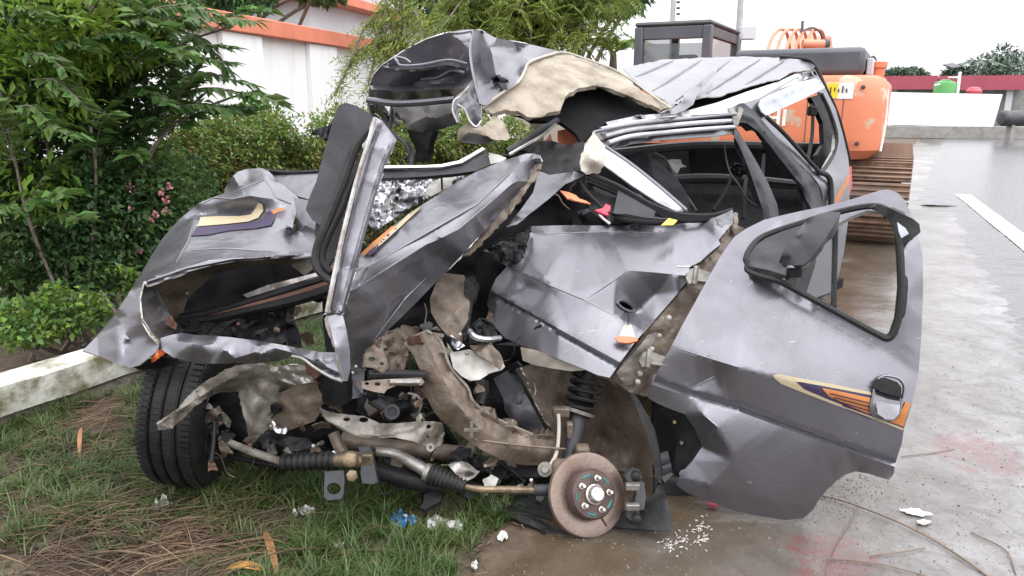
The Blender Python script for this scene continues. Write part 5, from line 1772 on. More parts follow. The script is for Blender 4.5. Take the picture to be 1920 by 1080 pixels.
sheet('curled_lining', [(860, 242), (872, 233), (882, 231), (893, 240), (905, 236), (927, 218), (940, 224), (947, 234), (957, 258), (950, 263), (928, 262), (915, 256), (895, 250), (878, 249), (866, 258), (857, 262)],
      [(860, 242, 3.0), (893, 242, 2.93), (927, 222, 3.05), (957, 258, 3.05), (915, 254, 2.92), (857, 262, 3.02)], 'headliner', car, res=4, crumple=(0.012, 0.08), rag=.8)
sheet('curled_lining', [(858, 262), (866, 256), (878, 248), (895, 249), (916, 255), (928, 261), (915, 268), (893, 270), (872, 268)], [(858, 262, 3.05), (895, 249, 3.02), (928, 261, 3.04), (893, 270, 2.98)], 'cloth_grey', car, res=4)
sheet('hanging_cloth', [(730, 196), (760, 195), (793, 193), (853, 187), (858, 206), (862, 232), (840, 238), (813, 247), (790, 248), (764, 243), (756, 230), (748, 216)],
      [(730, 196, 3.16), (853, 187, 3.08), (862, 232, 3.12), (813, 247, 3.14), (756, 230, 3.16), (800, 215, 3.08)], 'cloth_grey', car, res=5, thick=0.01,
      ridges=[[(790, 196, 3.10), (770, 212, 3.06), (755, 222, 3.10)], [(835, 192, 3.06), (800, 218, 3.03), (770, 232, 3.06)], [(852, 210, 3.07), (815, 222, 3.04), (795, 240, 3.08)]], crumple=(0.012, 0.10))
sheet('visor_stalk', [(764, 243), (812, 246), (806, 262), (802, 285), (806, 304), (776, 304), (780, 280), (770, 262)], [(764, 243, 3.2), (806, 304, 3.2), (788, 270, 3.14)], 'black_plastic', car, res=5, thick=0.03)
for pts in ([(692, 192, 3.2), (697, 212, 3.2), (712, 226, 3.2), (728, 250, 3.2)], [(706, 195, 3.18), (718, 205, 3.18), (727, 225, 3.18), (732, 240, 3.18)], [(735, 200, 3.15), (733, 225, 3.15), (732, 245, 3.15), (762, 272, 3.1), (770, 300, 3.1), (768, 314, 3.1)], [(764, 265, 3.1), (773, 285, 3.1), (771, 314, 3.08)]):
    ptube('roof_wire', pts, 0.008, 'grey_plastic', car, 6)
sheet('torn_pillar', [(690, 196), (718, 196), (730, 212), (731, 240), (722, 232), (710, 215), (696, 210)], [(690, 196, 3.24), (730, 225, 3.22), (705, 205, 3.2)], 'car_paint_dark', car, res=4, crumple=(.01, .06))
sheet('shredded_trim', [(734, 200), (748, 198), (764, 200), (758, 214), (748, 224), (745, 238), (736, 240)], [(734, 200, 3.14), (764, 200, 3.12), (740, 238, 3.14)], 'primer_beige', car, res=3, crumple=(.02, .025), rag=2)
ptube('broken_strut', [(950, 285, 3.15), (980, 268, 3.2), (1010, 247, 3.3), (1045, 226, 3.4)], 0.014, 'grey_plastic', car, 8)
ptube('broken_strut', [(955, 290, 3.1), (985, 272, 3.15), (1015, 255, 3.2), (1042, 233, 3.3)], 0.007, 'steel_clean', car, 6)
sheet('collapsed_dash', [(940, 292), (985, 270), (1030, 262), (1060, 272), (1095, 265), (1098, 320), (1060, 322), (1020, 330), (1010, 300), (975, 290)], [(940, 292, 3.2), (1095, 265, 3.3), (1060, 322, 3.1), (1020, 330, 3.05)], 'black_plastic', car, res=6, thick=.02, crumple=(.03, .10))
sheet('orange_piece', [(1046, 245), (1072, 240), (1090, 246), (1088, 262), (1074, 276), (1052, 276), (1046, 262)], [(1046, 245, 3.5), (1090, 246, 3.55), (1060, 276, 3.5)], 'exc_chipped', car, res=5, crumple=(.01, .1))  # unidentified orange behind the gap, built as a loose crumpled piece
sheet('orange_piece', [(1022, 266), (1032, 250), (1036, 266), (1028, 272)], [(1022, 266, 3.5), (1036, 266, 3.5), (1032, 250, 3.5)], 'exc_orange', car, res=5)

# ---------------------------------------------------------------- dash, engine bay rubble behind the torn bonnet
dash = sheet('dash_crossbar', [(673, 313), (727, 313), (780, 313), (827, 311), (850, 307), (870, 300), (892, 289), (910, 278), (914, 284), (920, 308), (893, 320), (860, 325), (793, 331), (727, 334), (673, 334)],
      [(673, 313, 2.86), (800, 312, 2.88), (910, 278, 2.95), (920, 308, 2.93), (793, 331, 2.84), (673, 334, 2.82)], 'grey_plastic', car, res=5, thick=0.02, ridges=[[(673, 318, 2.84), (800, 316, 2.86), (865, 306, 2.88), (912, 284, 2.93)]])
sheet('crossbar_edge', [(673, 310), (727, 310), (790, 310), (827, 308), (860, 301), (905, 276), (910, 279), (866, 305), (827, 313), (727, 315), (673, 315)], [(673, 312, 2.83), (827, 310, 2.85), (905, 277, 2.92)], 'foil', car, res=5, thick=0.01)
sheet('crumpled_foil', [(700, 336), (760, 334), (800, 334), (870, 328), (862, 345), (835, 352), (800, 372), (765, 392), (735, 412), (700, 436), (692, 418), (696, 380)],
      [(700, 336, 3.0), (862, 340, 3.0), (735, 412, 2.86), (696, 420, 2.84), (780, 360, 2.94)], 'foil', car, res=3.2, crumple=(0.035, 0.045), seed=4)
sheet('white_sack', [(800, 352), (812, 340), (830, 333), (850, 332), (866, 338), (840, 352), (808, 368), (797, 366)], [(800, 352, 2.93), (866, 338, 2.98), (808, 368, 2.88), (830, 340, 2.92)], 'white_plastic', car, res=4, crumple=(0.012, 0.08))
sheet('white_sack', [(914, 286), (935, 290), (950, 296), (944, 302), (918, 308)], [(914, 286, 3.0), (950, 296, 3.05), (918, 308, 2.98)], 'white_plastic', car, res=5)
ptube('rod', [(828, 331, 2.9), (829, 356, 2.88)], 0.004, 'black_plastic', car, 6)
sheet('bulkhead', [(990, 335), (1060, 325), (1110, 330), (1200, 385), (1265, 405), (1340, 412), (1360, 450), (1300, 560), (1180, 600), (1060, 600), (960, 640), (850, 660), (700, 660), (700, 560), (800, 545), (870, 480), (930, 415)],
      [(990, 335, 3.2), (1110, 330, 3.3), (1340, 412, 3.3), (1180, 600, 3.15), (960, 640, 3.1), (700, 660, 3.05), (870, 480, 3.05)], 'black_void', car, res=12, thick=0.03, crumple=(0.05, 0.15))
sheet('torn_bracket', [(1010, 320), (1030, 328), (1076, 321), (1098, 326), (1060, 345), (1030, 372), (1000, 395), (970, 420), (950, 424), (975, 395), (1000, 360), (1006, 338)],
      [(1010, 320, 2.95), (1076, 321, 3.02), (960, 420, 2.78), (1030, 372, 2.88), (1000, 350, 2.88)], 'car_paint_dark', car, res=5, crumple=(0.012, 0.12))
sheet('wing_inner_edge', [(1008, 296), (1016, 305), (1012, 322), (1000, 340), (975, 375), (950, 408), (920, 440), (880, 478), (868, 480), (905, 440), (940, 400), (972, 360), (996, 330)], [(1008, 296, 2.88), (996, 340, 2.82), (940, 405, 2.74), (875, 478, 2.64)], 'mud_brown', car, res=5, crumple=(.012, .06), rag=1.5)
sheet('crumpled_black_film', [(905, 470), (930, 458), (960, 446), (985, 432), (997, 425), (992, 450), (985, 470), (978, 488), (958, 498), (935, 494), (922, 478)], [(905, 470, 2.94), (997, 425, 2.98), (958, 498, 2.86), (985, 470, 2.88), (945, 470, 2.86)], 'black_plastic', car, res=3.5, crumple=(.03, .05), rag=1.5)
sheet('dash_trim', [(1100, 330), (1125, 345), (1180, 365), (1240, 398), (1250, 415), (1190, 415), (1140, 420), (1110, 400), (1090, 360)], [(1100, 330, 3.1), (1240, 398, 3.02), (1140, 420, 2.98), (1090, 360, 3.08)], 'black_plastic', car, res=6, thick=.02, crumple=(.02, .09))
sheet('glove_panel', [(1160, 352), (1200, 365), (1232, 390), (1225, 408), (1150, 400)], [(1160, 352, 3.02), (1232, 390, 2.97), (1150, 400, 2.95)], 'grey_plastic', car, res=7)
for k in range(4):
    ptube('wire_loom', [(1145 + 3 * k, 398 + 4 * k, 2.98), (1175, 402 + 4 * k, 2.95), (1210, 408 + 3 * k, 2.93), (1255, 412 + 2 * k, 2.93)], 0.006, 'black_plastic' if k % 2 else 'grey_plastic', car, 6)
ptube('wire', [(1080, 330, 3.05), (1100, 360, 3.0), (1130, 392, 2.97), (1142, 418, 2.93)], 0.008, 'black_plastic', car, 6)
ptube('wire', [(1124, 402, 2.95), (1134, 412, 2.93), (1144, 420, 2.92)], 0.006, 'steel_clean', car, 6)
sheet('red_clip', [(1115, 394), (1130, 390), (1136, 382), (1145, 386), (1144, 394), (1138, 398), (1142, 404), (1130, 400)], [(1115, 394, 2.94), (1145, 386, 2.95), (1130, 400, 2.92)], 'red_plastic', car, res=3, thick=.008, crumple=(.006, .04))
sheet('yellow_tag', [(1240, 422), (1254, 409), (1270, 413), (1262, 421)], [(1240, 422, 2.86), (1270, 413, 2.88), (1254, 409, 2.9)], 'yellow_tag', car, res=4, thick=.003)
sheet('orange_piece', [(1050, 357), (1066, 360), (1080, 366), (1086, 372), (1098, 376), (1108, 382), (1086, 378), (1064, 372)], [(1050, 357, 3.0), (1108, 382, 2.98), (1064, 372, 2.97)], 'exc_chipped', car, res=4)  # more of the unidentified orange, built as a loose piece

# ---------------------------------------------------------------- left front: bonnet and wing torn to the side
wing = sheet('left_wing', [(155, 657), (182, 630), (212, 593), (240, 552), (262, 517), (282, 482), (302, 450), (335, 412), (373, 381), (402, 369), (420, 362), (424, 348), (432, 334), (446, 322), (462, 317), (490, 315), (503, 320), (520, 338), (540, 354), (556, 366), (562, 375), (556, 398), (550, 418), (551, 436), (575, 424), (594, 428), (592, 452), (586, 474), (560, 476), (520, 478), (480, 481), (436, 484), (392, 488), (350, 500), (310, 514), (273, 527), (264, 550), (262, 580), (266, 606), (280, 630), (298, 648), (292, 660), (262, 684), (244, 690), (222, 683), (185, 667)],
      [(155, 657, 2.50), (185, 667, 2.49), (222, 683, 2.40), (244, 690, 2.39), (212, 593, 2.64), (225, 600, 2.52), (262, 517, 2.82), (302, 450, 2.97), (335, 412, 3.05), (424, 348, 3.30), (462, 317, 3.38), (490, 315, 3.38), (520, 338, 3.24), (562, 375, 3.08), (551, 436, 2.92), (592, 440, 2.90), (264, 580, 2.40), (280, 630, 2.39), (298, 648, 2.40), (420, 452, 2.80), (500, 442, 2.82), (240, 640, 2.45)],
      'car_paint_crushed', car, back='mud_brown', res=6, lin=0.55, sharp=43,
      ridges=[[(373, 381, 3.02), (402, 370, 3.05), (436, 372, 3.00), (470, 366, 2.98), (505, 372, 2.98), (545, 385, 3.02)], [(366, 404, 3.03), (410, 400, 3.06), (455, 398, 3.04), (480, 392, 3.02), (520, 402, 2.98)], [(366, 406, 3.00), (352, 455, 2.76), (330, 492, 2.60), (300, 515, 2.50), (273, 527, 2.44)],
              [(432, 362, 3.10), (452, 354, 3.08), (498, 336, 3.12), (530, 352, 3.12)], [(470, 340, 3.18), (462, 320, 3.36)], [(330, 507, 2.50), (392, 488, 2.56), (480, 481, 2.62), (586, 474, 2.78)], [(262, 540, 2.50), (248, 580, 2.45), (236, 606, 2.46), (232, 684, 2.395)], [(352, 470, 2.70), (420, 466, 2.70), (520, 472, 2.72)], [(492, 395, 3.0), (520, 412, 2.90), (548, 428, 2.86)]], crumple=(0.004, 0.2), seed=2)
DW = o_depth[wing.name]


def creases(parent, D, lines, m='car_paint', r=0.004):
    for ln in lines:
        q = [v for v in resamp(ln, 10, False)]
        ptube('crease', [(v[0], v[1], float(d) + r * .35) for v, d in zip(q, D(q))], [r * .3, r, r, r * .3], m, parent, 6, 2)


creases(wing, DW, [[(374, 383), (402, 371), (436, 373), (470, 367), (505, 373)], [(366, 408), (352, 455), (330, 492)], [(352, 470), (420, 466), (520, 472)], [(434, 362), (452, 355), (496, 337)], [(452, 356), (462, 372)], [(498, 338), (520, 372), (546, 382)]])
sheet('stripe', [(376, 407), (410, 405), (450, 405), (470, 402), (480, 390), (484, 380), (492, 384), (494, 394), (484, 408), (466, 415), (420, 420), (370, 424)], [], 'decal_cream', wing, depth=DW, offset=0.010, res=6, thick=0.001, crumple=(0.004, 0.2), seed=2)
sheet('stripe', [(368, 426), (420, 422), (470, 418), (494, 410), (505, 393), (518, 405), (508, 422), (480, 428), (430, 432), (390, 440), (358, 442)], [], 'decal_purple', wing, depth=DW, offset=0.010, res=6, thick=0.001, crumple=(0.004, 0.2), seed=2)
sheet('stripe', [(508, 396), (520, 391), (532, 389), (534, 393), (522, 397), (513, 402)], [], 'decal_orange', wing, depth=DW, offset=0.010, res=5, thick=0.001, crumple=(0.004, 0.2), seed=2)
sheet('wing_lip', [(273, 527), (310, 514), (350, 500), (392, 488), (436, 484), (480, 481), (586, 474), (584, 480), (500, 487), (440, 491), (400, 497), (352, 510), (312, 524), (277, 535)], [(273, 527, 2.42), (392, 488, 2.56), (586, 474, 2.78), (440, 491, 2.60), (277, 535, 2.42)], 'car_paint', car, res=5, thick=.006, ribs=[([(275, 529), (350, 503), (436, 486), (586, 476)], 2.5, .012)])
sheet('wing_inner_flange', [(272, 528), (282, 532), (296, 545), (312, 575), (324, 600), (330, 620), (320, 626), (302, 640), (284, 622), (268, 596), (264, 560)], [(272, 528, 2.43), (330, 620, 2.56), (264, 570, 2.41), (302, 640, 2.42), (300, 575, 2.52)], 'car_paint_dark', car, back='mud_brown', res=6, crumple=(.008, .1))
sheet('wing_underside', [(276, 534), (320, 520), (400, 496), (440, 489), (580, 478), (592, 484), (575, 498), (540, 494), (470, 497), (400, 515), (352, 560), (334, 610), (318, 585), (300, 548)], [(276, 534, 2.50), (440, 489, 2.72), (585, 482, 2.86), (334, 610, 2.75), (400, 515, 2.85)], 'mud_brown', car, res=8, crumple=(.015, .1))
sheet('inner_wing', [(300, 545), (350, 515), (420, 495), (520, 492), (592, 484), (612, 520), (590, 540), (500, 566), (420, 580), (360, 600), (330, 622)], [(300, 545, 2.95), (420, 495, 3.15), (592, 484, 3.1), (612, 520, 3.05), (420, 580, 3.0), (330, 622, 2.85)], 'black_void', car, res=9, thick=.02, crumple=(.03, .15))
sheet('beige_gusset', [(545, 497), (580, 483), (592, 488), (585, 505), (570, 516)], [(545, 497, 2.84), (592, 488, 2.82), (570, 516, 2.8)], 'primer_beige', car, res=5, crumple=(.006, .05))
for k, (dy, r, m) in enumerate(((0, .016, 'black_plastic'), (12, .014, 'rust'), (24, .020, 'black_plastic'))):
    ptube('radiator_support', [(340, 596 + dy * .3, 2.72), (400, 585 + dy * .5, 2.72), (480, 562 + dy * .7, 2.70), (550, 540 + dy, 2.68), (622, 518 + dy, 2.62)], r, m, car, 8)
sheet('support_flange', [(455, 553), (500, 535), (540, 525), (590, 512), (612, 500), (618, 512), (590, 528), (530, 545), (470, 562)], [(455, 553, 2.72), (612, 500, 2.66), (530, 545, 2.68)], 'bare_steel', car, res=5, crumple=(.012, .05))
sheet('battery_tray', [(460, 580), (500, 572), (540, 566), (536, 600), (538, 640), (520, 648), (470, 640), (440, 630), (430, 618), (445, 600)], [(460, 580, 2.80), (540, 566, 2.80), (520, 648, 2.68), (430, 618, 2.70)], 'black_plastic', car, res=6, thick=.04, crumple=(.025, .07))
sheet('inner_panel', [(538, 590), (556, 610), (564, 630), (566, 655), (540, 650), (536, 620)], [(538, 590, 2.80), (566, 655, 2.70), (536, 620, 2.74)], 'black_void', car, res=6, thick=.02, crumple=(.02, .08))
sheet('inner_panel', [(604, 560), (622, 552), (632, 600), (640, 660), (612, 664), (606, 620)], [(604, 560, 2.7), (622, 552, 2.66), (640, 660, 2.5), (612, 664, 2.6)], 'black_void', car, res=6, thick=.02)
sheet('tangled_bracket', [(325, 600), (345, 592), (372, 604), (380, 616), (420, 625), (450, 640), (420, 640), (360, 634), (330, 628)], [(325, 600, 2.66), (372, 604, 2.70), (450, 640, 2.62), (330, 628, 2.58)], 'black_plastic', car, res=4, crumple=(.03, .05))
sheet('rusty_tab', [(310, 598), (322, 592), (330, 608), (328, 618), (316, 612)], [(310, 598, 2.5), (328, 618, 2.5), (322, 592, 2.5)], 'rust', car, res=4, crumple=(.01, .04))

# crumpled valance across the front
val = sheet('front_valance', [(301, 634), (320, 628), (341, 624), (366, 628), (391, 629), (430, 632), (486, 639), (520, 645), (564, 653), (600, 660), (634, 661), (644, 680), (651, 714), (640, 714), (620, 708), (590, 690), (568, 674), (548, 668), (523, 677), (480, 682), (441, 681), (400, 682), (366, 680), (325, 670), (302, 655)],
      [(301, 634, 2.42), (341, 624, 2.46), (391, 629, 2.46), (486, 639, 2.46), (564, 653, 2.44), (634, 661, 2.38), (651, 714, 2.30), (590, 690, 2.36), (523, 677, 2.42), (441, 681, 2.42), (366, 680, 2.42), (325, 670, 2.40), (420, 655, 2.37), (540, 662, 2.38), (600, 675, 2.32)],
      'car_paint_crushed', car, back='primer_beige', res=4.5, lin=0.5, sharp=36, ridges=[[(330, 640, 2.41), (380, 648, 2.38), (430, 642, 2.40), (484, 641, 2.41)], [(486, 640, 2.40), (478, 660, 2.36), (440, 672, 2.38)], [(486, 640, 2.41), (490, 664, 2.35), (486, 680, 2.40)], [(486, 645, 2.37), (560, 664, 2.37), (640, 700, 2.30)]], crumple=(0.006, 0.12))
ptube('torn_edge', [(548, 668, 2.38), (568, 673, 2.36), (590, 689, 2.34), (620, 707, 2.31), (642, 715, 2.29)], 0.005, 'bare_steel', car, 6)
sheet('rust_tear', [(570, 678), (590, 692), (600, 704), (590, 712), (575, 700)], [(570, 678, 2.38), (600, 704, 2.36), (575, 700, 2.40)], 'rust', car, res=4, crumple=(.01, .04))
sheet('broken_indicator', [(283, 668), (294, 656), (308, 650), (316, 654), (308, 664), (300, 670), (290, 678), (284, 680)], [(283, 668, 2.42), (316, 654, 2.42), (290, 678, 2.42)], 'lens_orange', car, res=3, thick=.012, crumple=(.012, .03))
sheet('wing_tip_underside', [(248, 688), (270, 678), (300, 668), (330, 674), (345, 682), (300, 690), (262, 694)], [(248, 688, 2.46), (330, 674, 2.48), (300, 690, 2.5)], 'black_plastic', car, res=5, crumple=(.012, .05))

# the window frame standing upright out of the wreck
sheet('frame_panel', [(635, 197), (650, 193), (668, 198), (690, 211), (704, 222), (697, 242), (684, 252), (668, 262), (657, 290), (648, 315), (640, 337), (630, 360), (620, 382), (608, 408), (600, 422), (585, 412), (573, 393), (580, 370), (593, 340), (604, 298), (614, 262), (623, 230)],
      [(635, 197, 2.62), (690, 211, 2.58), (573, 393, 2.58), (600, 422, 2.54), (657, 290, 2.56), (604, 298, 2.62), (635, 300, 2.57), (660, 230, 2.58)], 'grey_plastic', car, res=6, thick=0.02, curve=False)
ptube('frame_seal', [(700, 236, 2.55), (682, 258, 2.54), (668, 275, 2.53), (656, 305, 2.52), (640, 350, 2.5), (620, 400, 2.48), (604, 440, 2.46), (594, 472, 2.45), (594, 496, 2.44), (606, 514, 2.42), (622, 526, 2.40), (634, 532, 2.38)], 0.016, 'rubber', car, 8)
ptube('frame_seal', [(706, 240, 2.52), (690, 268, 2.51), (676, 300, 2.50), (660, 345, 2.48), (640, 395, 2.46), (618, 440, 2.44), (606, 474, 2.43), (608, 496, 2.42), (622, 512, 2.40)], 0.010, 'black_plastic', car, 8)
bar = sheet('frame_bar', [(704, 219), (716, 226), (730, 244), (744, 262), (738, 276), (722, 310), (706, 362), (690, 420), (674, 478), (660, 532), (648, 570), (645, 590), (632, 586), (614, 588), (622, 552), (638, 470), (654, 392), (672, 330), (688, 276), (697, 242)],
      [(704, 219, 2.52), (744, 262, 2.55), (690, 275, 2.47), (722, 310, 2.50), (655, 392, 2.40), (690, 420, 2.44), (620, 560, 2.28), (645, 590, 2.30), (660, 532, 2.34)], 'car_paint', car, res=5, thick=0.03,
      ribs=[([(712, 232), (694, 280), (662, 390), (640, 480), (624, 580)], 4, 0.016), ([(736, 268), (718, 310), (684, 422), (652, 540), (640, 584)], 4, 0.012)])
ptube('weld_flange', [(703, 222, 2.50), (692, 262, 2.47), (668, 340, 2.43), (640, 452, 2.34), (618, 560, 2.27), (613, 586, 2.26)], 0.008, 'bare_steel', car, 6)
sheet('frame_foot', [(613, 590), (642, 588), (650, 620), (656, 660), (657, 692), (652, 714), (648, 708), (640, 690), (628, 650), (620, 615)], [(613, 590, 2.27), (642, 588, 2.30), (652, 714, 2.27), (634, 650, 2.24)], 'car_paint', car, res=5, thick=0.025)
sheet('frame_hinge_bit', [(596, 240), (604, 238), (616, 236), (612, 258), (606, 262), (594, 252), (586, 246)], [(596, 240, 2.8), (616, 236, 2.75), (594, 252, 2.8)], 'black_plastic', car, res=4, thick=.03, crumple=(.02, .05))
sheet('door_inner_card', [(596, 372), (640, 345), (662, 300), (672, 330), (650, 395), (632, 470), (616, 500), (600, 470), (590, 440)], [(596, 372, 2.80), (662, 300, 2.72), (616, 500, 2.6), (600, 450, 2.72)], 'black_plastic', car, res=8, crumple=(.02, .1))
sheet('silver_scrap', [(550, 370), (580, 376), (602, 420), (592, 432), (572, 422), (553, 440), (556, 400)], [(550, 370, 3.0), (602, 420, 2.85), (553, 440, 2.92)], 'car_paint_crushed', car, res=5, crumple=(.01, .1))
sheet('bonnet_far_edge', [(495, 322), (540, 322), (600, 322), (592, 345), (585, 375), (560, 368), (535, 350), (515, 334)], [(495, 322, 3.4), (600, 322, 3.2), (560, 368, 3.1)], 'car_paint_crushed', car, res=6)
ptube('wiper_arm', [(500, 320, 3.35), (540, 324, 3.3), (600, 322, 3.2)], 0.010, 'black_plastic', car, 6)
sheet('black_corner', [(420, 358), (428, 342), (440, 328), (452, 322), (446, 336), (438, 350), (432, 364)], [(420, 358, 3.25), (452, 322, 3.4), (438, 350, 3.3)], 'black_plastic', car, res=4, thick=.02)

# big folded bonnet half
bon = sheet('torn_bonnet', [(1000, 288), (1012, 291), (1016, 303), (1008, 320), (993, 340), (960, 380), (927, 415), (893, 449), (847, 499), (807, 540), (770, 578), (735, 612), (700, 643), (684, 657), (684, 700), (680, 745), (657, 748), (655, 690), (645, 592), (660, 532), (672, 500), (675, 478), (700, 455), (737, 424), (767, 400), (793, 383), (820, 366), (847, 347), (893, 322), (943, 301), (987, 288)],
      [(1000, 288, 2.86), (1016, 303, 2.84), (1008, 320, 2.90), (960, 380, 2.82), (927, 415, 2.77), (847, 499, 2.66), (807, 540, 2.62), (735, 612, 2.55), (684, 657, 2.52), (657, 748, 2.50), (680, 745, 2.54), (650, 600, 2.42), (675, 478, 2.54), (767, 400, 2.72), (847, 347, 2.82), (943, 301, 2.92)],
      'car_paint_crushed', car, back='mud_brown', res=7, ridges=[[(690, 500, 2.42), (760, 460, 2.48), (830, 420, 2.54), (893, 384, 2.60), (940, 340, 2.70), (972, 308, 2.80)], [(828, 446, 2.50), (860, 430, 2.555), (900, 396, 2.61), (960, 345, 2.71)], [(660, 545, 2.37), (700, 520, 2.44), (800, 458, 2.50), (830, 446, 2.51)]], crumple=(0.008, 0.25), seed=6)
DB = o_depth[bon.name]
creases(bon, DB, [[(692, 499), (760, 460), (830, 420), (893, 384), (940, 340), (970, 310)], [(828, 446), (860, 430), (900, 396), (958, 346)], [(664, 543), (700, 520), (800, 458)], [(700, 640), (760, 560), (800, 520)]])
for nm, o_, m in (('stripe', [(676, 476), (700, 453), (735, 424), (742, 424), (712, 452), (684, 478)], 'decal_orange'), ('stripe', [(704, 460), (742, 424), (765, 402), (790, 386), (782, 396), (752, 424), (728, 446), (706, 466)], 'decal_cream'), ('stripe', [(686, 478), (714, 451), (742, 425), (747, 425), (720, 452), (696, 478)], 'decal_purple')):
    sheet(nm, o_, [], m, bon, depth=DB, offset=0.012, res=5, thick=.001)
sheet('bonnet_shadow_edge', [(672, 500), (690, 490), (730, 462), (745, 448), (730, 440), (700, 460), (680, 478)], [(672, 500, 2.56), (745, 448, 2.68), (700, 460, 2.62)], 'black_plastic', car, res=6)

# ---------------------------------------------------------------- right front wing
SLOT = [(1173 + 15 * math.cos(a) * 1.0 + 3 * math.sin(a), 573 + 9 * math.sin(a) + 5 * math.cos(a)) for a in np.linspace(0, 2 * math.pi, 17)[:-1]]
fen = sheet('right_wing', [(997, 424), (1030, 423), (1080, 422), (1130, 423), (1180, 422), (1247, 423), (1300, 417), (1343, 407), (1374, 393), (1374, 416), (1361, 433), (1347, 449), (1351, 458), (1330, 474), (1313, 490), (1293, 500), (1289, 527), (1270, 550), (1247, 577), (1207, 622), (1184, 650), (1163, 680), (1143, 708), (1120, 703), (1100, 694), (1047, 673), (1010, 660), (980, 648), (947, 634), (927, 612), (913, 570), (918, 548), (930, 522), (950, 500), (978, 480), (990, 452)],
      [(997, 424, 3.07), (1080, 422, 3.07), (1180, 422, 3.03), (1300, 417, 2.97), (1374, 393, 2.94), (1347, 449, 2.84), (1313, 490, 2.81), (1289, 527, 2.79), (1247, 577, 2.77), (1207, 622, 2.70), (1143, 708, 2.60), (1047, 673, 2.665), (980, 648, 2.79), (927, 612, 2.92), (913, 570, 3.00), (978, 480, 2.955), (1195, 586, 2.80), (1230, 552, 2.805), (985, 540, 2.86)],
      'car_paint', car, back='primer_beige', res=5.5, holes=[SLOT], lin=0.7, sharp=43,
      ridges=[[(924, 547, 2.925), (980, 578, 2.81), (1047, 616, 2.695), (1105, 648, 2.648), (1160, 678, 2.615)], [(928, 554, 2.94), (985, 586, 2.83), (1047, 623, 2.715), (1105, 655, 2.667), (1157, 684, 2.632)], [(932, 566, 2.92), (990, 596, 2.80), (1050, 632, 2.688), (1105, 662, 2.645), (1154, 692, 2.61)],
              [(965, 505, 2.89), (1030, 535, 2.785), (1097, 563, 2.715)], [(1097, 563, 2.715), (1140, 532, 2.728), (1177, 507, 2.738), (1230, 511, 2.752), (1287, 517, 2.77)], [(1097, 563, 2.715), (1150, 592, 2.705), (1190, 612, 2.70), (1206, 621, 2.705)], [(1000, 438, 3.02), (1100, 436, 3.00), (1240, 436, 2.96), (1320, 428, 2.92)], [(985, 482, 2.93), (1020, 520, 2.815), (1050, 570, 2.745), (1062, 618, 2.69)], [(1345, 408, 2.90), (1340, 425, 2.87), (1355, 436, 2.845)]], crumple=(0.0022, 0.3), seed=9)
FD = o_depth[fen.name]
creases(fen, FD, [[(968, 506), (1030, 535), (1095, 562), (1150, 591)], [(1100, 560), (1140, 533), (1176, 508)], [(1010, 440), (1100, 436), (1240, 436)]], r=.003)
SR = [P(x, y, float(FD([(x, y)])[0]) - .003) for x, y in SLOT]
MB().tube(SR + SR[:1], 0.006, 6, False).build('slot_rim', 'car_paint', fen)
sheet('slot_backing', [(x + (x - 1173) * .25, y + (y - 573) * .25) for x, y in SLOT], [(1160, 560, 2.85), (1190, 585, 2.85), (1173, 573, 2.85)], 'black_void', fen, res=6)
ptube('marker_wire', [(1172, 580, 2.78), (1178, 592, 2.70), (1177, 608, 2.65)], 0.0025, 'rubber', car, 5)
mk = sheet('side_marker', [(1152, 633), (1160, 630), (1182, 631), (1196, 634), (1195, 639), (1178, 643), (1160, 641)], [(1152, 633, 2.63), (1196, 634, 2.61), (1175, 643, 2.61)], 'lens_orange', car, res=4, thick=.012)
sheet('marker_socket', [(1160, 630), (1166, 618), (1170, 609), (1184, 609), (1187, 620), (1192, 632), (1176, 634)], [(1160, 630, 2.64), (1184, 609, 2.65), (1192, 632, 2.63)], 'white_plastic', mk, res=4, thick=.02)
ptube('wing_bolt', [(1270, 500, 2.74), (1294, 500, 2.72)], 0.003, 'steel_clean', car, 6)
# wing edge, jamb and hinges between wing and door
sheet('door_jamb', [(1374, 397), (1376, 420), (1400, 430), (1377, 450), (1340, 520), (1300, 590), (1262, 650), (1236, 705), (1222, 745), (1205, 742), (1180, 735), (1150, 712), (1166, 682), (1210, 624), (1250, 578), (1292, 530), (1300, 505), (1350, 462), (1352, 448), (1364, 434)],
      [(1374, 400, 3.0), (1400, 430, 2.95), (1340, 520, 2.84), (1262, 650, 2.76), (1222, 745, 2.72), (1150, 712, 2.66), (1250, 578, 2.78), (1300, 505, 2.85)], 'mud_brown', car, res=6, thick=.02, crumple=(.014, .08))
sheet('jamb_flange', [(1156, 700), (1176, 676), (1215, 630), (1232, 622), (1226, 640), (1206, 676), (1190, 722), (1172, 722)], [(1156, 700, 2.62), (1232, 622, 2.70), (1190, 722, 2.66), (1200, 670, 2.65)], 'primer_beige', car, res=5, crumple=(.008, .05))
for k, (x, y, d) in enumerate(((1300, 512, 2.74), (1212, 668, 2.62))):
    h = root  # hinge leaves
    hg = sheet('hinge', [(x - 14, y + 8), (x - 6, y - 8), (x + 6, y - 10), (x + 40, y + 2), (x + 40, y + 18), (x + 6, y + 14), (x - 8, y + 20)], [(x - 14, y + 8, d), (x + 40, y + 8, d - .02), (x, y - 8, d + .02)], 'primer_beige', car, res=5, thick=.02)
    ptube('hinge_pin', [(x + 6, y - 14, d - .02), (x + 2, y + 20, d - .02)], 0.010, 'bare_steel', hg, 8)
for (x, y) in ((1222, 655), (1236, 630), (1200, 700), (1254, 596), (1196, 716)):
    MB().lathe(P(x, y, 2.66), P(x, y, 2.66) * -1 + Vector((0, 0, CAM_H)), [(0, .010), (.012, .010), (.014, .006)], 8).build('bolt', 'bare_steel', car)
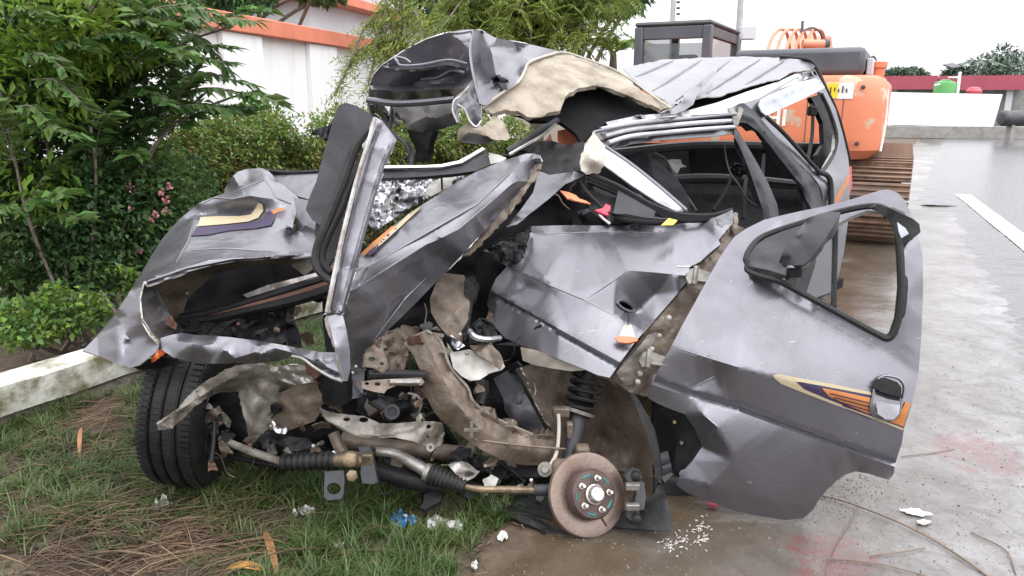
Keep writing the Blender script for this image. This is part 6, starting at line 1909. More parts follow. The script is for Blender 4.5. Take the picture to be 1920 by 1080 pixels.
sheet('crumpled_corner', [(1340, 408), (1374, 393), (1374, 418), (1366, 430), (1352, 426)], [(1340, 408, 2.87), (1374, 393, 2.90), (1366, 430, 2.86)], 'car_paint_dark', car, res=4, crumple=(.01, .05))
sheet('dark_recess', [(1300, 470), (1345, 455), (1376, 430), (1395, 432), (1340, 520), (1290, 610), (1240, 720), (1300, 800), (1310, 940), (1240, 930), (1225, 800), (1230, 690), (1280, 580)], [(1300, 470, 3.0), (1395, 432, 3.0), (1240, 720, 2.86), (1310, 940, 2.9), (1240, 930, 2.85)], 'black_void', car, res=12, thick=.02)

# ---------------------------------------------------------------- the hanging door
DO = [(1233, 697), (1246, 672), (1260, 647), (1278, 612), (1297, 578), (1315, 545), (1333, 512), (1348, 486), (1360, 467), (1377, 444), (1400, 428), (1433, 412), (1465, 404), (1500, 396), (1540, 388), (1577, 379), (1605, 371), (1633, 362), (1650, 357), (1665, 355), (1684, 362), (1697, 376), (1706, 396), (1716, 430), (1724, 455), (1730, 480), (1731, 540), (1729, 600), (1727, 640), (1722, 701), (1710, 758), (1695, 803), (1691, 831), (1679, 868), (1675, 890), (1667, 900), (1650, 895), (1628, 888), (1604, 884), (1585, 890), (1568, 902), (1551, 918), (1536, 936), (1524, 956), (1506, 972), (1473, 975), (1424, 968), (1375, 957), (1335, 942), (1290, 925), (1267, 909), (1277, 888), (1300, 862), (1316, 838), (1310, 815), (1300, 800), (1283, 776), (1257, 767), (1232, 756), (1215, 746), (1222, 722)]
HOLE = [(1464, 521), (1484, 514), (1502, 498), (1520, 486), (1545, 450), (1569, 420), (1600, 404), (1627, 394), (1650, 397), (1666, 408), (1676, 430), (1681, 457), (1685, 500), (1685, 540), (1680, 596), (1672, 620), (1662, 627), (1640, 617), (1600, 596), (1563, 575), (1530, 558), (1500, 541)]
door = sheet('door', DO, [(1233, 697, 2.60), (1260, 647, 2.575), (1297, 578, 2.625), (1333, 512, 2.68), (1360, 467, 2.73), (1377, 444, 2.77), (1400, 428, 2.79), (1433, 412, 2.78), (1500, 396, 2.71), (1577, 379, 2.62), (1665, 355, 2.54), (1706, 396, 2.46), (1731, 480, 2.42), (1731, 560, 2.41), (1727, 640, 2.40), (1722, 701, 2.395), (1675, 890, 2.475), (1604, 884, 2.49), (1540, 930, 2.52), (1506, 972, 2.56), (1424, 968, 2.58), (1335, 942, 2.60), (1267, 909, 2.63), (1316, 838, 2.60), (1300, 800, 2.585), (1257, 767, 2.60), (1215, 746, 2.635), (1690, 480, 2.415), (1692, 560, 2.40)],
      'car_paint', car, back='grey_plastic', res=6.5, holes=[HOLE], thick=0.022, lin=0.8, sharp=43,
      ridges=[[(1259, 649, 2.572), (1315, 667, 2.522), (1375, 686, 2.472), (1440, 702, 2.448), (1560, 735, 2.408), (1700, 778, 2.383)],
              [(1229, 708, 2.608), (1290, 729, 2.562), (1384, 755, 2.515), (1506, 801, 2.468), (1600, 834, 2.440), (1684, 862, 2.420)], [(1227, 714, 2.622), (1290, 736, 2.577), (1384, 762, 2.530), (1506, 808, 2.483), (1600, 841, 2.455), (1682, 869, 2.434)], [(1226, 722, 2.606), (1290, 744, 2.560), (1384, 771, 2.506), (1506, 816, 2.462), (1600, 849, 2.436), (1680, 876, 2.424)],
              [(1375, 686, 2.472), (1340, 706, 2.535), (1297, 728, 2.566)], [(1300, 748, 2.555), (1318, 775, 2.520), (1345, 800, 2.505), (1330, 820, 2.545), (1317, 837, 2.598)], [(1345, 800, 2.505), (1372, 850, 2.510), (1376, 905, 2.545)], [(1275, 895, 2.618), (1330, 910, 2.565), (1420, 930, 2.548), (1500, 948, 2.535)],
              [(1400, 470, 2.665), (1394, 520, 2.608), (1392, 600, 2.535), (1378, 680, 2.476)], [(1408, 522, 2.585), (1470, 556, 2.530), (1560, 606, 2.472), (1655, 655, 2.424), (1700, 645, 2.402)]], crumple=(0.0022, 0.3), seed=3)
DD = o_depth[door.name]
creases(door, DD, [[(1262, 650), (1315, 667), (1373, 685)], [(1373, 687), (1342, 705), (1300, 727)], [(1318, 777), (1344, 799), (1330, 820), (1319, 836)]], r=.003)
# rubber and black trim round the window
ptube('window_seal', [(1402, 494, 2.585), (1399, 484, 2.60), (1408, 464, 2.625), (1434, 442, 2.65), (1500, 419, 2.62), (1567, 399, 2.56), (1627, 387, 2.50), (1660, 392, 2.47), (1680, 420, 2.42), (1688, 470, 2.385), (1690, 540, 2.375), (1684, 600, 2.375), (1668, 634, 2.38), (1640, 624, 2.395), (1563, 582, 2.435), (1500, 548, 2.47), (1462, 528, 2.49), (1420, 516, 2.52), (1402, 506, 2.57), (1402, 494, 2.585)], 0.011, 'rubber', door, 7)
sheet('mirror_sail', [(1402, 497), (1404, 478), (1416, 460), (1436, 446), (1468, 433), (1508, 420), (1500, 440), (1480, 466), (1463, 494), (1478, 508), (1484, 516), (1465, 522), (1430, 514), (1408, 505)],
      [(1402, 497, 2.575), (1436, 446, 2.635), (1508, 420, 2.60), (1484, 516, 2.47), (1440, 480, 2.545)], 'grey_plastic', door, res=6, thick=0.02, ribs=[([(1410, 500), (1440, 506), (1475, 517)], 6, .02)])
mir = sheet('mirror_arm', [(1508, 417), (1520, 408), (1537, 400), (1560, 397), (1576, 398), (1570, 412), (1563, 424), (1540, 458), (1517, 488), (1505, 496), (1490, 498), (1468, 496), (1460, 492), (1468, 472), (1488, 444)],
      [(1508, 417, 2.50), (1537, 400, 2.46), (1576, 398, 2.44), (1517, 488, 2.38), (1460, 492, 2.46), (1500, 450, 2.43), (1545, 440, 2.39)], 'grey_plastic', door, res=6, thick=0.05, ridges=[[(1537, 402, 2.45), (1510, 440, 2.41), (1480, 480, 2.40)]])
MB().box(P(1489, 511, 2.45), (0.045, 0.03, 0.03)).build('mirror_mount', 'black_plastic', door, bev=.006)
ptube('window_post', [(1566, 412, 2.58), (1565, 480, 2.56), (1563, 576, 2.46)], 0.010, 'black_plastic', door, 8)
sheet('quarter_glass', [(1482, 520), (1520, 488), (1562, 430), (1562, 572), (1502, 540)], [(1482, 520, 2.50), (1562, 430, 2.58), (1562, 572, 2.46)], 'tyre_glass', door, res=14, thick=0.004)
sheet('frame_corner_trim', [(1627, 390), (1645, 386), (1666, 389), (1690, 400), (1712, 410), (1724, 420), (1725, 430), (1718, 440), (1703, 452), (1690, 458), (1680, 452), (1674, 430), (1664, 410), (1648, 398)], [(1627, 390, 2.48), (1690, 400, 2.40), (1725, 428, 2.36), (1690, 458, 2.38), (1664, 410, 2.44)], 'rubber', door, res=5, thick=0.03)
sheet('corner_pane', [(1682, 416), (1698, 428), (1704, 438), (1690, 446), (1685, 434)], [(1682, 416, 2.385), (1704, 438, 2.355), (1690, 446, 2.36)], 'visor_smoke', door, res=5, thick=.004)
sheet('inner_edge_trim', [(1676, 440), (1690, 448), (1694, 520), (1690, 590), (1676, 626), (1664, 630), (1676, 596), (1682, 540), (1680, 480)], [(1676, 440, 2.44), (1694, 520, 2.40), (1664, 630, 2.41), (1682, 540, 2.42)], 'rubber', door, res=6, thick=.02)
# decals
sheet('stripe', [(1449, 703), (1462, 702), (1500, 709), (1560, 720), (1632, 735), (1634, 741), (1560, 727), (1500, 716), (1492, 716), (1508, 730), (1550, 748), (1620, 775), (1694, 803), (1693, 807), (1640, 786), (1560, 757), (1500, 734), (1465, 720), (1453, 710)], [], 'decal_cream', door, depth=DD, offset=0.007, res=6, thick=.001, crumple=(0.003, 0.25), seed=3)
sheet('stripe', [(1493, 715), (1520, 719), (1580, 731), (1632, 742), (1631, 746), (1580, 735), (1540, 727), (1552, 743), (1600, 764), (1650, 784), (1694, 800), (1694, 803), (1620, 775), (1550, 748), (1508, 730)], [], 'decal_purple', door, depth=DD, offset=0.007, res=6, thick=.001, crumple=(0.003, 0.25), seed=3)
st2 = sheet('stripe', [(1541, 727), (1580, 735), (1632, 746), (1640, 770), (1662, 790), (1685, 780), (1698, 754), (1708, 756), (1694, 800), (1650, 784), (1600, 764), (1554, 743)], [], 'decal_orange', door, depth=DD, offset=0.007, res=6, thick=.001, crumple=(0.003, 0.25), seed=3)
for k in range(5):
    y = 738 + 7.5 * k
    sheet('stripe_line', [(1556 + 8 * k, y - 1), (1632, y + 17), (1632, y + 19), (1556 + 8 * k, y + 1)], [], 'decal_purple', st2, depth=DD, offset=0.0095, res=8, thick=.0006, crumple=(0.003, 0.25), seed=3)
# handle cup
def rrect(cx, cy, w, h, ang, n=5, r=None):
    r = r or min(w, h) * .38
    out = []
    for sx, sy, a0 in ((1, 1, 0), (-1, 1, 90), (-1, -1, 180), (1, -1, 270)):
        for k in range(n):
            a = R_(a0 + 90 * k / (n - 1))
            x, y = sx * (w / 2 - r) + r * math.cos(a), sy * (h / 2 - r) + r * math.sin(a)
            out.append((cx + x * math.cos(ang) - y * math.sin(ang), cy + x * math.sin(ang) + y * math.cos(ang)))
    return out


cup = sheet('handle_cup', rrect(1664, 746, 58, 84, R_(12)), [], 'car_paint', door, depth=DD, offset=0.007, res=4, thick=.006)
MB().tube([P(x, y, float(DD([(x, y)])[0]) - .009) for x, y in rrect(1664, 746, 56, 82, R_(12))] + [P(x, y, float(DD([(x, y)])[0]) - .009) for x, y in rrect(1664, 746, 56, 82, R_(12))[:1]], 0.004, 6, False).build('cup_rim', 'car_paint', cup)
sheet('door_handle', [(1638, 726), (1644, 711), (1660, 708), (1682, 716), (1690, 726), (1690, 746), (1672, 741), (1650, 734)], [], 'black_plastic', door, depth=DD, offset=0.022, res=4, thick=.014)
sheet('cup_hollow', [(1640, 732), (1655, 735), (1688, 746), (1687, 752), (1666, 748), (1644, 740)], [], 'black_plastic', door, depth=DD, offset=0.0095, res=4, thick=.002)
cl_ = [(1642, 752), (1664, 756), (1688, 760), (1686, 776), (1676, 787), (1660, 786), (1646, 776)]
sheet('cup_lip', cl_, [(x, y, float(DD([(x, y)])[0]) - .008 - .022 * (y - 752) / 35) for x, y in cl_], 'car_paint', cup, res=4, thick=.004)
# inner edge of the door towards the hinges
sheet('door_edge_inner', [(1240, 770), (1258, 767), (1284, 777), (1302, 802), (1316, 838), (1300, 862), (1278, 890), (1262, 880), (1270, 830), (1256, 790)], [(1240, 770, 2.66), (1284, 777, 2.62), (1316, 838, 2.60), (1262, 880, 2.66), (1256, 820, 2.70)], 'black_plastic', door, res=6, thick=.02)
for (x, y) in ((1265, 791), (1278, 830)):
    MB().lathe(P(x, y, 2.64), Vector((-.3, -1, .2)), [(0, .008), (.006, .006)], 8).build('door_bolt', 'brass', door)

# ---------------------------------------------------------------- front suspension, steering and chassis members
def view_axis(p): return (Vector((0, 0, CAM_H)) - p).normalized()


# front tyre at the left
tc_ = G(330, 934) + Vector((0.075, 0.16, 0.315))
ta = (Vector((1, -0.06, -0.13))).normalized()
tyre = MB()
prof = [(-.090, .205), (-.100, .235), (-.103, .262), (-.098, .288), (-.090, .302), (-.075, .309), (-.056, .312), (-.054, .303), (-.048, .303), (-.046, .313), (-.012, .315), (-.010, .305), (-.003, .305), (-.001, .315), (.036, .314), (.038, .304), (.045, .304), (.047, .312), (.075, .309), (.090, .302), (.098, .288), (.103, .262), (.100, .235), (.090, .205)]
ty = tyre.lathe(tc_, ta, prof, 96, True).build('front_wheel', 'rubber', car, sharp=28)
rim = MB().lathe(tc_, ta, [(-.085, .207), (-.06, .195), (.0, .185), (.06, .195), (.085, .207), (.07, .18), (.03, .06), (-.03, .06), (-.07, .18)], 48, True).build('rim', 'dark_metal', ty)
sp = MB()
e1 = Vector((0, 0, 1)); e1 = (e1 - ta * e1.dot(ta)).normalized(); e2 = ta.cross(e1)
for k in range(96):                                     # lateral sipes standing proud as small tread blocks
    a = 2 * math.pi * k / 96
    rd = e1 * math.cos(a) + e2 * math.sin(a); tg = ta.cross(rd)
    M3 = Matrix((ta, tg, rd)).transposed()
    for h in (-.076, .072, ):
        sp.box(tc_ + ta * h + rd * .3125, (.034, .015, .007), M3)
    for h in (-.029, .017):
        sp.box(tc_ + ta * h + rd * .3148, (.026, .017, .004), M3)
o = sp.build('tread_blocks', 'rubber', ty, smooth=False, sharp=None); o['kind'] = 'stuff'

# inner wing sheet left over the tyre
sheet('left_apron', [(293, 793), (297, 806), (310, 806), (323, 803), (345, 783), (366, 762), (386, 748), (407, 737), (430, 735), (448, 734), (452, 760), (460, 790), (467, 822), (488, 818), (508, 809), (520, 775), (533, 737), (556, 724), (580, 714), (570, 704), (540, 692), (508, 684), (479, 677), (452, 684), (429, 692), (400, 708), (372, 724), (350, 745), (331, 768), (310, 782)],
      [(293, 793, 2.36), (323, 803, 2.36), (372, 724, 2.42), (407, 737, 2.50), (479, 677, 2.44), (448, 734, 2.55), (467, 822, 2.58), (508, 809, 2.58), (533, 737, 2.56), (580, 714, 2.46), (508, 684, 2.46), (490, 740, 2.50)],
      'primer_beige', car, back='mud_brown', res=5, ridges=[[(297, 795, 2.34), (350, 760, 2.38), (410, 722, 2.42), (470, 690, 2.42)], [(479, 680, 2.43), (500, 715, 2.47), (528, 740, 2.52)], [(470, 760, 2.52), (480, 800, 2.55), (490, 816, 2.56)]], crumple=(0.012, 0.07), rag=1.0)
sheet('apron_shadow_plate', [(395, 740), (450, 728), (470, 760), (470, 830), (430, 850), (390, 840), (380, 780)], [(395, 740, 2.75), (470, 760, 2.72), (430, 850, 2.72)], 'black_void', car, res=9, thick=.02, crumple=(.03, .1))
sheet('crushed_bracket', [(505, 690), (540, 684), (575, 684), (590, 700), (586, 716), (555, 722), (525, 714), (510, 702)], [(505, 690, 2.44), (590, 700, 2.40), (555, 722, 2.45), (540, 690, 2.42)], 'bare_steel', car, res=3.5, crumple=(.018, .05))
sheet('mount_plate', [(520, 740), (555, 722), (590, 716), (604, 740), (602, 770), (590, 790), (560, 800), (520, 815), (500, 820), (512, 780)], [(520, 740, 2.52), (590, 716, 2.46), (602, 770, 2.50), (500, 820, 2.58), (555, 760, 2.50)], 'mud_brown', car, res=6, thick=.02, crumple=(.012, .08))
ptube('engine_mount', [(628, 690, 2.48), (630, 720, 2.50), (634, 748, 2.52)], [.050, .055, .050], 'black_plastic', car, 14)
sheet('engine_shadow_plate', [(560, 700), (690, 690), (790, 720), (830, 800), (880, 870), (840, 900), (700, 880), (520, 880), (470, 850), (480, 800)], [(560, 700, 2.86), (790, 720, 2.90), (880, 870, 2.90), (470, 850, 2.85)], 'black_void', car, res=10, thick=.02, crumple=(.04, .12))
sheet('gearbox_case', [(672, 742), (700, 738), (740, 745), (780, 760), (800, 790), (760, 795), (720, 792), (690, 788), (668, 770)], [(672, 742, 2.66), (740, 745, 2.66), (800, 790, 2.70), (720, 792, 2.64), (730, 765, 2.60)], 'black_plastic', car, res=5, thick=.06, crumple=(.015, .06))
ptube('coolant_pipe', [(695, 748, 2.56), (720, 765, 2.55), (735, 785, 2.56)], 0.018, 'grey_plastic', car, 10)
MB().lathe(P(735, 772, 2.54), view_axis(P(735, 772, 2.54)), [(0, .026), (.02, .026), (.02, .016), (.004, .016)], 16).build('pipe_ring', 'grey_plastic', car)
# chassis cross member, crushed
xm = sheet('cross_member', [(596, 762), (612, 770), (632, 775), (650, 777), (680, 780), (700, 788), (712, 794), (740, 794), (780, 790), (812, 790), (830, 796), (834, 812), (826, 836), (812, 842), (795, 836), (770, 826), (740, 820), (705, 822), (672, 818), (640, 806), (612, 788)],
      [(596, 762, 2.50), (650, 777, 2.48), (712, 794, 2.48), (780, 790, 2.50), (834, 812, 2.55), (812, 842, 2.52), (705, 822, 2.46), (640, 806, 2.47)], 'primer_beige', car, back='mud_brown', res=4.5, thick=.008,
      holes=[[(650 + 7 * math.cos(a), 786 + 4 * math.sin(a)) for a in np.linspace(0, 6.28, 9)[:-1]], [(682 + 9 * math.cos(a), 787 + 5 * math.sin(a)) for a in np.linspace(0, 6.28, 11)[:-1]], [(804 + 5 * math.cos(a), 800 + 4 * math.sin(a)) for a in np.linspace(0, 6.28, 9)[:-1]], [(802 + 3 * math.cos(a), 819 + 3 * math.sin(a)) for a in np.linspace(0, 6.28, 7)[:-1]]],
      ridges=[[(612, 786, 2.46), (660, 812, 2.44), (710, 818, 2.44), (760, 806, 2.45), (800, 792, 2.47)], [(712, 794, 2.49), (714, 815, 2.45)]], crumple=(.010, .06), rag=.6)
MB().lathe(P(807, 839, 2.50), view_axis(P(807, 839, 2.50)), [(0, .014), (.006, .014), (.006, .006), (0, .006)], 12).build('eyelet', 'primer_beige', car)
# perforated radiator frame
br = sheet('perforated_bracket', [(676, 716), (700, 712), (740, 710), (790, 708), (796, 716), (790, 722), (745, 722), (726, 730), (720, 738), (700, 734), (678, 728)], [(676, 716, 2.40), (790, 710, 2.50), (720, 735, 2.42)], 'mud_brown', car, res=4, thick=.006,
      holes=[[(688 + 4 * math.cos(a), 719 + 3 * math.sin(a)) for a in np.linspace(0, 6.28, 9)[:-1]], [(708 + 6 * math.cos(a), 720 + 3.5 * math.sin(a)) for a in np.linspace(0, 6.28, 9)[:-1]]])
sheet('perforated_bracket', [(684, 664), (700, 646), (716, 650), (724, 668), (730, 690), (716, 700), (700, 690), (682, 688)], [(684, 664, 2.46), (716, 650, 2.52), (716, 700, 2.46), (682, 688, 2.42)], 'mud_brown', car, res=4, thick=.006, crumple=(.014, .05),
      holes=[[(697 + 7 * math.cos(a), 673 + 4 * math.sin(a)) for a in np.linspace(0, 6.28, 9)[:-1]], [(716 + 4 * math.cos(a), 682 + 3 * math.sin(a)) for a in np.linspace(0, 6.28, 9)[:-1]]])
ptube('support_tube', [(690, 704, 2.47), (740, 703, 2.50), (798, 704, 2.52)], 0.018, 'black_plastic', car, 10)
ptube('spring_pin', [(730, 716, 2.44), (786, 716, 2.48)], 0.009, 'bare_steel', car, 8)
sheet('radiator_remains', [(690, 650), (720, 626), (756, 610), (790, 615), (770, 640), (760, 690), (735, 702), (725, 670)], [(690, 650, 2.62), (756, 610, 2.72), (760, 690, 2.66)], 'mud_brown', car, res=4, crumple=(.035, .06), rag=1.5)

# brown longitudinal rail
rail = sheet('chassis_rail', [(758, 643), (775, 628), (797, 619), (812, 624), (824, 640), (834, 662), (843, 690), (858, 708), (875, 726), (882, 740), (888, 755), (905, 770), (931, 786), (965, 802), (998, 815), (1036, 812), (1050, 830), (1046, 860), (1023, 873), (979, 872), (940, 862), (900, 842), (870, 820), (843, 801), (826, 786), (815, 774), (802, 750), (793, 726), (788, 696), (776, 668)],
      [(758, 643, 2.60), (797, 619, 2.62), (843, 690, 2.58), (888, 755, 2.56), (998, 815, 2.66), (1046, 840, 2.70), (979, 872, 2.64), (843, 801, 2.56), (793, 726, 2.56), (820, 720, 2.52), (870, 790, 2.50), (950, 830, 2.56)],
      'mud_brown', car, back='mud_brown', res=5, thick=.05, ridges=[[(800, 640, 2.55), (826, 700, 2.51), (858, 760, 2.49), (900, 806, 2.50), (960, 840, 2.56), (1030, 850, 2.64)]], ribs=[([(905, 772), (985, 812), (1040, 818)], 5, .02)], crumple=(.008, .09))
ptube('rail_torn_edge', [(800, 620, 2.60), (826, 640, 2.58), (845, 690, 2.56), (876, 726, 2.55), (889, 755, 2.54), (931, 786, 2.58), (998, 815, 2.64)], 0.006, 'primer_beige', car, 6)
MB().box(P(884, 806, 2.485), (.010, .010, .055)).build('weld_tab', 'primer_beige', rail)
MB().box(P(884, 806, 2.484), (.050, .009, .009)).build('weld_tab', 'primer_beige', rail)
ptube('brake_line', [(890, 824, 2.52), (950, 832, 2.55), (1010, 838, 2.60), (1060, 842, 2.62)], 0.004, 'mud_brown', car, 6)
sheet('white_plate', [(838, 642), (850, 660), (880, 655), (905, 664), (935, 660), (947, 688), (940, 694), (918, 700), (900, 712), (882, 714), (866, 706), (850, 690)], [(838, 642, 2.66), (935, 660, 2.72), (900, 712, 2.66), (880, 680, 2.68)], 'white_plastic', car, back='mud_brown', res=5, crumple=(.010, .1))
sheet('brown_flap', [(880, 648), (920, 644), (936, 660), (945, 680), (936, 694), (915, 676), (895, 664)], [(880, 648, 2.68), (945, 680, 2.66), (915, 676, 2.66)], 'mud_brown', car, res=4, crumple=(.012, .06), rag=1)
sheet('headlamp_bucket', [(806, 560), (818, 530), (834, 512), (870, 516), (884, 540), (880, 580), (876, 620), (866, 645), (848, 640), (822, 610), (808, 585)], [(806, 570, 2.78), (834, 512, 2.86), (884, 540, 2.86), (866, 645, 2.70), (845, 580, 2.74)], 'mud_brown', car, back='primer_beige', res=5, ridges=[[(810, 575, 2.76), (850, 585, 2.72), (878, 560, 2.78)]], crumple=(.012, .08))
sheet('headlamp_frame', [(872, 520), (890, 518), (896, 540), (886, 570), (880, 610), (884, 630), (872, 640), (866, 620), (874, 575)], [(872, 520, 2.82), (896, 540, 2.80), (872, 640, 2.68)], 'black_plastic', car, res=4, thick=.02, crumple=(.012, .06))
sheet('shattered_lens', [(880, 614), (900, 596), (920, 604), (932, 624), (936, 636), (920, 646), (895, 645), (880, 638)], [(880, 614, 2.68), (932, 624, 2.72), (895, 645, 2.64)], 'black_plastic', car, res=3.2, crumple=(.03, .04))
ptube('lens_rim', [(880, 620, 2.62), (892, 632, 2.60), (915, 636, 2.62), (938, 634, 2.66)], 0.010, 'foil', car, 8)
sheet('shattered_lens', [(845, 630), (862, 640), (872, 648), (858, 656), (848, 645)], [(845, 630, 2.66), (872, 648, 2.64), (858, 656, 2.63)], 'foil', car, res=3, crumple=(.02, .03))
sheet('under_wing_beige', [(976, 652), (1000, 656), (1040, 672), (1100, 694), (1070, 696), (1030, 690), (1000, 684), (980, 676)], [(976, 652, 2.72), (1100, 694, 2.66), (1000, 684, 2.74)], 'trim_cream', car, back='mud_brown', res=5, crumple=(.008, .08))
sheet('torn_liner', [(925, 710), (945, 698), (965, 690), (975, 704), (982, 730), (998, 762), (1014, 790), (1020, 802), (996, 806), (962, 792), (946, 770), (944, 748), (935, 730)], [(925, 710, 2.78), (975, 704, 2.74), (1020, 802, 2.68), (946, 770, 2.68), (980, 760, 2.66)], 'grey_plastic', car, res=5, thick=.01, ridges=[[(950, 760, 2.66), (975, 755, 2.64), (1000, 780, 2.65)]], crumple=(.010, .09))
sheet('torn_liner_edge', [(966, 694), (976, 690), (984, 706), (992, 730), (1002, 756), (1020, 790), (1030, 800), (1022, 806), (1004, 780), (986, 748), (974, 716)], [(966, 694, 2.72), (1030, 800, 2.66), (992, 735, 2.66)], 'primer_beige', car, res=4, crumple=(.010, .04), rag=1.2)
ptube('air_hose', [(905, 715, 2.80), (905, 740, 2.78), (900, 760, 2.76)], 0.024, 'rubber', car, 10)
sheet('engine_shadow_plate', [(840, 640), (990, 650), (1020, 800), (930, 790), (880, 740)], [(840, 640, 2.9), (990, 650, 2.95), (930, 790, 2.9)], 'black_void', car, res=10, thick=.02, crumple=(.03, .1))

# wheel house
sheet('wheel_house', [(976, 690), (1004, 682), (1050, 690), (1100, 700), (1143, 712), (1175, 728), (1205, 770), (1226, 815), (1236, 870), (1240, 920), (1232, 960), (1180, 960), (1100, 940), (1040, 900), (1030, 850), (1024, 810), (1002, 760), (986, 722)],
      [(976, 690, 2.84), (1050, 690, 2.98), (1143, 712, 2.92), (1205, 770, 2.82), (1240, 900, 2.74), (1180, 960, 2.86), (1040, 900, 2.90), (1024, 810, 2.80), (1120, 820, 3.02), (1060, 760, 2.98), (1180, 850, 2.94)], 'mud_brown', car, res=7, thick=.01, crumple=(.008, .12))
sheet('arch_edge', [(1180, 735), (1188, 738), (1206, 764), (1226, 806), (1236, 850), (1240, 905), (1230, 908), (1226, 870), (1214, 816), (1196, 772)], [(1180, 735, 2.66), (1206, 764, 2.63), (1236, 850, 2.58), (1235, 905, 2.56)], 'rubber', car, res=4, thick=.02)
sheet('mud_flap', [(1236, 905), (1242, 912), (1252, 936), (1258, 962), (1258, 985), (1254, 998), (1222, 994), (1170, 990), (1120, 985), (1160, 960), (1205, 946), (1226, 925)], [(1236, 905, 2.58), (1258, 985, 2.44), (1170, 990, 2.50), (1120, 985, 2.56), (1210, 950, 2.52)], 'rubber', car, res=6, thick=.008, ridges=[[(1234, 908, 2.57), (1246, 940, 2.48), (1252, 996, 2.43)]])
sheet('splash_shield', [(905, 925), (930, 935), (960, 950), (1000, 966), (1030, 985), (1070, 1002), (1065, 1006), (1020, 1001), (1012, 992), (975, 978), (940, 960), (915, 942)], [(905, 925, 2.66), (1000, 966, 2.56), (1070, 1004, 2.50), (940, 958, 2.58)], 'rubber', car, res=5, thick=.012, ribs=[([(912, 932), (960, 956), (1030, 990)], 4, .012)])
sheet('splash_shield', [(900, 905), (940, 912), (1000, 920), (1030, 940), (1034, 975), (1000, 964), (950, 946), (915, 930)], [(900, 905, 2.72), (1030, 940, 2.66), (1000, 964, 2.60), (915, 930, 2.68)], 'grey_plastic', car, res=6, thick=.012, crumple=(.008, .1))
sheet('sill_channel', [(1238, 850), (1252, 845), (1258, 870), (1262, 890), (1246, 905), (1240, 895)], [(1238, 850, 2.66), (1262, 890, 2.62), (1246, 905, 2.6)], 'grey_plastic', car, res=4, thick=.02, ribs=[([(1240, 870), (1258, 862)], 3, .015), ([(1242, 888), (1260, 880)], 3, .015)])

# coil-over strut
ax0, ax1 = P(1104, 704, 2.76), P(1082, 775, 2.74)
coil = []
for i in range(141):
    t = i / 140
    c = ax0.lerp(ax1, t)
    a = 2 * math.pi * 4.6 * t
    axd = (ax1 - ax0).normalized(); q1 = axd.orthogonal().normalized(); q2 = axd.cross(q1)
    r = .058 - .012 * t
    coil.append(c + (q1 * math.cos(a) + q2 * math.sin(a)) * r)
strut = MB().tube(coil, 0.0085, 8).build('coil_spring', 'black_plastic', car)
ptube('strut_rod', [(1106, 698, 2.76), (1092, 742, 2.75)], 0.030, 'rubber', car, 12, smooth=False)
MB().lathe(P(1082, 775, 2.74), ax0 - ax1, [(0, .030), (.0, .062), (.012, .066), (.014, .03)], 24).build('spring_seat', 'bare_steel', car)
ptube('damper_tube', [(1086, 768, 2.74), (1080, 800, 2.71), (1072, 840, 2.68), (1064, 870, 2.66)], [.030, .030, .027, .027], 'grey_plastic', car, 14)
MB().box(P(1052, 772, 2.70), (.06, .03, .035)).build('strut_bracket', 'mud_brown', car, bev=.005)
MB().box(P(1068, 806, 2.68), (.022, .03, .06)).build('strut_bracket', 'mud_brown', car, bev=.005)
ptube('stabiliser_link', [(1047, 776, 2.66), (1048, 800, 2.65), (1046, 835, 2.63), (1040, 858, 2.61), (1026, 880, 2.58)], 0.0065, 'trim_cream', car, 8)
ptube('brake_hose', [(1058, 800, 2.70), (1064, 830, 2.68), (1066, 856, 2.66), (1058, 872, 2.66)], 0.006, 'rubber', car, 8)
MB().box(P(1092, 852, 2.62), (.05, .05, .07)).build('steering_knuckle', 'mud_brown', car, bev=.012)
MB().box(P(1060, 885, 2.60), (.10, .06, .09)).build('steering_knuckle', 'mud_brown', car, bev=.02)
MB().lathe(P(1022, 880, 2.60), view_axis(P(1022, 880, 2.6)), [(-.02, .026), (.02, .026), (.022, .015), (.03, .012)], 14).build('ball_joint', 'primer_beige', car)
ptube('lower_arm', [(905, 872, 2.76), (950, 882, 2.72), (1000, 886, 2.66), (1050, 884, 2.62)], [.03, .028, .026], 'black_plastic', car, 10, flat=.6)

# brake disc facing right of the camera
dc = P(1103, 927, 2.515)
dn = (view_axis(dc) + Vector((0.46, 0, 0.0))).normalized()
disc = MB().lathe(dc, dn, [(-.020, .08), (-.020, .137), (-.013, .139), (-.012, .134), (-.006, .134), (-.005, .139), (.0, .137), (.0015, .130), (.0015, .088), (.0, .083)], 72).build('brake_disc', 'disc_iron', car, sharp=30)
hat = MB().lathe(dc, dn, [(-.002, .084), (.035, .081), (.043, .076), (.045, .070), (.043, .030), (.046, .028)], 48).build('disc_hat', 'disc_hat', disc, sharp=30)
hubc = dc + dn * .045
MB().lathe(hubc, dn, [(0, .033), (.008, .033), (.010, .029), (.016, .026), (.028, .024), (.032, .020), (.033, .008)], 24).build('hub_cap', 'steel_clean', disc, sharp=30)
u1 = Vector((0, 0, 1)); u1 = (u1 - dn * u1.dot(dn)).normalized(); u2 = dn.cross(u1)
for k in range(5):
    a = R_(-22 + 72 * k)
    c = hubc + (u1 * math.cos(a) + u2 * math.sin(a)) * .053
    MB().lathe(c, dn, [(-.006, .0105), (.006, .0105), (.007, .0075), (.024, .0068), (.026, .005)], 6).build('wheel_stud', 'steel_clean', disc, sharp=30)
    a2 = a + R_(36)
    arc = [hubc - dn * .0005 + (u1 * math.cos(a2 + t) + u2 * math.sin(a2 + t)) * .064 for t in np.linspace(-.24, .24, 7)]
    MB().tube(arc, .0045, 6, flat=.5).build('hub_slot', 'teal_mark', disc)
rs = hubc + (u1 * math.cos(R_(200)) + u2 * math.sin(R_(200))) * .09 - dn * .040
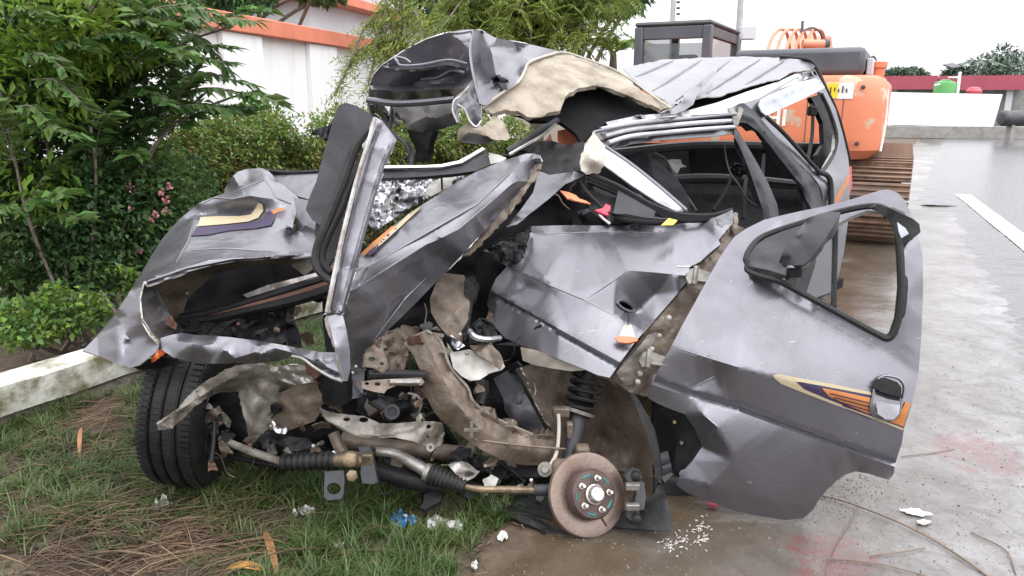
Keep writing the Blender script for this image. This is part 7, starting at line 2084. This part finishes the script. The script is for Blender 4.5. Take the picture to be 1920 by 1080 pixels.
MB().tube([rs, rs + (u1 * math.cos(R_(205)) + u2 * math.sin(R_(205))) * .03], .0025, 5).build('rust_streak', 'rust', disc)
cal = sheet('brake_caliper', [(1178, 884), (1186, 880), (1200, 884), (1204, 896), (1198, 902), (1208, 906), (1211, 930), (1208, 955), (1198, 958), (1202, 968), (1196, 976), (1182, 976), (1174, 968), (1180, 950), (1190, 942), (1194, 926), (1188, 912), (1178, 904), (1172, 894)],
            [(1178, 884, 2.50), (1211, 930, 2.49), (1182, 976, 2.49), (1190, 926, 2.49)], 'dark_metal', car, res=4, thick=.05)
for (x, y) in ((1192, 890), (1194, 970)):
    MB().lathe(P(x, y, 2.47), Vector((-.15, -1, .2)), [(0, .016), (.03, .016), (.034, .010)], 12).build('caliper_bolt', 'rubber', cal)
MB().box(P(1186, 912, 2.475), (.045, .02, .022)).build('brake_pad', 'bare_steel', cal, bev=.003)
MB().box(P(1186, 950, 2.475), (.045, .02, .022)).build('brake_pad', 'bare_steel', cal, bev=.003)

# steering rack, bellows and tie rods
def bellows(name, a, b, r0, r1, n, m):
    A, B = P(*a), P(*b)
    L = (B - A).length
    pr = [(0, r0 * .6)]
    for k in range(n):
        t = (k + .5) / n; r = r0 + (r1 - r0) * t
        pr += [(L * k / n, r * .74), (L * (k + .3) / n, r), (L * (k + .7) / n, r)]
    pr += [(L, r1 * .7)]
    return MB().lathe(A, B - A, pr, 20).build(name, m, car, sharp=None)


ptube('steering_rod', [(412, 822, 2.66), (470, 846, 2.62), (535, 868, 2.58)], [.012, .014, .013], 'primer_beige', car, 10)
ptube('steering_link', [(405, 850, 2.72), (470, 864, 2.68), (540, 876, 2.62)], .010, 'black_plastic', car, 8)
bellows('steering_boot', (530, 866, 2.585), (634, 862, 2.52), .030, .032, 9, 'rubber')
ptube('rack_housing', [(632, 862, 2.52), (652, 861, 2.51), (690, 864, 2.51)], [.026, .030, .026], 'brass', car, 14)
MB().lathe(P(657, 861, 2.48), view_axis(P(657, 861, 2.48)), [(-.02, .026), (.006, .026), (.012, .018), (.014, .006)], 14).build('rack_plug', 'brass', car)
MB().lathe(P(660, 892, 2.47), view_axis(P(660, 892, 2.47)), [(-.02, .020), (.006, .020), (.010, .012)], 6).build('mount_nut', 'brass', car)
sheet('rack_clamp', [(672, 838), (694, 836), (700, 860), (706, 895), (708, 904), (700, 908), (680, 906), (676, 890), (678, 862)], [(672, 838, 2.48), (694, 836, 2.48), (708, 904, 2.44), (680, 906, 2.44)], 'grey_plastic', car, res=5, thick=.03, curve=False)
MB().box(P(690, 862, 2.47), (.038, .03, .05)).build('rack_block', 'brass', car, bev=.006)
ptube('rack_tube', [(706, 846, 2.54), (740, 850, 2.54), (770, 866, 2.55), (800, 884, 2.55)], [.016, .018, .020, .022], 'bare_steel', car, 12)
ptube('rack_tube', [(700, 880, 2.58), (740, 892, 2.58), (790, 905, 2.58), (830, 915, 2.58)], .032, 'black_plastic', car, 12)
bellows('steering_boot', (805, 888, 2.545), (872, 914, 2.52), .040, .024, 9, 'rubber')
MB().lathe(P(797, 884, 2.55), P(872, 914, 2.52) - P(797, 884, 2.55), [(0, .030), (.012, .032), (.022, .030)], 16).build('boot_clamp', 'bare_steel', car)
tr_ = ptube('tie_rod', [(862, 910, 2.525), (900, 917, 2.51), (950, 918, 2.51), (1000, 919, 2.52), (1010, 919, 2.52)], [.009, .011, .013, .013, .012], 'brass', car, 10)
ptube('tie_rod_end', [(1000, 919, 2.52), (1030, 919, 2.53)], .020, 'grey_plastic', tr_, 12)
ptube('exhaust_pipe', [(640, 824, 2.62), (700, 834, 2.63), (770, 842, 2.65), (840, 848, 2.68), (880, 852, 2.72)], .028, 'mud_brown', car, 12)
ptube('rack_bracket', [(625, 812, 2.54), (635, 836, 2.53), (650, 860, 2.52)], .020, 'mud_brown', car, 8)
# tow eye
te = sheet('tow_eye', [(609, 884), (644, 882), (646, 900), (644, 928), (640, 936), (614, 938), (607, 932)], [(609, 884, 2.46), (644, 882, 2.46), (626, 938, 2.42)], 'grey_plastic', car, res=4, thick=.014, holes=[[(626 + 13 * math.cos(a), 916 + 11 * math.sin(a)) for a in np.linspace(0, 6.28, 15)[:-1]]])
sheet('dark_bracket', [(795, 928), (815, 918), (830, 926), (826, 940), (810, 948), (796, 956), (788, 952), (794, 940)], [(795, 928, 2.54), (830, 926, 2.54), (796, 956, 2.5)], 'black_plastic', car, res=4, thick=.02)
sheet('crumpled_shield', [(840, 872), (858, 862), (878, 868), (892, 880), (900, 884), (888, 896), (870, 904), (856, 890)], [(840, 872, 2.58), (900, 884, 2.58), (870, 904, 2.53)], 'bare_steel', car, res=4, crumple=(.014, .07))
sheet('crumpled_shield', [(844, 850), (862, 836), (886, 842), (880, 856), (862, 864), (848, 866)], [(844, 850, 2.60), (886, 842, 2.62), (862, 864, 2.58)], 'black_plastic', car, res=4, crumple=(.02, .05))
sheet('torn_shield', [(472, 804), (500, 800), (520, 812), (545, 818), (580, 824), (592, 838), (575, 846), (545, 846), (520, 832), (492, 826)], [(472, 804, 2.58), (520, 812, 2.54), (592, 838, 2.54), (545, 846, 2.52)], 'black_plastic', car, res=4, crumple=(.025, .06))
sheet('heat_shield', [(505, 798), (512, 788), (520, 800), (530, 804), (540, 800), (536, 814), (520, 812)], [(505, 798, 2.54), (540, 800, 2.52), (520, 812, 2.52)], 'foil', car, res=3, crumple=(.012, .03))
ptube('loose_cable', [(402, 790, 2.60), (401, 820, 2.58), (398, 850, 2.56), (396, 866, 2.55)], .008, 'rubber', car, 8)
sheet('cable_tag', [(390, 864), (398, 862), (404, 870), (409, 882), (398, 880), (390, 884)], [(390, 864, 2.55), (404, 870, 2.55), (398, 884, 2.54)], 'rust', car, res=3, crumple=(.008, .03))
for k, (a, b) in enumerate((((372, 780, 2.66), (385, 850, 2.64)), ((360, 845, 2.60), (395, 800, 2.58)), ((910, 880, 2.66), (935, 905, 2.64)), ((940, 870, 2.68), (985, 905, 2.66)))):
    ptube('broken_strut', [a, ((a[0] + b[0]) / 2 + 4, (a[1] + b[1]) / 2, a[2]), b], .008, 'black_plastic', car, 6)
for k in range(9):
    x, y = 890 + 14 * k + rnd.uniform(-5, 5), 866 + rnd.uniform(-8, 22)
    sheet('broken_fragment', [(x - 10, y), (x, y - 9), (x + 12, y - 3), (x + 8, y + 9), (x - 6, y + 8)], [(x - 10, y, 2.72), (x + 12, y - 3, 2.70), (x, y + 9, 2.68)], ('black_plastic', 'grey_plastic', 'mud_brown')[k % 3], car, res=4, thick=.012, crumple=(.015, .05), seed=k)
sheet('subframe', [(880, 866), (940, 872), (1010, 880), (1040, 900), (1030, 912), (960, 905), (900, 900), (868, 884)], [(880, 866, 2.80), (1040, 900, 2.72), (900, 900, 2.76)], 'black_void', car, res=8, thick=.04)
# floor and underside so that the shell is closed below
fl = MB()
A0, A1 = Vector((0.30, 2.75, 0)), Vector((2.15, 4.75, 0))
cx = (A1 - A0).normalized(); cn = Vector((-cx.y, cx.x, 0))
fl.prism([A0 + Vector((0, 0, .22)), A1 + Vector((0, 0, .22)), A1 + cn * 1.45 + Vector((0, 0, .22)), A0 + cn * 1.45 + Vector((0, 0, .22))], (0, 0, .06))
fl.build('floor_pan', 'black_void', car)
for t in (0.1, 1.4):
    c = A1 + cn * t - cx * .55 + Vector((0, 0, .30))
    MB().lathe(c - cn * .09, cn, [(0, .2), (.0, .27), (.03, .31), (.15, .31), (.18, .27), (.18, .2)], 40).build('rear_wheel', 'rubber', car)

# a black rubber piece and a small red piece lying under the door
pc = MB()
o_ = gp(1283, 950)
prof = [(-.09, .0, .05), (-.05, .0, .055), (.0, .0, .05), (.05, .0, .035), (.09, .0, .02)]
vs, fs = [], []
for i, (dx, _, h) in enumerate(prof):
    for k in range(8):
        a = math.pi * k / 7
        vs.append((o_.x + dx, o_.y + .12 + .04 * math.cos(a), o_.z + .002 + h * math.sin(a)))
for i in range(4):
    for k in range(7):
        q = i * 8 + k; fs.append((q, q + 1, q + 9, q + 8))
    fs.append((i * 8 + 7, i * 8, i * 8 + 8, i * 8 + 15))
fs += [tuple(range(8)), tuple(range(32, 40))]
pc.add(vs, fs)
setp(pc.build('rubber_piece', 'rubber', None), 'black rubbery piece lying on the slab behind the mud flap', 'debris')
tl = root('red_piece', gp(1325, 950), 'small red piece with a pale tip lying under the hanging door', 'debris')
MB().tube([gp(1326, 950, .012), gp(1336, 952, .012), gp(1345, 953, .012)], [.006, .008, .006], 8).build('red_end', 'red_plastic', tl)
MB().tube([gp(1308, 946, .010), gp(1326, 950, .012)], .003, 6).build('pale_tip', 'steel_clean', tl)


# ---------------------------------------------------------------- the tangle: torn fragments, clips and loose wires
def tangle():
    q = random.Random(31)
    zones = [((480, 650), (690, 850), (2.50, 2.72), 26, ('mud_brown', 'primer_beige', 'black_plastic', 'bare_steel', 'mud_brown')),
             ((650, 800), (640, 790), (2.50, 2.74), 26, ('mud_brown', 'mud_brown', 'rust', 'black_plastic', 'primer_beige')),
             ((800, 1010), (600, 900), (2.66, 2.86), 26, ('mud_brown', 'black_plastic', 'grey_plastic', 'primer_beige')),
             ((350, 610), (545, 650), (2.70, 2.90), 16, ('black_plastic', 'mud_brown', 'black_plastic')),
             ((860, 1020), (860, 930), (2.56, 2.74), 16, ('black_plastic', 'grey_plastic', 'mud_brown', 'bare_steel')),
             ((1010, 1120), (350, 425), (2.98, 3.16), 9, ('black_plastic', 'grey_plastic', 'black_plastic')),
             ((700, 860), (338, 400), (2.86, 2.98), 10, ('foil', 'bare_steel', 'black_plastic')),
             ((720, 900), (850, 940), (2.56, 2.70), 12, ('black_plastic', 'mud_brown', 'grey_plastic')),
             ((390, 520), (760, 860), (2.56, 2.72), 12, ('black_plastic', 'mud_brown', 'primer_beige'))]
    k = 0
    for (x0, x1), (y0, y1), (d0, d1), n, ms in zones:
        for i in range(n):
            x, y, d = q.uniform(x0, x1), q.uniform(y0, y1), q.uniform(d0, d1)
            r = q.uniform(6, 20); st = q.uniform(.35, 1); a0 = q.uniform(0, 6.3); ta_ = q.uniform(0, 3.14)
            ol = []
            for j in range(q.choice((5, 6, 7))):
                a = a0 + j * 6.283 / 6.5
                u, v = r * q.uniform(.6, 1.25) * math.cos(a), r * st * q.uniform(.6, 1.25) * math.sin(a)
                ol.append((x + u * math.cos(ta_) - v * math.sin(ta_), y + u * math.sin(ta_) + v * math.cos(ta_)))
            tx, ty_ = q.uniform(-.0022, .0022), q.uniform(-.0022, .0022)
            if not inside(np.array([x]), np.array([y]), ol)[0]: continue
            try:
                sheet('metal_fragment', ol, [(px, py, d + (px - x) * tx + (py - y) * ty_) for px, py in ol], q.choice(ms), car, res=4.5, thick=q.choice((.003, .006, .015)), crumple=(q.uniform(.004, .02), .05), seed=k, rag=.8)
            except Exception: pass
            k += 1
        for i in range(n // 4):
            x, y, d = q.uniform(x0, x1), q.uniform(y0, y1), q.uniform(d0, d1)
            pts = [(x, y, d)]
            ang = q.uniform(0, 6.3)
            for j in range(4):
                ang += q.uniform(-.9, .9)
                x, y, d = x + 17 * math.cos(ang), y + 17 * math.sin(ang), d + q.uniform(-.02, .02)
                pts.append((x, y, d))
            ptube('loose_wire', pts, q.uniform(.0022, .0048), q.choice(('rubber', 'rubber', 'black_plastic', 'bare_steel', 'mud_brown')), car, 6, 4)
        for i in range(n // 5):
            c = P(q.uniform(x0, x1), q.uniform(y0, y1), d0 + .02)
            MB().lathe(c, view_axis(c) + Vector((q.uniform(-.5, .5), 0, q.uniform(-.3, .5))), [(0, .007), (.008, .007), (.010, .004)], 6).build('bolt', q.choice(('bare_steel', 'steel_clean', 'rust')), car)


tangle()
